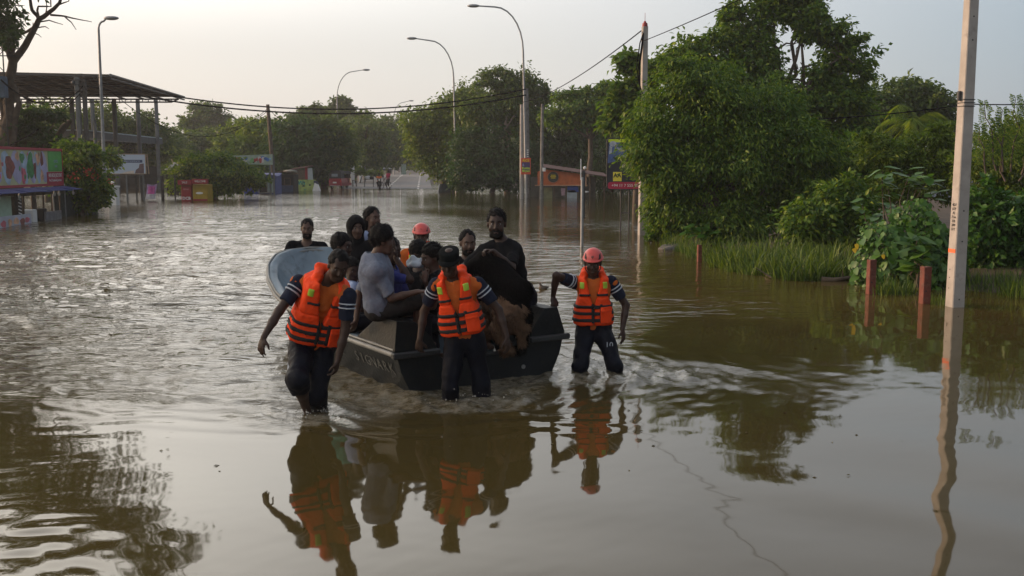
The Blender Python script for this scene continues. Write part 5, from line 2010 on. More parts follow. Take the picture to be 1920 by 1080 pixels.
# lattice mast at the far left edge
q = P(12, 330, 46)
lm = thing("lattice_mast", "rusty lattice mast with two truss arms at the left edge behind the bare tree", "mast", (q[0], q[1], -.5))
hM = P(12, -40, 46)[2] + .5
mb = MB()
for dx, dy in ((-.35, -.35), (.35, -.35), (.35, .35), (-.35, .35)):
    mb.cyl((dx, dy, 0), (dx, dy, hM), .03, None, 5)
mb.build("mast_leg", [M['darksteel']], lm)
mb = MB()
for i in range(16):
    z = hM * i / 16
    z2 = hM * (i + 1) / 16
    sg = 1 if i % 2 else -1
    mb.tube([(-.35 * sg, -.35, z), (.35 * sg, -.35, z2)], .02, 4)
    mb.tube([(-.35, -.35 * sg, z), (-.35, .35 * sg, z2)], .02, 4)
mb.build("brace", [M['darksteel']], lm)
for py in (92, 12):
    z = P(12, py, 46)[2] + .5
    mb = MB()
    mb.tube([(-1.2, -.3, z), (1.2, -.3, z)], .028, 4)
    mb.tube([(-1.2, -.3, z - .33), (1.2, -.3, z - .33)], .028, 4)
    for i in range(9):
        x = -1.2 + i * .27
        mb.tube([(x, -.3, z - (.33 if i % 2 else 0)), (x + .27, -.3, z - (0 if i % 2 else .33))], .016, 4)
    mb.build("truss_arm", [M['darksteel']], lm)
mb = MB()
mb.box((.1, -.45, P(8, 165, 46)[2] + .5), (.75, .35, .95), ch=.03)
mb.build("equipment_box", [mat("faded_blue_box", (.10, .15, .22), .7, .25, 4)], lm)
# ------------------------------------------------------------------ juice stall at the left
qa, qb = P(-70, 345, 33.0), P(113, 343, 41)
e1 = nz([qb[0] - qa[0], qb[1] - qa[1], 0])
n1_ = np.array([e1[1], -e1[0], 0])            # towards the road
stall = thing("juice_stall", "flooded juice stall with big bright fruit signboard and blue awning", "market stall", (qb[0], qb[1], -.5))
o4 = np.array([qb[0], qb[1], -.5])
Ls = np.linalg.norm((qb - qa)[:2])
def sp(u, z, out=0.0):
    """u metres back along the sign from its far end, z above water, out towards the road"""
    q = np.array([qb[0], qb[1], z]) - e1 * u + n1_ * out
    return q - o4
zS0, zS1 = 1.40, 2.69
def slab(u0, u1, z0, z1, out, th, name, m, parent=None):
    mb = MB()
    mb.prism([sp(u0, z0, out), sp(u0, z1, out), sp(u1, z1, out), sp(u1, z0, out)], n1_ * th)
    return mb.build(name, m if isinstance(m, list) else [m], parent or stall)
sb = slab(0, Ls, zS0, zS1, 0, .10, "signboard", mat("sign_lime_print", (.44, .46, .26), .5, .18, .8))
M['crim'] = mat("crimson_frame", (.36, .025, .05), .55, .12, 4)
slab(-.04, Ls, zS1, zS1 + .10, -.01, .14, "frame", M['crim'], sb)
slab(-.04, Ls, zS0 - .09, zS0, -.01, .14, "frame", M['crim'], sb)
slab(-.04, 0, zS0, zS1, -.01, .14, "frame", M['crim'], sb)
slab(0, 1.55, zS0, zS0 + .46, .102, .012, "name_panel", M['crim'], sb)
slab(0, 1.35, zS0 + .48, zS1 - .02, .102, .008, "green_panel", mat("sign_green", (.08, .34, .08), .5, .35, 1.2), sb)
ang = math.atan2(e1[1], e1[0])
def stext(tx, size, m, u, z, out, parent, sx=1.0):
    q = sp(u, z, out)
    o = text("lettering", tx, size, m, parent, q, (R(90), 0, ang), ext=.002, sx=sx)
    return o
stext("HARI ARICAL JUICE POINT", .22, M['white'], .76, zS0 + .32, .118, sb, .50)
stext("No.2, Kaduwela Junction", .15, M['white'], .76, zS0 + .13, .118, sb, .80)
pr = [mat("print_lilac", (.42, .40, .60), .5, .25, 2), mat("print_brown", (.20, .045, .035), .5, .5, 5), mat("print_leaf", (.05, .24, .08), .5, .5, 6), mat("print_rose", (.55, .12, .17), .5, .4, 4), mat("print_peach", (.62, .36, .22), .5, .35, 4), mat("print_sky", (.36, .48, .62), .5, .25, 3)]
rg = np.random.default_rng(12)
mb = MB()
def blob(u, z, w, h, m, out, lean=0, wig=.18):
    pts = []
    for a in np.linspace(0, 2 * math.pi, 15)[:-1]:
        r_ = 1 + wig * math.sin(3 * a + u * 5) + wig * .6 * math.sin(5 * a + u)
        zz = min(max(z + h * math.sin(a) * r_, zS0 + .02), zS1 - .02)
        pts.append(sp(u + w * math.cos(a) * r_ + lean * (zz - z), zz, out))
    mb.prism(pts, n1_ * .003, m)
for u, w, m in ((1.78, .34, 0), (2.35, .26, 5), (2.9, .36, 0), (3.5, .32, 5), (4.2, .40, 0), (5.0, .36, 5), (5.8, .42, 0), (6.6, .36, 5), (7.3, .4, 0)):
    blob(u, 2.05, w, .62, m, .103, .18, .06)
for u, z, w, h, m in ((4.75, 2.05, .36, .42, 1), (3.62, 1.72, .20, .34, 3), (3.0, 2.1, .30, .50, 2), (2.62, 1.95, .13, .30, 1), (2.3, 2.35, .16, .22, 4), (1.95, 2.35, .13, .28, 1), (2.0, 1.72, .15, .22, 4), (3.7, 2.4, .2, .18, 2), (5.6, 2.2, .25, .35, 4), (6.2, 1.8, .3, .3, 3), (4.1, 2.45, .16, .16, 4), (6.6, 2.3, .3, .3, 1)):
    blob(u, z, w, h, m, .107, 0, .16)
for _ in range(14):
    blob(rg.uniform(2.1, 6.5), rg.uniform(1.5, 2.6), rg.uniform(.04, .09), rg.uniform(.05, .10), rg.integers(1, 5), .111, 0, .1)
mb.build("fruit_print", pr, sb)
stext("JUICE", .16, M['ltblue'], .62, 2.28, .114, sb)
stext("BAR", .14, M['ltblue'], .62, 2.08, .114, sb)
mb = MB()
for i in range(8):
    u0, u1 = -.35 + i * (Ls + .3) / 8, -.35 + (i + .97) * (Ls + .3) / 8
    mb.prism([sp(u0, zS0 - .14, .0), sp(u1, zS0 - .14, .0), sp(u1, zS0 - .26, .75), sp(u0, zS0 - .26 - .03 * (i % 2), .75)], (0, 0, .02))
mb.build("awning", [M['bluetarp']], stall)
slab(0, Ls, zS0 - .42, zS0 - .28, .1, .06, "fascia", M['concrete_dark'])
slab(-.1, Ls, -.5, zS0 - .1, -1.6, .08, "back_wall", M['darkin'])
slab(5.0, 5.9, -.2, 1.02, .15, .05, "light_panel", M['green_panel'])
ps = slab(5.95, 7.6, -.1, 1.05, .12, .05, "poster", mat("poster_white", (.50, .50, .56), .6, .1, 3))
mb = MB()
zS0_, zS1_ = zS0, zS1
zS0, zS1 = -.1, 1.05
for u, z, w, h, m in ((6.1, .8, .13, .12, 1), (6.05, .5, .12, .14, 4), (6.15, .2, .15, .14, 3), (6.5, .85, .16, .12, 3), (6.9, .5, .22, .25, 3), (7.1, .85, .2, .14, 4), (6.6, .12, .2, .12, 2), (7.2, .2, .2, .14, 1), (6.08, .02, .12, .08, 2)):
    blob(u, z, w, h, m, .173, 0, .12)
mb.build("fruit_print", pr, ps)
bn = slab(4.35, 7.6, -.25, .36, .55, .05, "lower_banner", mat("banner_pale", (.42, .44, .52), .6, .15, 2))
mb = MB()
zS0, zS1 = -.2, .34
for u, z, w, h, m in ((4.7, .15, .2, .1, 3), (5.1, .1, .2, .14, 1), (5.6, .15, .22, .12, 4), (6.1, .12, .16, .14, 4), (6.6, .1, .2, .12, 3), (5.3, .22, .1, .06, 0), (4.5, .05, .08, .1, 0)):
    blob(u, z, w, h, m, .603, 0, .12)
mb.build("fruit_print", pr, bn)
zS0, zS1 = zS0_, zS1_
pl = slab(4.45, 4.75, -.5, 1.12, .2, .12, "patterned_pillar", M['darkin'])
mb = MB()
for i in range(9):
    z = -.05 + i * .125
    mb.prism([sp(4.47, z, .322), sp(4.73, z + .06, .322), sp(4.73, z + .10, .322), sp(4.47, z + .04, .322)], n1_ * .004)
mb.build("pillar_pattern", [M['white']], pl)
for u in (3.0, 2.0, 1.2, .4, 3.8):
    mb = MB()
    mb.cyl(sp(u, -.5, .1), sp(u, zS0 - .2, .1), .035, None, 6)
    mb.build("post", [M['wood']], stall)
for u in (1.9, 1.45, .0, 5.0, 6.6):
    mb = MB()
    mb.ball(sp(u, 1.0, .5), .055, 8, sq=(1, 1, 1.5))
    mb.cyl(sp(u, 1.06, .5), sp(u, 1.15, .5), .03, None, 6)
    mb.build("light_bulb", [M['white']], stall)
fn_ = MB()
for i in range(11):
    u = 1.3 + i * .14
    q = sp(u, 0, .45)
    fn_.box((q[0], q[1], .5 + .12), (.06, .1, .45))
fn_.build("picket_panel", [mat("grey_pickets", (.16, .16, .17), .8, .25, 6)], stall)
for u, m in ((3.5, M['white']), (2.6, M['darkin'])):
    q = sp(u, .2, .2)
    mb = MB()
    mb.box(q, (.35, .4, .55), ang, ch=.03)
    mb.build("crate", [m], stall)

# netted fence along the stall's far side
q0, q1 = P(100, 352, 41), P(182, 352, 45)
nf = thing("netted_fence", "dark shade net fence on thin posts beside the juice stall", "fence", (q0[0], q0[1], -.5))
o5 = np.array([q0[0], q0[1], -.5])
M['net'] = mat("shade_net", (.028, .042, .040), .9, .4, 8, .3, 30)
zz = P(100, 368, 41)[2]
for i in range(5):
    t = i / 4
    q = q0 + (q1 - q0) * t
    mb = MB()
    mb.cyl((q[0] - o5[0], q[1] - o5[1] - .06, 0), (q[0] - o5[0], q[1] - o5[1] - .06, zz + 1.0), .03, None, 6)
    mb.build("post", [M['steel']], nf)
nn = 28
V, F = [], []
for i in range(nn):
    t = i / (nn - 1)
    q = q0 + (q1 - q0) * t
    for j in range(6):
        V.append((q[0] - o5[0], q[1] - o5[1] + .05 * math.sin(i * .9 + j), .2 + (zz + .75) * j / 5 + .05 * math.sin(i * 1.4) * (j == 5)))
F = [(i * 6 + j, (i + 1) * 6 + j, (i + 1) * 6 + j + 1, i * 6 + j + 1) for i in range(nn - 1) for j in range(5)]
link("net", np_mesh("net", V, F), nf, M['net'])

# ------------------------------------------------------------------ gate pillar, sign wall, billboard, steel fence
q = P(214, 384, 54)
gp = thing("gate_pillar", "white square gate pillar with ball lamp standing in the water", "pillar", (q[0], q[1], -.5))
s = pxm(54)
hP = P(214, 352, 54)[2] + .5
mb = MB()
mb.box((0, 0, hP / 2), (16 / s, .5, hP), ch=.02)
mb.build("shaft", [M['white']], gp)
mb = MB()
mb.box((0, 0, hP + .05), (18 / s, .6, .10), ch=.02)
mb.build("cap", [M['white']], gp)
mb = MB()
mb.cyl((-.03, 0, hP + .1), (-.03, 0, hP + .16), .05, None, 8)
mb.ball((-.03, 0, hP + .25), .11, 12)
mb.build("ball_lamp", [M['white']], gp)
q = P(193, 384, 54.2)
sw = thing("name_wall", "low white boundary wall with dark blue lettering beside the gate pillar", "wall", (q[0], q[1], -.5))
hW = P(193, 368, 54.2)[2] + .5
mb = MB()
mb.box((0, 0, hW / 2), (27 / s, .2, hW), ch=.01)
mb.build("wall", [M['white']], sw)
M['dblue'] = mat("dark_blue_letters", (.025, .05, .16), .6, .1, 6)
text("lettering", "LABS", .24, M['dblue'], sw, (-.12, -.105, hW - .25), (R(90), 0, 0), bold=.006)
text("lettering", "N LANKA", .20, M['dblue'], sw, (-.04, -.105, hW - .56), (R(90), 0, 0), bold=.006)
q = P(238, 366, 60)
s = pxm(60)
bd = thing("billboard", "pale blue property billboard on posts below the pavilion", "billboard", (q[0], q[1], -.5))
z0, z1 = P(238, 326, 60)[2] + .5, P(238, 289, 60)[2] + .5
wd_ = 76 / s
M['bbpale'] = mat("pale_blue_print", (.38, .46, .58), .5, .08, .6)
mb = MB()
mb.box((0, 0, (z0 + z1) / 2), (wd_, .06, z1 - z0))
pn = mb.build("panel", [M['bbpale']], bd)
mb = MB()
for a, b_ in (((-wd_ / 2, z0), (wd_ / 2, z0)), ((-wd_ / 2, z1), (wd_ / 2, z1)), ((-wd_ / 2, z0), (-wd_ / 2, z1)), ((wd_ / 2, z0), (wd_ / 2, z1)), ((wd_ / 2 + .16, z0), (wd_ / 2 + .1, z1))):
    mb.tube([(a[0], -.02, a[1]), (b_[0], -.02, b_[1])], .035, 4)
mb.build("frame", [mat("tan_frame", (.30, .23, .16), .7, .2, 5)], bd)
mb = MB()
mb.box((.42, -.036, z0 + (z1 - z0) * .64), (1.22, .008, .17))
mb.build("dark_bar", [mat("bar_navy", (.03, .05, .12), .5, .1, 5)], pn)
text("lettering", "PARK RESIDENCES", .115, M['bbpale'], pn, (.42, -.043, z0 + (z1 - z0) * .64), (R(90), 0, 0), ext=.001)
mb = MB()
mb.prism([(.55, -.036, z0 + .03), (wd_ / 2 - .12, -.036, z0 + .03), (wd_ / 2 - .12, -.036, z0 + .62), (.85, -.036, z0 + .58), (.80, -.036, z0 + .36), (.62, -.036, z0 + .24)], (0, .004, 0), 0)
mb.prism([(-.3, -.037, z0 + .03), (.5, -.037, z0 + .03), (.5, -.037, z0 + .2), (.1, -.037, z0 + .13)], (0, .004, 0), 1)
rg = np.random.default_rng(4)
for _ in range(16):
    x, z = rg.uniform(-1.15, -.55), rg.uniform(z0 + .3, z1 - .25)
    mb.box((x, -.037, z), (rg.uniform(.06, .2), .005, rg.uniform(.04, .1)), m=2)
mb.build("printed_picture", [mat("print_maroon", (.10, .06, .07), .5, .3, 5), mat("print_sand", (.55, .48, .42), .5, .2, 5), mat("print_green", (.07, .14, .06), .5, .4, 6)], pn)
for x in (-1.0, 0, 1.0):
    mb = MB()
    mb.box((x, .08, z1 / 2), (.09, .07, z1))
    mb.build("post", [M['colgrey']], bd)
q = P(265, 378, 61)
sf = thing("steel_fence", "black steel fence posts and thin rail standing in the water below the billboard", "fence", (q[0], q[1], -.5))
s = pxm(61)
zr = P(265, 330, 61)[2] + .5
for px in (197, 257, 267.5, 305.5, 329):
    mb = MB()
    x = (px - 265) / s
    w = .16 if px in (267.5, 305.5) else .07
    mb.box((x, 0, zr / 2), (w, .1, zr))
    mb.build("post", [M['darksteel']], sf)
mb = MB()
mb.tube([((195 - 265) / s, 0, zr), ((336 - 265) / s, 0, zr)], .025, 5)
mb.tube([((195 - 265) / s, 0, zr - .09), ((336 - 265) / s, 0, zr - .09)], .014, 5)
mb.build("rail", [M['darksteel']], sf)
q = P(283, 374, 60.5)
pb_ = thing("printed_banner", "small pink and violet printed banner hung on the steel fence", "banner", (q[0], q[1], q[2]))
s = pxm(60.5)
V, F = [], []
for i in range(7):
    for j in range(7):
        V.append((-9.5 / s + 19 / s * i / 6 * (1 - .08 * (6 - j) / 6) + (.02 * j), -.02 + .03 * math.sin(i * 1.3 + j * .5), .02 + .92 * j / 6 - .06 * math.sin(math.pi * i / 6) * (j == 6)))
F = [(i * 7 + j, (i + 1) * 7 + j, (i + 1) * 7 + j + 1, i * 7 + j + 1) for i in range(6) for j in range(6)]
mi = [(1 if 2 <= j <= 4 and 1 <= i <= 4 else (2 if j <= 1 else 0)) for i in range(6) for j in range(6)]
link("sheet", np_mesh("sheet", V, F, True, mi), pb_, [mat("banner_lilac", (.30, .20, .38), .6, .4, 4), mat("banner_pink", (.52, .10, .34), .6, .4, 7), mat("banner_white", (.50, .50, .56), .6, .3, 6)])

# tin-roofed shed
q = P(326, 350, 76)
sh = thing("tin_shed", "small dark shed with corrugated tin roof behind the fence", "shed", (q[0], q[1], -.5))
s = pxm(76)
zr = P(326, 318, 76)[2] + .5
mb = MB()
mb.box((.2, .6, zr / 2), (1.5, 1.2, zr))
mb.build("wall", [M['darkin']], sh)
for i in range(8):
    x = -.62 + i * .17
    mb = MB()
    mb.prism([(x, -.1, zr - .02), (x + .13, -.1, zr - .02), (x + .47, 1.1, zr + .52), (x + .34, 1.1, zr + .52)], (0, 0, .04))
    mb.build("roof_sheet", [mat("tin", (.42, .42, .42), .5, .2, 6) if i == 0 else bpy.data.materials["tin"]], sh)

# red and yellow kiosk
q = P(365, 377, 59.5)
s = pxm(59.5)
rk = thing("drinks_kiosk", "small red and yellow shop kiosk half submerged under the low spreading tree", "kiosk", (q[0], q[1], -.5))
kz = lambda py: P(365, py, 59.5)[2] + .5
mb = MB()
mb.box(((376 - 365) / s, .5, kz(346) / 2), (28 / s, 1.0, kz(346)), ch=.01)
mb.build("yellow_box", [M['yellowp']], rk)
mb = MB()
mb.box(((350.5 - 365) / s, .45, kz(346) / 2), (20 / s, .9, kz(346)), ch=.01)
mb.build("red_box", [mat("dark_red_side", (.22, .035, .02), .6, .2, 4)], rk)
mb = MB()
mb.box(((350 - 365) / s, -.02, kz(364)), (17 / s, .04, kz(352) - kz(376) + .1))
pn = mb.build("red_panel", [M['redp']], rk)
for x0, x1, dz in ((337, 363, 0), (364, 392, .06)):
    mb = MB()
    mb.box((((x0 + x1) / 2 - 365) / s, -.10, kz(342) + dz), ((x1 - x0) / s, .30, kz(337.5) - kz(346.5)), ch=.01)
    mb.build("fascia", [M['redp']], rk)
text("lettering", "SALE", .17, M['white'], rk, ((350 - 365) / s, -.26, kz(342)), (R(90), 0, 0), sx=.9)
text("lettering", "WELCOME", .16, M['white'], rk, ((379 - 365) / s, -.26, kz(342) + .06), (R(90), 0, 0), sx=.85)
text("lettering", "DCB", .24, M['white'], pn, ((350.5 - 365) / s, -.045, kz(372)), (R(90), 0, 0), bold=.008)
text("lettering", "MENU", .12, mat("pink_print", (.6, .25, .25), .6, .1, 6), pn, ((350 - 365) / s, -.045, kz(355)), (R(90), 0, 0))
mb = MB()
mb.prism([((374.5 + 7 * math.cos(a) - 365) / s, -.012, kz(362) + .07 * math.sin(a)) for a in np.linspace(0, 6, 10)], (0, .01, 0))
mb.build("oval_logo", [M['white']], rk)
mb = MB()
mb.box(((376 - 365) / s, -.02, kz(375)), (26 / s, .05, .12))
mb.build("base_strip", [M['redp']], rk)

# long colourful shop sign on two posts
q = P(475, 345, 73)
s = pxm(73)
cs = thing("shop_sign", "long colourful pictorial shop sign raised on two grey posts", "sign", (q[0], q[1], -.5))
kz = lambda py: P(475, py, 73)[2] + .5
zz0, zz1 = kz(309), kz(290.5)
mb = MB()
x0, x1 = (437 - 475) / s, (512 - 475) / s
mb.prism([(x0, 0, zz0 + .05), (x1, 0, zz0), (x1, 0, zz1 + .05), (x0, 0, zz1 - .05)], (0, .08, 0))
pn = mb.build("panel", [mat("sign_mixed", (.30, .38, .30), .6, .3, 1.5)], cs)
mb = MB()
rg = np.random.default_rng(9)
cl = [mat("c_red", (.40, .06, .06), .6, .3, 5), mat("c_blue", (.06, .15, .42), .6, .3, 5), mat("c_sky", (.22, .42, .58), .6, .3, 5), mat("c_white", (.55, .52, .52), .6, .2, 5), mat("c_green", (.16, .36, .14), .6, .3, 5)]
for i in range(34):
    t = rg.random()
    x = x0 + .12 + (x1 - x0 - .24) * t
    m_ = rg.choice([0, 3]) if t < .2 else (rg.choice([1, 2, 3]) if t < .42 else (4 if t < .56 else (rg.choice([0, 0, 3]) if t < .75 else rg.choice([1, 2, 3, 1]))))
    r_ = rg.uniform(.06, .17)
    z = rg.uniform(zz0 + .2, zz1 - .2)
    mb.prism([(x + r_ * math.cos(a) * .9, -.004 - .0004 * i, z + r_ * math.sin(a)) for a in np.linspace(0, 5.4, 7)], (0, .002, 0), int(m_))
mb.build("printed_picture", cl, pn)
for px in (506, 513):
    mb = MB()
    mb.box(((px - 475) / s, .12, zz1 / 2), (.12, .1, zz1))
    mb.build("post", [M['colgrey']], cs)

# blue shop with awning, dark stall next to it
q = P(487, 365, 76)
s = pxm(76)
bs = thing("blue_kiosk", "blue roadside shop with lit doorway and blue awning, flooded", "kiosk", (q[0], q[1], -.5))
kz = lambda py: P(487, py, 76)[2] + .5
mb = MB()
mb.box(((471 - 487) / s, .3, kz(349) / 2), (28 / s, .4, kz(349)))
mb.build("low_wall", [M['bluep']], bs)
mb = MB()
mb.box(((500 - 487) / s, 1.2, kz(328) / 2), (32 / s, 2.0, kz(328)))
mb.build("body", [M['bluep']], bs)
mb = MB()
mb.box(((494 - 487) / s, .17, kz(350)), (15 / s, .06, kz(339) - kz(362)))
mb.build("display_window", [M['darkin']], bs)
mb = MB()
for a, b_ in (((485, 340), (485, 362)), ((501, 336), (501, 362)), ((485, 362), (513, 361))):
    mb.tube([((a[0] - 487) / s, .12, kz(a[1])), ((b_[0] - 487) / s, .12, kz(b_[1]))], .04, 4)
mb.build("frame", [M['steel']], bs)
mb = MB()
mb.box(((507 - 487) / s, .17, kz(348)), (11 / s, .06, kz(335) - kz(360)))
mb.build("pale_door", [mat("pale_door", (.26, .34, .32), .6, .15, 3)], bs)
mb = MB()
n_ = 9
for i in range(n_):
    a0, a1 = i / n_, (i + .97) / n_
    xa, xb = (489 - 487 + 38 * a0) / s, (489 - 487 + 38 * a1) / s
    mb.prism([(xa, .5, kz(326 + 0 * a0) + .02), (xb, .5, kz(326) + .02), (xb, -.6, kz(331 - 3 * math.sin(math.pi * a1)) - .02), (xa, -.6, kz(331 - 3 * math.sin(math.pi * a0)) - .02)], (0, 0, .05))
mb.build("awning", [M['bluetarp']], bs)
q = P(533, 362, 80)
s = pxm(80)
ds = thing("timber_stall", "dark timber stall with window frame and tarpaulin roof right of the blue shop", "market stall", (q[0], q[1], -.5))
kz = lambda py: P(533, py, 80)[2] + .5
mb = MB()
mb.box((0, .9, kz(327) / 2), (36 / s, 1.8, kz(327)))
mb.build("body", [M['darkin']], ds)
mb = MB()
mb.box((0, -.04, kz(354)), (34 / s, .06, .55))
mb.build("lower_board", [mat("dull_blue_board", (.03, .05, .10), .8, .3, 4)], ds)
mb = MB()
for a, b_ in (((534, 334), (534, 347)), ((545, 334), (545, 347)), ((534, 347), (545, 347)), ((534, 334), (545, 334))):
    mb.tube([((a[0] - 533) / s, -.03, kz(a[1])), ((b_[0] - 533) / s, -.03, kz(b_[1]))], .035, 4)
mb.build("window_frame", [M['wood']], ds)
mb = MB()
mb.ball((.45, .4, kz(322)), .5, 10, sq=(1.2, .9, .35))
mb.build("tarpaulin", [mat("grey_tarp", (.24, .23, .19), .8, .25, 5)], ds)
mb = MB()
for i in range(7):
    mb.box((-.75 + i * .24, .6, kz(322)), (.22, 2.0, .05))
mb.build("roof_board", [M['wood']], ds)
q = P(562, 348, 88)
s = pxm(88)
wh = thing("wooden_hut", "brown timber hut with sloping roof beside the far flooded stalls", "hut", (q[0], q[1], -.5))
kz = lambda py: P(562, py, 88)[2] + .5
mb = MB()
mb.box((0, 1, kz(318) / 2), (26 / s, 2, kz(318)))
mb.build("wall", [M['wood']], wh)
mb = MB()
mb.prism([(-.8, -.2, kz(319)), (.8, -.2, kz(314)), (.8, -.2, kz(312)), (-.8, -.2, kz(317))], (0, 2.4, .1))
mb.build("roof", [M['rustroof']], wh)
mb = MB()
mb.box((.62, -.05, kz(325)), (.22, .06, 1.0), rz=.2)
mb.build("red_cloth", [M['redp']], wh)
q = P(572, 357, 86)
s = pxm(86)
bw2 = thing("banner_wall", "low wall covered with a yellow green printed banner at the water's edge", "banner", (q[0], q[1], -.5))
kz = lambda py: P(572, py, 86)[2] + .5
mb = MB()
mb.box((0, 0, kz(337) / 2), (40 / s, .1, kz(337)))
pn = mb.build("panel", [mat("banner_yellowgreen", (.30, .40, .12), .6, .35, 3)], bw2)
mb = MB()
rg = np.random.default_rng(19)
for i in range(22):
    x, z = rg.uniform(-17, 17) / s, rg.uniform(.55, kz(339))
    if i < 8:
        mb.box((-14 / s + i * .1 - .1, -.056, kz(341) - .15 * (i % 2)), (.12, .008, .2), m=0)
    else:
        mb.box((x, -.056 - .0003 * i, z), (rg.uniform(.08, .25), .008, rg.uniform(.05, .16)), m=1 if i % 3 else 0)
mb.build("printed_picture", [mat("p_teal", (.04, .28, .22), .6, .2, 5), mat("p_dark", (.05, .09, .05), .6, .3, 5)], pn)
q = P(582, 338, 88)
ws = thing("white_board", "upright pale board leaning beside the yellow green banner", "board", (q[0], q[1], .0))
mb = MB()
mb.box((0, 0, .95), (.48, .06, 1.9), rot=Matrix.Rotation(-.06, 3, 'Y'), ch=.01)
mb.build("board", [mat("grey_white_board", (.36, .40, .42), .7, .1, 3)], ws)
q = P(592, 356, 85)
wc = thing("tarpaulin_heap", "white and dark tarpaulin draped over a heap beside the tuk-tuk", "tarpaulin", (q[0], q[1], -.2))
mb = MB()
mb.prism([(-.35, 0, 0), (.42, -.1, 0), (.16, 0, .72), (-.1, .05, .85)], (0, .5, 0))
mb.build("sheet", [M['white']], wc)
mb = MB()
mb.prism([(-.2, .2, 0), (.30, .2, .2), (.05, .25, 1.0), (-.22, .3, 1.05)], (0, .4, 0))
mb.build("dark_sheet", [mat("dark_blue_sheet", (.03, .04, .07), .8, .2, 5)], wc)

# ------------------------------------------------------------------ tuk-tuk, table, people, truck on the road
q = G(639, 353)
tk = thing("tuk_tuk", "red tuk-tuk with black canopy parked at the water's edge, seen from behind", "tuk-tuk", (q[0], q[1], road_z(q[1]) - .06), R(-14))
tb_ = MB()
prof = [(-.62, .30), (.62, .30), (.64, .62), (.60, .98), (-.60, .98), (-.64, .62)]
tb_.prism([(x, -1.25, z) for x, z in prof], (0, 1.5, 0))
tb_.prism([(-.58, .25, .3), (.58, .25, .3), (.58, .25, .55), (-.58, .25, .55)], (0, 1.0, 0))
tb_.prism([(-.30, 1.25, .35), (.30, 1.25, .35), (.26, 1.25, 1.0), (-.26, 1.25, 1.0)], (0, .25, 0))
tb_.build("body", [mat("tuktuk_red", (.25, .012, .022), .35, .12, 4, coat=.3)], tk)
cn = MB()
sec = [(-.60, .98), (.60, .98), (.60, 1.45), (.54, 1.64), (.36, 1.72), (-.36, 1.72), (-.54, 1.64), (-.60, 1.45)]
n_ = len(sec)
vs = [(x, -1.23, z) for x, z in sec] + [(x, -.55, z) for x, z in sec]
cn._add(vs, [tuple(range(n_))] + [(n_ + i, n_ + (i + 1) % n_, (i + 1) % n_, i) for i in range(n_)] + [tuple(range(n_, 2 * n_))[::-1]])
cn.prism([(-.58, -.56, 1.45), (-.54, -.56, 1.64), (-.36, -.56, 1.72), (.36, -.56, 1.72), (.54, -.56, 1.64), (.58, -.56, 1.45)], (0, 1.75, -.06))
co_ = cn.build("canopy", [mat("black_canopy", (.014, .015, .018), .6, .25, 6, .2, 30)], tk)
mb = MB()
mb.box((-.05, -1.238, 1.28), (.62, .012, .26), ch=.005)
mb.build("rear_window", [mat("clear_rear_window", (.20, .24, .27), .2, .15, 4)], co_)
for x in (-.52, .52):
    mb = MB()
    mb.cyl((x - .06, -.85, .22), (x + .06, -.85, .22), .22, None, 16)
    w_ = mb.build("wheel", [M['tyre']], tk)
    mb = MB()
    mb.cyl((x - .065, -.85, .22), (x + .065, -.85, .22), .11, None, 12)
    mb.build("rim", [M['steel']], w_)
mb = MB()
mb.cyl((-.05, 1.45, .22), (.05, 1.45, .22), .22, None, 16)
mb.build("wheel", [M['tyre']], tk)
for x in (-.55, .55):
    mb = MB()
    mb.box((x, -1.27, .72), (.10, .05, .16), ch=.01)
    mb.build("tail_light", [mat("tail_red", (.5, .02, .02), .3, .1, 4)], tk)
    mb = MB()
    mb.tube([(x, .45, .5), (x, .5, 1.05), (x * .95, .95, 1.55)], .03, 6)
    mb.build("pillar", [M['black']], tk)
mb = MB()
mb.box((-.05, -1.262, .60), (.36, .015, .13))
mb.build("number_plate", [M['white']], tk)
mb = MB()
mb.box((0, -1.30, .30), (1.0, .07, .07), ch=.01)
mb.build("bumper", [M['steel']], tk)
mb = MB()
mb.box((0, -.75, .75), (1.0, .5, .3))
mb.build("rear_seat", [M['black']], tk)
mb = MB()
mb.prism([(-.5, 1.28, 1.0), (.5, 1.28, 1.0), (.46, 1.05, 1.6), (-.46, 1.05, 1.6)], (0, .02, 0))
mb.build("windscreen", [M['glass']], tk)

def table(label, px, py, w, d, h, goods):
    q = G(px, py, .0)
    t = thing("folding_table", label, "table", (q[0], q[1], road_z(q[1])), R(8))
    mb = MB()
    mb.box((0, 0, h), (w, d, .05), ch=.01)
    mb.build("tabletop", [M['wood']], t)
    for x in (-1, 1):
        for y in (-1, 1):
            mb = MB()
            mb.box((x * (w / 2 - .05), y * (d / 2 - .05), h / 2), (.06, .06, h))
            mb.build("leg", [M['darksteel']], t)
    return t, q
t1, tq = table("dark table with pale bundles on it standing on the dry end of the road", 692, 351.5, .95, .6, .75, 1)
rg = np.random.default_rng(31)
mb = MB()
for i in range(5):
    mb.ball((rg.uniform(-.1, .1), rg.uniform(-.1, .1), .1 + .05 * i), .16, 8, sq=(1.2, 1, .6))
bn = mb.build("cloth_bundle", [M['white']])
bn.location = (tq[0] - .15, tq[1], road_z(tq[1]) + .70)
tag(bn, "pale cloth bundle lying on the dark table at the road end", "bundle")
mb = MB()
mb.box((0, 0, .1), (.4, .25, .2), ch=.02)
mb.tube([(.15, 0, .2), (.3, 0, .32), (.42, 0, .3)], .04, 6)
bx = mb.build("bag", [M['black']])
bx.location = (tq[0] + .30, tq[1] - .05, road_z(tq[1]) + .775)
tag(bx, "black bag lying on the dark table at the road end", "bag")
q = G(665, 351)
st = thing("stool", "dark wooden stool on the road beside the tuk-tuk", "stool", (q[0], q[1], road_z(q[1])))
mb = MB()
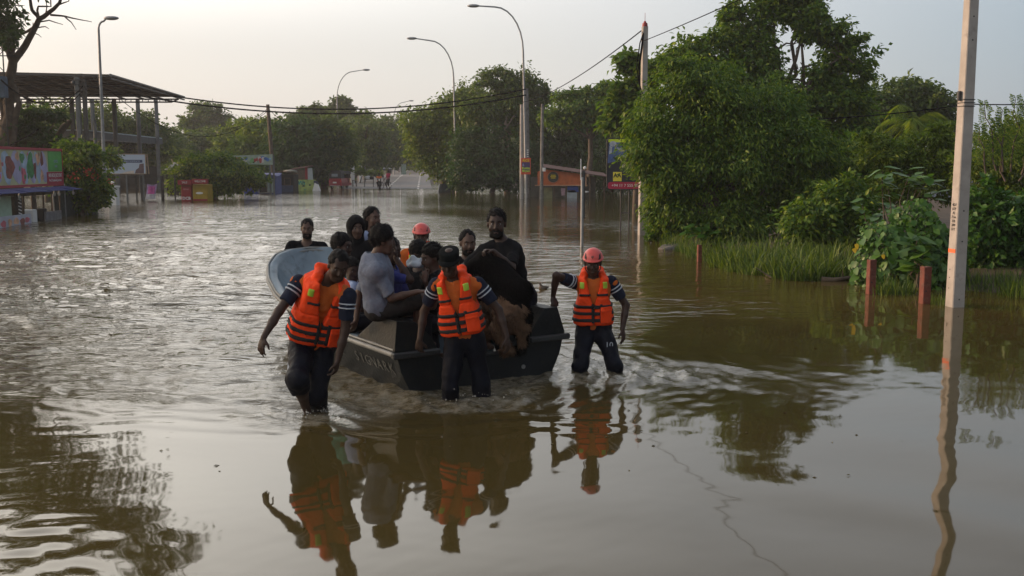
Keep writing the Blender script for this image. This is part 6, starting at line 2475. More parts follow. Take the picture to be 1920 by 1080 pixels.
mb.box((0, 0, .62), (.42, .4, .06), ch=.01)
mb.build("seat", [M['wood']], st)
for x in (-.17, .17):
    for y in (-.16, .16):
        mb = MB()
        mb.box((x, y, .3), (.05, .05, .6))
        mb.build("leg", [M['darksteel']], st)
q = G(655, 351.5)
def far_person(label, px, Y, hz, shirt, face, sit=False, zg=None, skin=None):
    g = P(px, 345, Y)
    z0 = road_z(Y) if zg is None else zg
    hd = np.array([g[0], Y, z0 + hz])
    f = nz([face[0], face[1], 0])
    r = np.cross(f, Z3)
    if sit:
        pel = hd - Z3 * .68
        an = [pel + f * .38 + r * .12 * s_ - Z3 * .42 for s_ in (1, -1)]
        wr = [pel + f * .48 + r * .14 * s_ + Z3 * .25 for s_ in (1, -1)]
    else:
        pel = hd - Z3 * .68
        an = [np.array([pel[0], pel[1], z0 + .08]) + r * .10 * s_ + f * .06 * s_ for s_ in (1, -1)]
        wr = [pel + f * .22 + r * .24 * s_ + Z3 * .02 for s_ in (1, -1)]
    return person(dict(seed=px, h=.024, label=label, pel=pel, nk=hd - Z3 * .175 - f * .03, hd=hd, fw=f, face=f, anR=an[0], anL=an[1], wrR=wr[0], wrL=wr[1], skin=skin or M['skin1'], shirt=shirt, pants=M['navy2'], hair_mat=M['hair'], hair_t=.022, loose=.03, pantlen=1.5, sc=1.0, hand=1.1))
M['rosered'] = mat("rose_red_cotton", (.33, .03, .07), .85, .15, 10)
far_person("person in rose red shirt standing with a bicycle at the dry end of the road", 728, 92.5, 1.56, M['rosered'], (-.6, -.8))
far_person("person in orange top sitting on a scooter at the road's waterline", 711, 91, 1.32, M['tee'], (.1, -1), sit=True)
def wheel_part(root, y, z, r, w=.05, nm="wheel"):
    mb = MB()
    pts = [(0, y + r * math.cos(a), z + r * math.sin(a)) for a in np.linspace(0, 2 * math.pi, 19)]
    mb.tube(pts, w / 2, 6, caps=False)
    o = mb.build(nm, [M['tyre']], root)
    mb = MB()
    for k in range(8):
        a = k * math.pi / 4
        mb.tube([(0, y, z), (0, y + r * math.cos(a), z + r * math.sin(a))], .008, 4)
    mb.build("spokes", [M['steel']], o)
q = P(722, 348, 92)
bc = thing("bicycle", "dark bicycle held beside the person in rose red", "bicycle", (q[0], 92.0, road_z(92)), R(-35))
wheel_part(bc, -.5, .33, .33)
wheel_part(bc, .5, .33, .33)
mb = MB()
for a, b_ in (((-.5, .33), (-.15, .85)), ((-.5, .33), (0, .33)), ((0, .33), (-.15, .85)), ((0, .33), (.35, .85)), ((-.15, .82), (.35, .85)), ((.5, .33), (.35, .98))):
    mb.tube([(0, a[0], a[1]), (0, b_[0], b_[1])], .02, 5)
mb.build("frame", [M['black']], bc)
mb = MB()
mb.tube([(-.28, .30, 1.02), (0, .36, .98), (.28, .30, 1.02)], .018, 5)
mb.build("handlebar", [M['steel']], bc)
mb = MB()
mb.ball((0, -.17, .92), .12, 8, sq=(.7, 1.1, .4))
mb.build("saddle", [M['black']], bc)
q = P(712, 348, 91)
sc_ = thing("scooter", "dark scooter at the waterline under the person in orange", "scooter", (q[0], 91.0, road_z(91)), R(4))
for y_ in (-.55, .62):
    mb = MB()
    mb.cyl((-.05, y_, .24), (.05, y_, .24), .24, None, 14)
    mb.build("wheel", [M['tyre']], sc_)
mb = MB()
mb.prism([(-.14, .15, .3), (-.14, .75, .35), (-.14, .85, .62), (-.14, .1, .60)], (.28, 0, 0))
mb.prism([(-.16, -.5, .35), (-.16, -.35, .35), (-.16, -.32, .95), (-.16, -.42, .95)], (.32, 0, 0))
mb.box((0, -.1, .30), (.28, .55, .06))
mb.build("body", [M['black']], sc_)
mb = MB()
mb.box((0, .42, .66), (.26, .70, .09), ch=.03)
mb.build("seat", [M['black']], sc_)
mb = MB()
mb.tube([(-.32, -.30, 1.02), (0, -.38, .98), (.32, -.30, 1.02)], .018, 5)
mb.build("handlebar", [M['steel']], sc_)
mb = MB()
mb.ball((0, -.46, .84), .09, 8)
mb.build("headlight", [M['white']], sc_)
q = P(733, 322, 168)
tr = thing("truck", "white lorry parked under the dark trees at the far end of the road", "truck", (road_c(168) - 3.1, 168, road_z(168)), R(5))
mb = MB()
mb.box((0, .9, 1.55), (2.1, 1.7, 1.5), ch=.10)
cb = mb.build("cab", [mat("truck_white", (.48, .54, .58), .4, .08, 3, coat=.2)], tr)
mb = MB()
mb.box((0, .04, 1.95), (1.8, .05, .62), ch=.02)
mb.build("windscreen", [M['glass']], cb)
mb = MB()
mb.box((0, 3.9, 1.75), (2.15, 4.2, 1.9), ch=.04)
mb.build("cargo_box", [mat("truck_tarp", (.22, .26, .28), .7, .15, 3)], tr)
mb = MB()
mb.box((0, .0, .72), (2.1, .16, .26), ch=.03)
mb.build("bumper", [M['darksteel']], tr)
for x in (-.85, .85):
    for y in (.9, 4.8):
        mb = MB()
        mb.cyl((x - .14, y, .45), (x + .14, y, .45), .45, None, 14)
        mb.build("wheel", [M['tyre']], tr)
    mb = MB()
    mb.cyl((x * .85, -.09, 1.0), (x * .85, -.04, 1.0), .10, None, 10)
    mb.build("headlight", [M['white']], tr)
for px, pt, Y, lb in ((661, 308, 104, "nearer white round topped gate pillar behind the tuk-tuk"), (676, 309, 116, "farther white gate pillar among the roadside weeds")):
    q = P(px, 330, Y)
    z0 = road_z(Y)
    g2 = thing("gate_pillar", lb, "pillar", (q[0], Y, z0 - .2))
    hh_ = P(px, pt + 2, Y)[2] - z0 + .2
    mb = MB()
    mb.box((0, 0, hh_ / 2), (.36, .36, hh_), ch=.02)
    mb.build("shaft", [M['white']], g2)
    mb = MB()
    mb.ball((0, 0, hh_), .21, 12, sq=(1, 1, .8))
    mb.build("cap", [M['white']], g2)
q = P(757, 322, 150)
nb = thing("notice_board", "pale green notice board on posts right of the white lorry", "sign", (q[0], 150, road_z(150)))
mb = MB()
mb.box((0, 0, 1.0), (.7, .06, 1.5))
mb.build("panel", [mat("pale_green_board", (.22, .30, .26), .7, .2, 4)], nb)
mb = MB()
mb.box((-.55, 0, .75), (.10, .10, 1.5))
mb.build("post", [M['white']], nb)
q0, q1 = P(820, 358, 82), P(850, 358, 84)
cv = thing("culvert_wall", "low blue-grey concrete parapet at the right edge of the road", "wall", (q0[0], q0[1], -.5))
mb = MB()
zt = P(835, 343, 83)[2] + .5
mb.prism([(0, 0, 0), (q1[0] - q0[0], 2, 0), (q1[0] - q0[0], 2, zt), (.1, 0, zt - .08)], (.1, .35, 0))
mb.build("parapet", [mat("bluegrey_concrete", (.17, .20, .23), .9, .15, 3)], cv)
mb = MB()
mb.prism([(-.02, -.03, .45), (.09, -.03, .45), (.22, -.03, zt - .05), (.13, -.03, zt - .05)], (.0, .02, 0))
mb.build("white_stripe", [M['white']], cv)

# pale building roofline behind the bushes on the right
q = P(1700, 290, 60)
rb = thing("long_shed", "long low shed with pale tin roof glimpsed behind the right hand bushes", "building", (q[0], q[1], -.2))
s = pxm(60)
mb = MB()
mb.box(((1720 - 1700) / s, 2, .9), (230 / s, 4, 1.8))
mb.build("wall", [mat("pale_wall", (.36, .38, .42), .8, .12, 2)], rb)
for i in range(24):
    x0 = (1600 - 1700) / s + i * (240 / s) / 24
    mb = MB()
    zz = P(1700, 283, 60)[2] + .2
    mb.prism([(x0, -.3, zz), (x0 + .30, -.3, zz), (x0 + .30, 2.4, zz + .75), (x0, 2.4, zz + .75)], (0, 0, .05))
    mb.build("roof_sheet", [bpy.data.materials["tin"]], rb)
mb = MB()
mb.box(((1633 - 1700) / s, -.35, P(1700, 278, 60)[2] + .2), (.7, .05, .35))
mb.box(((1763 - 1700) / s, -.35, P(1700, 276, 60)[2] + .2), (.8, .05, .3))
mb.build("orange_board", [M['ork']], rb)
# ------------------------------------------------------------------ trees: left side
B_, PB = M['bark'], M['palebark']
def bare(tb, bp):
    pass
# big half-bare tree above the juice stall
bp = P(20, 380, 46)
bp[2] = -.3
lt_ = thing("half_bare_tree", "old half bare tree with forked leafless branches above the juice stall", "tree", bp)
rg = np.random.default_rng(101)
mb = MB()
def br(pts, r0, r1, Y=46, k=3, m=0):
    q = [P(x, y, Y) - bp for x, y in pts]
    out = []
    for a, b in zip(q[:-1], q[1:]):
        for t in np.linspace(0, 1, k, endpoint=False):
            out.append(a + (b - a) * t + rg.normal(size=3) * r1 * .35)
    out.append(q[-1])
    mb.tube(out, np.linspace(r0, r1, len(out)) * 1.15, 7)
br([(12, 400), (10, 330), (14, 240), (20, 170), (24, 115)], .30, .17)
br([(24, 118), (10, 85), (-10, 55), (-40, 0), (-60, -80)], .15, .08)
br([(24, 118), (24, 80), (22, 40)], .10, .05)
br([(24, 118), (48, 85), (66, 50), (74, 36), (95, 22), (112, 6), (118, -30), (150, -80)], .15, .03)
br([(74, 36), (60, 18), (56, -5), (48, -60), (70, -120)], .08, .03)
br([(74, 36), (70, 20), (72, 12), (96, 12), (92, -20)], .05, .02)
br([(66, 50), (50, 60), (32, 68)], .07, .03)
br([(95, 28), (120, 30), (145, 36), (172, 41)], .045, .012)
br([(120, 30), (134, 42), (143, 56)], .03, .010)
br([(70, 42), (92, 38), (118, 46)], .035, .012)
br([(66, 52), (85, 50), (92, 54)], .03, .01)
br([(112, 8), (129, 2), (128, -25)], .03, .01)
br([(60, 60), (72, 65), (78, 70)], .025, .008)
br([(62, 52), (62, 42)], .03, .01)
br([(85, 30), (88, 12), (84, -8)], .03, .01)
br([(20, 300), (26, 240), (36, 195), (28, 170), (22, 150)], .15, .08)
br([(6, 300), (10, 250), (4, 200), (-10, 150)], .16, .1)
mb.build("trunk", [B_], lt_)
bl = []
for x, y, rx, rz, dy in ((2, 30, 38, 40, -1), (18, 70, 22, 24, -1.5), (-30, 60, 40, 50, 0), (5, -60, 85, 55, -2), (70, -120, 110, 60, -4), (-60, -20, 60, 80, 0), (150, -190, 120, 60, -5), (40, -230, 130, 70, -4), (-90, -120, 90, 90, -1), (-140, 100, 60, 90, 0), (240, -260, 80, 45, -6)):
    c = P(x, y, 44 + dy) - bp
    s = pxm(44 + dy)
    bl.append((c[0], c[1], c[2], rx / s, (rx + rz) / 2 / s, rz / s))
crown("crown", bl, 19000, .28, .14, L2, lt_, 5, .4, .22, .3, per=20)
# the verge trees go on towards the camera outside the left edge of the frame and keep the boat out of the low sun
Yq = 17
def side_tree(label, x, y, seed, blobs):
    rng = np.random.default_rng(seed)
    root = thing("leafy_tree", label, "tree", (x, y, -.3), group="trees on the left verge")
    tb = MB()
    tb.tube(wob((0, 0, 0), (.3, .2, 4.0), 5, .1, rng), np.linspace(.32, .22, 5), 8)
    for b in blobs:
        tb.tube(wob((.3, .2, 3.6), b[:3], 5, .2, rng), np.linspace(.16, .04, 5), 6)
    tb.build("trunk", [B_], root)
    crown("crown", blobs, 9000, .34, .19, L2, root, seed, .4, .2, .3, per=24)
side_tree("broad shade tree on the left verge in front of the juice stall", -25, 16.5, 301, [(0, -1, 6.2, 3.2, 3.2, 2.6), (1, 2.2, 6.8, 3, 3, 2.4), (-1, -3.2, 5.6, 2.6, 2.6, 2.2), (.5, .5, 8.4, 2.8, 2.8, 1.8), (0, 4.0, 5.2, 2.2, 2.2, 2.0)])
# leaning stump next to it
q = P(85, 285, 48)
stp = thing("leaning_stump", "dark broken trunk leaning right behind the juice stall sign", "tree", (q[0], q[1], q[2] - 2.4))
mb = MB()
b0 = np.array([q[0], q[1], q[2] - 2.4])
mb.tube([(0, 0, 0), (.1, 0, 1.6), P(92, 275, 48) - b0, P(112, 250, 48) - b0, P(118, 240, 48) - b0, P(134, 224, 48) - b0], [.16, .16, .15, .14, .17, .08], 7)
mb.build("trunk", [B_], stp)
tree("dark shrub with broad leaves under the half bare tree", 60, 47, [(55, 255, 45, 24), (20, 262, 36, 26), (95, 268, 28, 12), (70, 212, 24, 12), (108, 218, 18, 8), (35, 232, 28, 16)], 3600, (.30, .17), L2, B_, 3, .1, name="shrub", cat="shrub", limbs=True, shell=.3, clump=.3, per=12)
def flowers(root, blobs, Y, n, m, seed, sz=.13):
    rng = np.random.default_rng(seed)
    s = pxm(Y)
    p = []
    for x, y, r in blobs:
        c = P(x, y, Y)
        p.append(c + rng.normal(size=(n // len(blobs), 3)) * r / s * .5)
    p = np.concatenate(p) - np.array(root.location)
    V, F = leaf_quads(p, rng.normal(size=p.shape), rng.normal(size=p.shape), sz, sz * .8, rng)
    link("blossom", np_mesh("blossom", V, F, False), root, m)["kind"] = "stuff"
M['blossom'] = mat("red_orange_blossom", (.42, .06, .025), .7, .3, 6)
bo_ = tree("bougainvillea bush with red blossoms hanging over the netted fence", 150, 43, [(150, 330, 40, 40), (175, 350, 30, 28), (130, 300, 25, 35), (160, 290, 32, 26), (120, 340, 22, 35), (190, 362, 18, 18), (148, 375, 30, 25)], 9000, (.20, .12), L1, B_, 21, .09, name="flowering_bush", cat="bush", shell=.3, clump=.25, per=16)
flowers(bo_, ((160, 322, 12), (172, 326, 10), (145, 335, 12), (178, 330, 8), (135, 328, 10), (205, 340, 6)), 42, 66, M['blossom'], 2, .10)
tree("thin leafy branches across the billboard's left end", 200, 57, [(212, 308, 14, 14), (203, 290, 14, 20), (196, 330, 12, 14)], 900, (.24, .13), L1, B_, 22, .06, name="sapling", cat="tree", shell=.1, clump=.4, per=10)
# trees seen through the pavilion
Gp = "trees behind the pavilion"
tree("yellow green tree behind the pavilion's left columns", 105, 100, [(95, 225, 55, 38), (130, 245, 40, 40), (60, 250, 45, 35)], 7000, (.42, .24), L3, B_, 31, .3, Gp, clump=.2)
tree("sunlit round tree behind the pavilion's middle columns", 195, 102, [(185, 235, 48, 42), (215, 255, 45, 45), (170, 280, 50, 45)], 7500, (.42, .24), L3, B_, 32, .3, Gp)
tree("mid green tree behind the pavilion's right columns", 270, 104, [(265, 245, 42, 42), (295, 275, 38, 40), (245, 290, 45, 45)], 7500, (.42, .24), L4, B_, 33, .3, Gp)
tree("low shaded tree below the pavilion's floor beam", 150, 96, [(110, 300, 60, 40), (170, 310, 55, 40), (230, 305, 50, 40), (60, 310, 50, 40)], 7000, (.42, .24), L2, B_, 34, .25, Gp)
tree("slender grey green tree just right of the pavilion roof", 322, 118, [(318, 270, 26, 34), (335, 295, 32, 35), (308, 310, 30, 30)], 4500, (.42, .2), L4, B_, 35, .2, Gp)
# far tree line
Gf = "trees of the far tree line"
tree("dome shaped tall tree standing clear above the far tree line", 390, 150, [(388, 212, 32, 20), (365, 232, 24, 16), (415, 232, 24, 18), (390, 232, 34, 14), (400, 246, 26, 12), (372, 246, 22, 10)], 9000, (.55, .32), L4, B_, 41, .5, Gf, fork=11, per=30, clump=.2)
tree("hazy spreading tree below the dome shaped tree", 350, 135, [(350, 275, 45, 32), (400, 268, 45, 30), (375, 295, 50, 30), (330, 300, 35, 30)], 8000, (.5, .3), L4, B_, 42, .3, Gf)
tree("low feathery tree left of the leaning wooden pole", 455, 112, [(455, 245, 28, 22), (440, 272, 35, 30), (475, 268, 35, 35)], 6500, (.45, .26), L3, B_, 43, .3, Gf)
tree("bright green tree behind the leaning wooden pole", 498, 98, [(490, 245, 38, 26), (520, 262, 40, 38), (475, 290, 45, 34), (520, 300, 40, 30)], 8500, (.42, .25), L3, B_, 44, .3, Gf)
tree("dark dense tree right of the leaning wooden pole", 565, 94, [(560, 255, 42, 40), (545, 295, 45, 40), (590, 285, 40, 45)], 9000, (.40, .23), L2, B_, 45, .3, Gf)
tree("dark rounded tree behind the timber stall", 610, 96, [(612, 250, 36, 38), (630, 285, 42, 45), (600, 310, 40, 35)], 9000, (.40, .23), L4, B_, 46, .3, Gf)
tree("high feathery tree left of the far street lamp", 590, 128, [(588, 215, 26, 16), (602, 230, 24, 18), (560, 228, 22, 14), (575, 245, 30, 18)], 6000, (.5, .3), L4, B_, 47, .35, Gf, fork=8)
tree("umbrella shaped tree crossed by the far street lamp", 640, 145, [(640, 193, 18, 10), (630, 203, 20, 8), (650, 203, 16, 8), (640, 215, 26, 10), (668, 222, 26, 14)], 5500, (.5, .3), L4, B_, 48, .35, Gf, fork=10)
tree("broad dark tree above the tuk-tuk", 660, 118, [(655, 255, 42, 35), (690, 262, 40, 40), (640, 295, 40, 32), (680, 300, 40, 24)], 9000, (.46, .27), L4, B_, 49, .35, Gf)
tree("hazy rounded tree behind the blue road sign", 712, 140, [(712, 245, 38, 26), (735, 268, 34, 34), (700, 285, 40, 30)], 8000, (.5, .3), L4, B_, 50, .4, Gf)
tree("farthest hazy tree closing the end of the road", 752, 190, [(745, 245, 40, 28), (775, 268, 40, 36), (740, 290, 40, 24), (800, 290, 40, 28)], 8000, (.6, .36), L4, B_, 51, .5, Gf)
tree("dark tree overhanging the white lorry", 728, 172, [(715, 288, 30, 16), (738, 282, 28, 18), (752, 296, 20, 16)], 5500, (.5, .3), L2, B_, 52, .4, Gf, zb=.5)
# low spreading tree over the red and yellow kiosk
tree("low spreading tree over the red and yellow kiosk", 400, 64, [(385, 318, 52, 26), (435, 325, 46, 26), (350, 320, 24, 22), (472, 338, 22, 18), (410, 305, 40, 16), (400, 345, 70, 16)], 12000, (.24, .13), L1, B_, 53, .16, clump=.22, fork=1.2)
tree("weedy undergrowth left of the tuk-tuk below the dark trees", 598, 97, [(598, 328, 22, 16), (612, 326, 14, 12), (545, 325, 20, 12)], 3500, (.35, .18), L1, B_, 54, .08, name="shrub", cat="shrub")
tree("pale roadside weeds beside the farther gate pillar", 675, 112, [(665, 318, 14, 7), (690, 322, 14, 6), (705, 325, 12, 4)], 1600, (.35, .15), L3, B_, 55, .06, name="shrub", cat="shrub", zb=.1, limbs=False)
# mass of distant woods behind everything, too far to tell apart
rng = np.random.default_rng(60)
n = 26000
xx = rng.uniform(-170, 190, n)
yy = rng.uniform(205, 250, n)
hh = 9 + 2.2 * np.sin(xx * .11) + 1.6 * np.sin(xx * .31 + 2) + 1.2 * np.sin(xx * .73)
zz = rng.random(n) ** .6 * hh + rng.normal(size=n) * .4
p = np.stack([xx, yy, zz], 1)
V, F = leaf_quads(p, rng.normal(size=p.shape) + np.array([0, 0, -.3]), rng.normal(size=p.shape) + np.array([0, -1, .5]), 1.7, 1.1, rng)
dw = link("distant_woods", np_mesh("distant_woods", V, F, False, leaf=np.repeat(rng.random(n), 2)), None, L4)
tag(dw, "distant hazy woods closing the horizon", None, None, "stuff")

# ------------------------------------------------------------------ right-hand cluster behind the lamps
Gc = "trees behind the orange kiosk"
def pale_limbs(tb, bp):
    Y = 79
    for pts, r0, r1 in (([(950, 360), (949, 300), (947, 245), (950, 215)], .2, .10), ([(948, 268), (940, 252), (925, 240), (920, 262)], .08, .03), ([(947, 245), (930, 222), (915, 205)], .08, .03), ([(949, 240), (965, 215), (985, 190)], .09, .03)):
        tb.tube([P(x, y, Y) - bp for x, y in pts], np.linspace(r0, r1, len(pts)), 6)
tree("yellow green bushy tree at the left of the cluster, hanging over the road", 835, 84, [(800, 235, 42, 38), (802, 272, 36, 36), (840, 290, 50, 48), (850, 205, 44, 36), (850, 328, 30, 30), (784, 245, 22, 24), (870, 240, 40, 45), (880, 185, 34, 24)], 26000, (.30, .17), L3, B_, 61, .25, Gc, clump=.2)
tree("tall tree with pale forked trunk behind the bushy tree and lamp", 950, 80, [(930, 150, 34, 20), (975, 165, 42, 28), (1010, 180, 24, 26), (955, 200, 52, 34), (905, 215, 45, 30), (990, 225, 40, 36)], 17000, (.30, .17), L4, PB, 62, .22, Gc, clump=.22, extra=pale_limbs)
tree("dark bush mass at the waterline left of the concrete poles", 925, 78, [(890, 310, 50, 45), (940, 320, 50, 42), (985, 310, 40, 48), (900, 265, 45, 32), (870, 335, 35, 25)], 15000, (.28, .16), L2, B_, 63, .2, Gc, name="bush", cat="bush")
tree("dense green tree rising directly behind the orange kiosk roof", 1075, 82, [(1060, 255, 55, 45), (1100, 285, 60, 42), (1040, 300, 45, 42), (1130, 265, 45, 45)], 15000, (.30, .17), L2, B_, 64, .25, Gc)
tree("tiered tree with flat leafy layers above the orange kiosk", 1105, 72, [(1075, 180, 34, 10), (1110, 200, 52, 16), (1060, 215, 45, 18), (1135, 168, 26, 10), (1140, 190, 36, 16), (1095, 172, 12, 8), (1150, 222, 45, 24)], 10000, (.30, .20), L1, B_, 65, .2, Gc, clump=.25, flat=1.2)
tree("sea almond tree with tiered branches beside the capped pole", 1192, 44, [(1178, 108, 22, 9), (1200, 128, 30, 10), (1185, 165, 36, 14), (1210, 152, 26, 12), (1165, 195, 34, 14), (1205, 200, 40, 22), (1160, 228, 30, 16)], 5200, (.34, .22), L1, B_, 66, .13, Gc, clump=.3, flat=1.5, per=14, shell=.2)
tree("shaded undergrowth behind the black billboard", 1140, 76, [(1130, 320, 40, 40), (1170, 300, 50, 60), (1150, 350, 40, 20), (1215, 330, 50, 50)], 9000, (.26, .15), L2, B_, 67, .15, Gc, name="bush", cat="bush")

# ------------------------------------------------------------------ right bank: the great trees
Gr = "trees on the right bank"
mt = tree("large mango like tree with drooping narrow leaves reaching over the water", 1345, 27, [(1320, 165, 70, 48), (1262, 215, 66, 48), (1350, 220, 85, 55), (1430, 215, 85, 55), (1225, 275, 58, 48), (1300, 300, 88, 66), (1400, 300, 98, 66), (1490, 280, 80, 60), (1262, 345, 46, 52), (1325, 385, 85, 55), (1430, 380, 92, 55), (1224, 305, 34, 40), (1280, 130, 40, 26), (1260, 400, 45, 40), (1250, 400, 22, 24), (1520, 340, 60, 60), (1202, 245, 22, 24), (1370, 420, 80, 40)], 90000, (.150, .050), L1, B_, 71, .22, Gr, depth=1.0, droop=.75, clump=.19, shell=.6, fork=1.4, per=75, zb=-.15)
tree("tallest tree on the right with open crown showing its branches", 1470, 40, [(1450, 12, 52, 30), (1500, 20, 40, 26), (1400, 60, 44, 34), (1425, 105, 40, 34), (1530, 55, 36, 26), (1570, 75, 40, 30), (1600, 105, 30, 28), (1345, 80, 40, 28), (1285, 100, 40, 26), (1600, 150, 34, 26), (1440, -40, 60, 34), (1515, -10, 34, 24), (1560, 130, 40, 30), (1580, 190, 46, 30), (1530, 180, 48, 34), (1380, 140, 50, 36), (1330, 125, 36, 26), (1440, 165, 48, 30), (1490, 215, 70, 40), (1590, 225, 46, 36), (1240, 130, 30, 20), (1420, 210, 60, 40), (1375, 25, 26, 20)], 38000, (.22, .12), L1, B_, 72, .20, Gr, clump=.24, shell=.4, per=45)
tree("mid green rounded tree far right behind the coconut palm", 1690, 58, [(1690, 180, 62, 34), (1640, 205, 46, 34), (1740, 195, 46, 34), (1700, 225, 78, 40), (1650, 245, 60, 34), (1760, 235, 40, 34), (1610, 225, 40, 30)], 17000, (.32, .19), L4, B_, 73, .3, Gr)
def palm(label, px, py, Y, n=16, ln=2.9, seed=1):
    rng = np.random.default_rng(seed)
    top = P(px, py, Y)
    base = np.array([top[0] + .4, top[1], -.1])
    root = thing("palm_tree", label, "palm tree", base)
    mb = MB()
    mb.tube([(0, 0, 0), (-.1, 0, (top[2]) * .5), top - base], [.2, .15, .12], 8)
    mb.build("trunk", [M['palebark']], root)
    for k in range(n):
        a = 2 * math.pi * k / n + rng.uniform(-.2, .2)
        el = rng.uniform(-.3, 1.25)
        d = np.array([math.cos(a), math.sin(a), 0])
        V, F, pts = [], [], []
        pos = top - base
        e = el
        for i in range(14):
            pts.append(pos.copy())
            pos = pos + (d * math.cos(e) + Z3 * math.sin(e)) * ln / 14
            e -= .11 + .02 * i * .5
        pts = np.array(pts)
        side = np.cross(d, Z3)
        P_, A_ = [], []
        for i in range(2, 14):
            for sg in (-1, 1):
                for j in (0, .5):
                    P_.append(pts[i] - (pts[i] - pts[i - 1]) * j)
                    A_.append(side * sg * .8 + (pts[i] - pts[i - 1]) / np.linalg.norm(pts[i] - pts[i - 1]) * .5 - Z3 * .55)
        V, F = leaf_quads(np.array(P_), np.array(A_), np.tile(Z3, (len(P_), 1)), .62, .055, rng)
        me = np_mesh("frond", V, F, False, leaf=np.repeat(rng.uniform(.2, .9, len(P_)), 2))
        link("frond", me, root, L3 if k % 3 else L1)
    return root
palm("coconut palm with drooping fronds in front of the far right tree", 1715, 238, 46, 18, 2.6, 4)
palm("feathery palm crown at the end of the pavilion, far left", 322, 290, 112, 12, 3.2, 6)
# bushes on the right bank
Gb = "bushes on the right bank"
tree("light green bush filling the bank left of the foreground pole", 1600, 30, [(1600, 300, 60, 40), (1640, 320, 60, 45), (1560, 330, 50, 50), (1700, 310, 55, 30), (1600, 370, 70, 45)], 15000, (.17, .08), L1, B_, 81, .08, Gb, name="bush", cat="bush", zb=0)
tree("fine leaved yellow green bush beside the foreground pole", 1740, 25, [(1735, 290, 45, 40), (1770, 320, 40, 50), (1700, 340, 60, 45), (1760, 255, 28, 25), (1650, 290, 40, 26), (1640, 265, 22, 18)], 15000, (.12, .045), L3, B_, 82, .06, Gb, name="bush", cat="bush", zb=0)
tree("feathery bush at the right edge behind the foreground pole", 1880, 23, [(1870, 300, 60, 60), (1910, 280, 50, 60), (1850, 340, 50, 50), (1920, 360, 60, 60), (1980, 300, 60, 80)], 17000, (.11, .04), L3, B_, 83, .07, Gb, name="bush", cat="bush", zb=0)
tree("dark broad leaved bush right of the foreground pole at the waterline", 1870, 18.5, [(1850, 420, 45, 55), (1900, 430, 60, 60), (1870, 480, 60, 40), (1950, 440, 60, 80), (1840, 370, 30, 30)], 9000, (.15, .09), L5, B_, 84, .05, Gb, name="bush", cat="bush", zb=0)
tree("dark shrub between the tall grass and the vine mound", 1560, 23, [(1560, 440, 50, 50), (1520, 420, 50, 50), (1600, 420, 40, 60), (1580, 380, 50, 45)], 10000, (.15, .075), L1, B_, 85, .05, Gb, name="bush", cat="bush", zb=0)
tree("low leafy shrub at the left foot of the mango like tree by the water", 1250, 28, [(1255, 425, 32, 26), (1290, 432, 34, 24), (1230, 440, 14, 12), (1335, 420, 40, 30)], 5500, (.15, .085), L1, B_, 86, .05, Gb, name="bush", cat="bush", zb=0)
# tall pinnate shoots against the sky at the right
q = P(1875, 300, 21)
ps = thing("pinnate_shoots", "tall shoots with ladder like leaves against the sky at the right edge", "plant", (q[0], q[1], 0))
rng = np.random.default_rng(88)
mb = MB()
PP, AX = [], []
for x0, y0, x1, y1 in ((1868, 260, 1845, 192), (1880, 262, 1880, 205), (1895, 262, 1905, 182), (1915, 268, 1925, 195), (1850, 275, 1838, 236), (1910, 280, 1950, 230), (1885, 280, 1865, 225)):
    a, b = P(x0, y0 + 60, 21) - np.array(ps.location), P(x1, y1, 21) - np.array(ps.location)
    q_ = wob(a, b, 6, .04, rng)
    mb.tube(q_, np.linspace(.022, .006, 6), 5)
    for t in np.linspace(.25, 1, 17):
        c = a + (b - a) * t
        for sg in (-1, 1):
            d = unit(np.array([sg * 1.0, rng.normal() * .5, .35]))
            L3_ = .22 * (1.25 - t * .75)
            for j in np.linspace(.15, 1, 8):
                for s2 in (-1, 1):
                    PP.append(c + d * L3_ * j)
                    AX.append(d * .5 + np.array([0, s2 * .4, s2 * .6]))
mb.build("stem", [M['bark']], ps)
V, F = leaf_quads(np.array(PP), np.array(AX), rng.normal(size=(len(PP), 3)) + np.array([0, -.8, .6]), .055, .022, rng)
o = link("leaflets", np_mesh("leaflets", V, F, False, leaf=np.repeat(rng.random(len(PP)), 2)), ps, L1)
o["kind"] = "stuff"

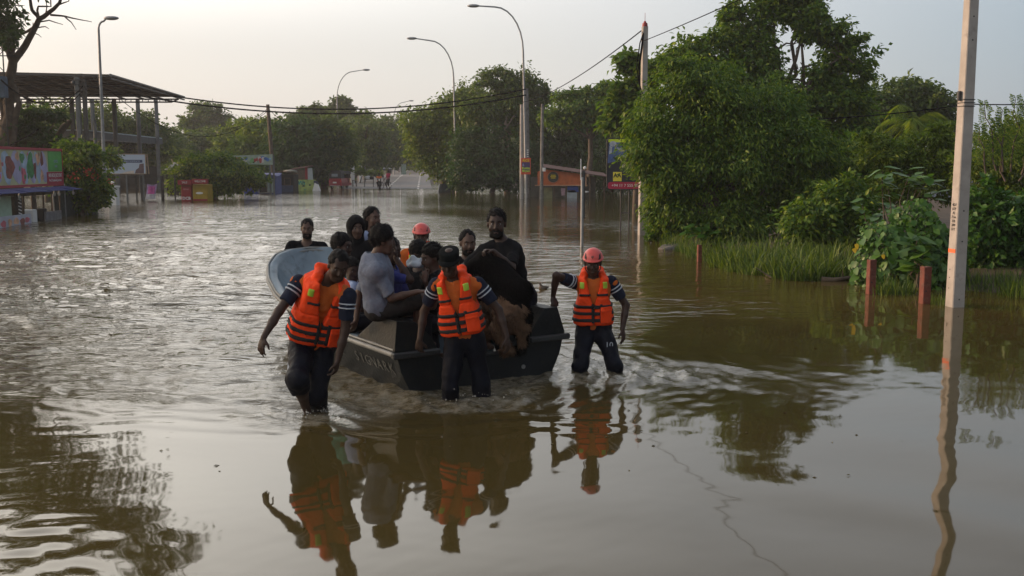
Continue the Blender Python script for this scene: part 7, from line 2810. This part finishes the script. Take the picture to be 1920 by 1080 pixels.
# ---- vine mound and big-leaved plants: the large leaves one by one
def leaf_shape(kind):
    if kind == 'heart':
        out = [(0, .0), (.22, -.10), (.46, .05), (.52, .32), (.36, .64), (0, 1.0), (-.36, .64), (-.52, .32), (-.46, .05), (-.22, -.10)]
        w = .86
    else:
        out = [(0, 0), (.16, .12), (.27, .35), (.28, .58), (.16, .82), (0, 1.0), (-.16, .82), (-.28, .58), (-.27, .35), (-.16, .12)]
        w = 1
    V = [(0, .45, -.05)] + [(x * w, y, .10 * abs(x) - .16 * y * y + .02 * math.sin(7 * y)) for x, y in out]
    n = len(out)
    F = [(0, 1 + i, 1 + (i + 1) % n) for i in range(n)]
    return np.array(V), np.array(F)
def big_leaves(root, kind, pts, axes, normals, sizes, mats, seed):
    rng = np.random.default_rng(seed)
    V, F = leaf_shape(kind)
    mes = []
    for m in mats:
        for k in range(3):
            W_ = V * np.array([rng.uniform(.85, 1.1), 1, rng.uniform(.6, 1.8)])
            me = np_mesh("leaf", W_, F, False, leaf=np.full(len(F), rng.uniform(.15, .95)))
            me.materials.append(m)
            mes.append(me)
    base = np.array(root.location)
    for i in range(len(pts)):
        y = nz(axes[i])
        z = nz(np.array(normals[i]) - y * (np.array(normals[i]) @ y))
        x = np.cross(y, z)
        o = bpy.data.objects.new("leaf", mes[rng.integers(len(mes))])
        COL.objects.link(o)
        o.parent = root
        Mx = Matrix.Identity(4)
        for r_ in range(3):
            Mx[r_][0], Mx[r_][1], Mx[r_][2] = x[r_] * sizes[i], y[r_] * sizes[i], z[r_] * sizes[i]
            Mx[r_][3] = pts[i][r_] - base[r_]
        o.matrix_local = Mx
rng = np.random.default_rng(91)
q = P(1700, 530, 17.6)
vm = thing("vine_mound", "rounded mound of heart leaved creeper on the bank between two red posts", "creeper", (q[0], q[1], -.05))
s = pxm(17.6)
def mound(n, rmin=.92, rmax=1.05):
    th = rng.uniform(-1.5, 1.5, n)
    ph = np.arccos(rng.uniform(-.15, 1, n))
    d = np.stack([np.sin(ph) * np.sin(th), -np.sin(ph) * np.cos(th), np.cos(ph)], 1)
    d[:, :2] *= 1
    R_ = np.array([96 / s, .95, 122 / s])
    lump = 1 + .10 * np.sin(d[:, 0] * 7 + 1) + .08 * np.sin(d[:, 2] * 9 + d[:, 0] * 5) + rng.uniform(rmin - 1, rmax - 1, n)
    c = P(1698, 510, 17.9)
    return c + d * R_ * lump[:, None], d
p, d = mound(240, .98, 1.10)
ax = np.stack([rng.normal(size=240) * .5, rng.normal(size=240) * .25 - .2, -rng.uniform(.4, 1.1, 240)], 1) + d * .25
big_leaves(vm, 'heart', p, ax, d + rng.normal(size=d.shape) * .35 + np.array([0, -.2, .35]), rng.uniform(.10, .19, 240), [L5], 92)
p2, d2 = mound(5200, .62, 1.04)
V, F = leaf_quads(p2 - np.array(vm.location), d2 * .4 + rng.normal(size=p2.shape) * .5 + np.array([0, 0, -.7]), d2 + rng.normal(size=p2.shape) * .4 + np.array([0, -.2, .3]), .085, .075, rng)
o = link("small_leaves", np_mesh("small_leaves", V, F, False, leaf=np.repeat(rng.random(5200), 2)), vm, L5)
o["kind"] = "stuff"
mb = MB()
for _ in range(26):
    a = rng.uniform(-1.3, 1.3)
    b0 = np.array([math.sin(a) * .4, -.2, 0])
    e0 = mound(1)[0][0] - np.array(vm.location)
    mb.tube(wob(b0, e0, 5, .06, rng), .008, 4)
mb.build("vine_stem", [M['bark']], vm)
YL = leaf_mat("yellow_leaf", [(.45, .30, .02), (.55, .38, .03)], .25)
yp = np.array([P(1730, 490, 16.75), P(1605, 458, 17.0), P(1601, 466, 17.0), P(1655, 478, 16.8)])
big_leaves(vm, 'heart', yp, np.array([[.3, -.3, -.9]] * 4), np.array([[.1, -1, .5]] * 4), np.array([.16, .10, .09, .08]), [YL], 3)
# broad-leaved saplings
def broad(label, px, py, Y, n, w, h, size, seed, m=L5, nm="broad_leaved_plant"):
    rng = np.random.default_rng(seed)
    b = P(px, py, Y)
    b[2] = 0
    root = thing(nm, label, "plant", b, group="broad leaved plants on the right bank")
    s = pxm(Y)
    c = P(px, py, Y)
    mb = MB()
    pts, ax, nr, sz = [], [], [], []
    k = max(3, n // 9)
    for i in range(k):
        tip = c + np.array([rng.uniform(-1, 1) * w / s, rng.uniform(-.5, .4) * w / s, rng.uniform(-.8, 1) * h / s])
        st_ = np.array([rng.uniform(-.2, .2), rng.uniform(-.1, .3), 0])
        mb.tube(wob(st_, tip - b, 5, .05, rng), np.linspace(.018, .007, 5), 5)
        for j in range(9):
            a = rng.uniform(0, 6.28)
            pts.append(tip + rng.normal(size=3) * .06 - Z3 * .05 * j * .3)
            ax.append([math.cos(a), math.sin(a) - .25, rng.uniform(-.4, .45)])
            nr.append([rng.normal() * .25, -.25, 1])
            sz.append(size * rng.uniform(.65, 1.2))
    mb.build("stem", [M['bark']], root)
    big_leaves(root, 'oval', pts, ax, nr, sz, [m], seed)
    return root
broad("clump of large bright oval leaves just above the vine mound", 1690, 345, 19.5, 72, 50, 28, .30, 11)
broad("large dark green leaves low at the right foot of the vine mound", 1745, 470, 16.7, 36, 40, 40, .33, 12)
broad("big leaved plant right of the foreground pole", 1880, 400, 19, 63, 45, 35, .26, 13)
broad("pale leaved shoots standing behind the vine mound's left shoulder", 1640, 400, 20.5, 45, 40, 26, .26, 14)
broad("small bright leaved plant at the water under the mango like tree", 1305, 425, 25.5, 36, 30, 16, .26, 15)

# ---- tall grass
def grass_bed(label, poly, n, hmin, hmax, seed, wd=.014, m=L6, droop=.8):
    """poly: photo pixels of the ground outline"""
    rng = np.random.default_rng(seed)
    g = np.array([G(x, y, .0)[:2] for x, y in poly])
    lo, hi = g.min(0), g.max(0)
    pts = []
    while len(pts) < n:
        c = rng.uniform(lo, hi, (n * 3, 2))
        ins = np.zeros(len(c), bool)
        j = len(g) - 1
        for i in range(len(g)):
            xi, yi, xj, yj = g[i][0], g[i][1], g[j][0], g[j][1]
            ins ^= ((yi > c[:, 1]) != (yj > c[:, 1])) & (c[:, 0] < (xj - xi) * (c[:, 1] - yi) / (yj - yi + 1e-12) + xi)
            j = i
        pts += list(c[ins])
    c0 = np.array(pts[:max(20, n // 24)])
    ci = rng.integers(0, len(c0), n)
    off = rng.normal(size=(n, 2)) * .10
    p = c0[ci] + off
    th = (rng.uniform(.3, 1.0, len(c0)) ** 1.2)[ci]
    h = (hmin + (hmax - hmin) * rng.random(n) ** 1.5) * th
    a = np.arctan2(off[:, 1], off[:, 0]) + rng.normal(size=n) * .7
    d = np.stack([np.cos(a), np.sin(a), np.zeros(n)], 1)
    sd_ = np.stack([-np.sin(a), np.cos(a), np.zeros(n)], 1)
    b = np.stack([p[:, 0], p[:, 1], np.full(n, -.12)], 1)
    lean = rng.uniform(.1, .95, n) * droop
    w0 = wd * rng.uniform(.7, 1.3, n)
    rows = []
    for t, wf in ((0, 1), (.4, .95), (.75, .6), (1.0, .08)):
        q = b + d * (lean * h * t ** 2.2)[:, None] + Z3 * ((h + .12) * (t - .25 * lean * t ** 3))[:, None]
        rows.append(q - sd_ * (w0 * wf / 2)[:, None])
        rows.append(q + sd_ * (w0 * wf / 2)[:, None])
    V = np.stack(rows, 1).reshape(-1, 3)
    i0 = np.arange(n) * 8
    F = np.concatenate([np.stack([i0 + 2 * k, i0 + 2 * k + 1, i0 + 2 * k + 3, i0 + 2 * k + 2], 1) for k in range(3)])
    me = np_mesh("grass", V, F, False, leaf=np.tile(rng.random(n), 3))
    o = link("grass", me, None, m)
    return tag(o, label, None, None, "stuff")
grass_bed("tall green grass growing along the flooded edge under the trees", [(1335, 497), (1400, 516), (1500, 528), (1600, 520), (1600, 490), (1500, 486), (1345, 482)], 7000, .18, .85, 5, .024, droop=1.1)
grass_bed("short grass in the water between the red posts", [(1640, 552), (1700, 560), (1715, 550), (1680, 538), (1640, 538)], 700, .12, .45, 6, .012)
grass_bed("grass tufts at the foot of the foreground pole", [(1745, 572), (1785, 574), (1780, 562), (1745, 562)], 260, .08, .32, 7, .010)
grass_bed("weeds along the muddy bank behind the water", [(1240, 462), (1320, 490), (1335, 478), (1270, 455)], 1600, .15, .5, 8, .018)
grass_bed("weeds along the right hand bank", [(1790, 545), (1990, 568), (1990, 540), (1800, 530)], 2200, .15, .6, 9, .014)

# ------------------------------------------------------------------ flotsam
rg = np.random.default_rng(55)
def log(label, a, b, r, m, name="driftwood", cat="driftwood"):
    a, b = G(*a, .03), G(*b, .03)
    mb = MB()
    mb.tube(wob(a, b, 6, r * .5, rg) - a, np.linspace(r, r * .5, 6), 7)
    for k in range(3):
        c = (b - a) * rg.uniform(.2, .9)
        mb.tube([c, c + rg.normal(size=3) * .18 + Z3 * .1], [.02, .008], 5)
    o = mb.build(name, [m])
    o.location = a
    return tag(o, label, cat)
log("dark broken plank floating before the vine mound", (1540, 524), (1622, 522), .055, M['wood'])
log("thin dark branch lying on the bank left of the middle red post", (1530, 515), (1570, 505), .035, M['bark'])
log("pale reed stalk floating off the tall grass", (1432, 514), (1446, 520), .012, M['palebark'])
log("dark branch floating under the right hand bushes", (1850, 540), (1915, 538), .03, M['bark'])
S = Sdf(G(1240, 470) - np.array([.3, .5, .3]), G(1292, 465) + np.array([.4, .6, .4]), .03)
for i in range(9):
    c = G(1244 + i * 5.5, 467 - (i % 3) * 2, .02)
    S.ell(c, np.eye(3), (.16, .16, .07), .05)
S.folds(.03, 30, 4)
c0 = G(1265, 467)
dbr = S.mesh("debris_heap", [mat("grey_sodden_debris", (.10, .095, .085), .9, .5, 12, .5, 40)], None, c0)
dbr.location = c0
tag(dbr, "grey heap of sodden flotsam in the shallows below the mango like tree", "debris")
S = Sdf(G(1010, 540) - .3, G(1026, 530) + .3, .012)
c = G(1018, 540, .02)
S.ell(c, np.eye(3), (.075, .05, .04), .03)
S.cone(c, c + np.array([-.06, 0, .08]), .03, .015, .02)
S.cone(c, c + np.array([.10, 0, .02]), .03, .012, .02)
o = S.mesh("floating_leaf_clump", [M['bark']], None, c)
o.location = c
tag(o, "small dark clump of leaves floating beyond the boat's right stern corner", "debris")

rng = np.random.default_rng(140)
pp = []
for _ in range(100):
    t = rng.random()
    if t < .55:
        y = rng.uniform(14.5, 26)
        pp.append([shore_x(y) - abs(rng.normal()) * 1.1 - .1, y, .012])
    elif t < .8:
        q = G(rng.uniform(900, 1700), rng.uniform(600, 900))
        pp.append([q[0], q[1], .003])
    else:
        q = G(rng.uniform(150, 1700), rng.uniform(470, 1000))
        pp.append([q[0], q[1], .004])
pp = np.array(pp)
ax = rng.normal(size=pp.shape) * np.array([1, 1, .05])
V, F = leaf_quads(pp, ax, np.tile(Z3, (len(pp), 1)) + rng.normal(size=pp.shape) * .2, .04, .016, rng, .3)
LD = leaf_mat("dead_leaf", [(.05, .04, .015), (.10, .075, .025), (.16, .13, .05)], .1)
fl = link("floating_leaves", np_mesh("floating_leaves", V, F, False, leaf=np.repeat(rng.random(len(pp)), 2)), None, LD)
tag(fl, "scattered dead leaves and bits drifting on the floodwater", None, None, "stuff")

# ------------------------------------------------------------------ evening haze: one closed box of even air round everything
hz = MB()
hz.box((0, 190, 11.5), (1010, 500, 28))
hm = bpy.data.materials.new("haze_air")
hm.use_nodes = True
hm.node_tree.nodes.clear()
ho_ = hm.node_tree.nodes.new("ShaderNodeOutputMaterial")
hv = hm.node_tree.nodes.new("ShaderNodeVolumePrincipled")
hv.inputs["Color"].default_value = (.86, .88, .92, 1)
hv.inputs["Density"].default_value = .0006
hv.inputs["Anisotropy"].default_value = .3
hm.node_tree.links.new(hv.outputs[0], ho_.inputs["Volume"])
tag(hz.build("haze", [hm]), "thin evening haze", None, None, "stuff")
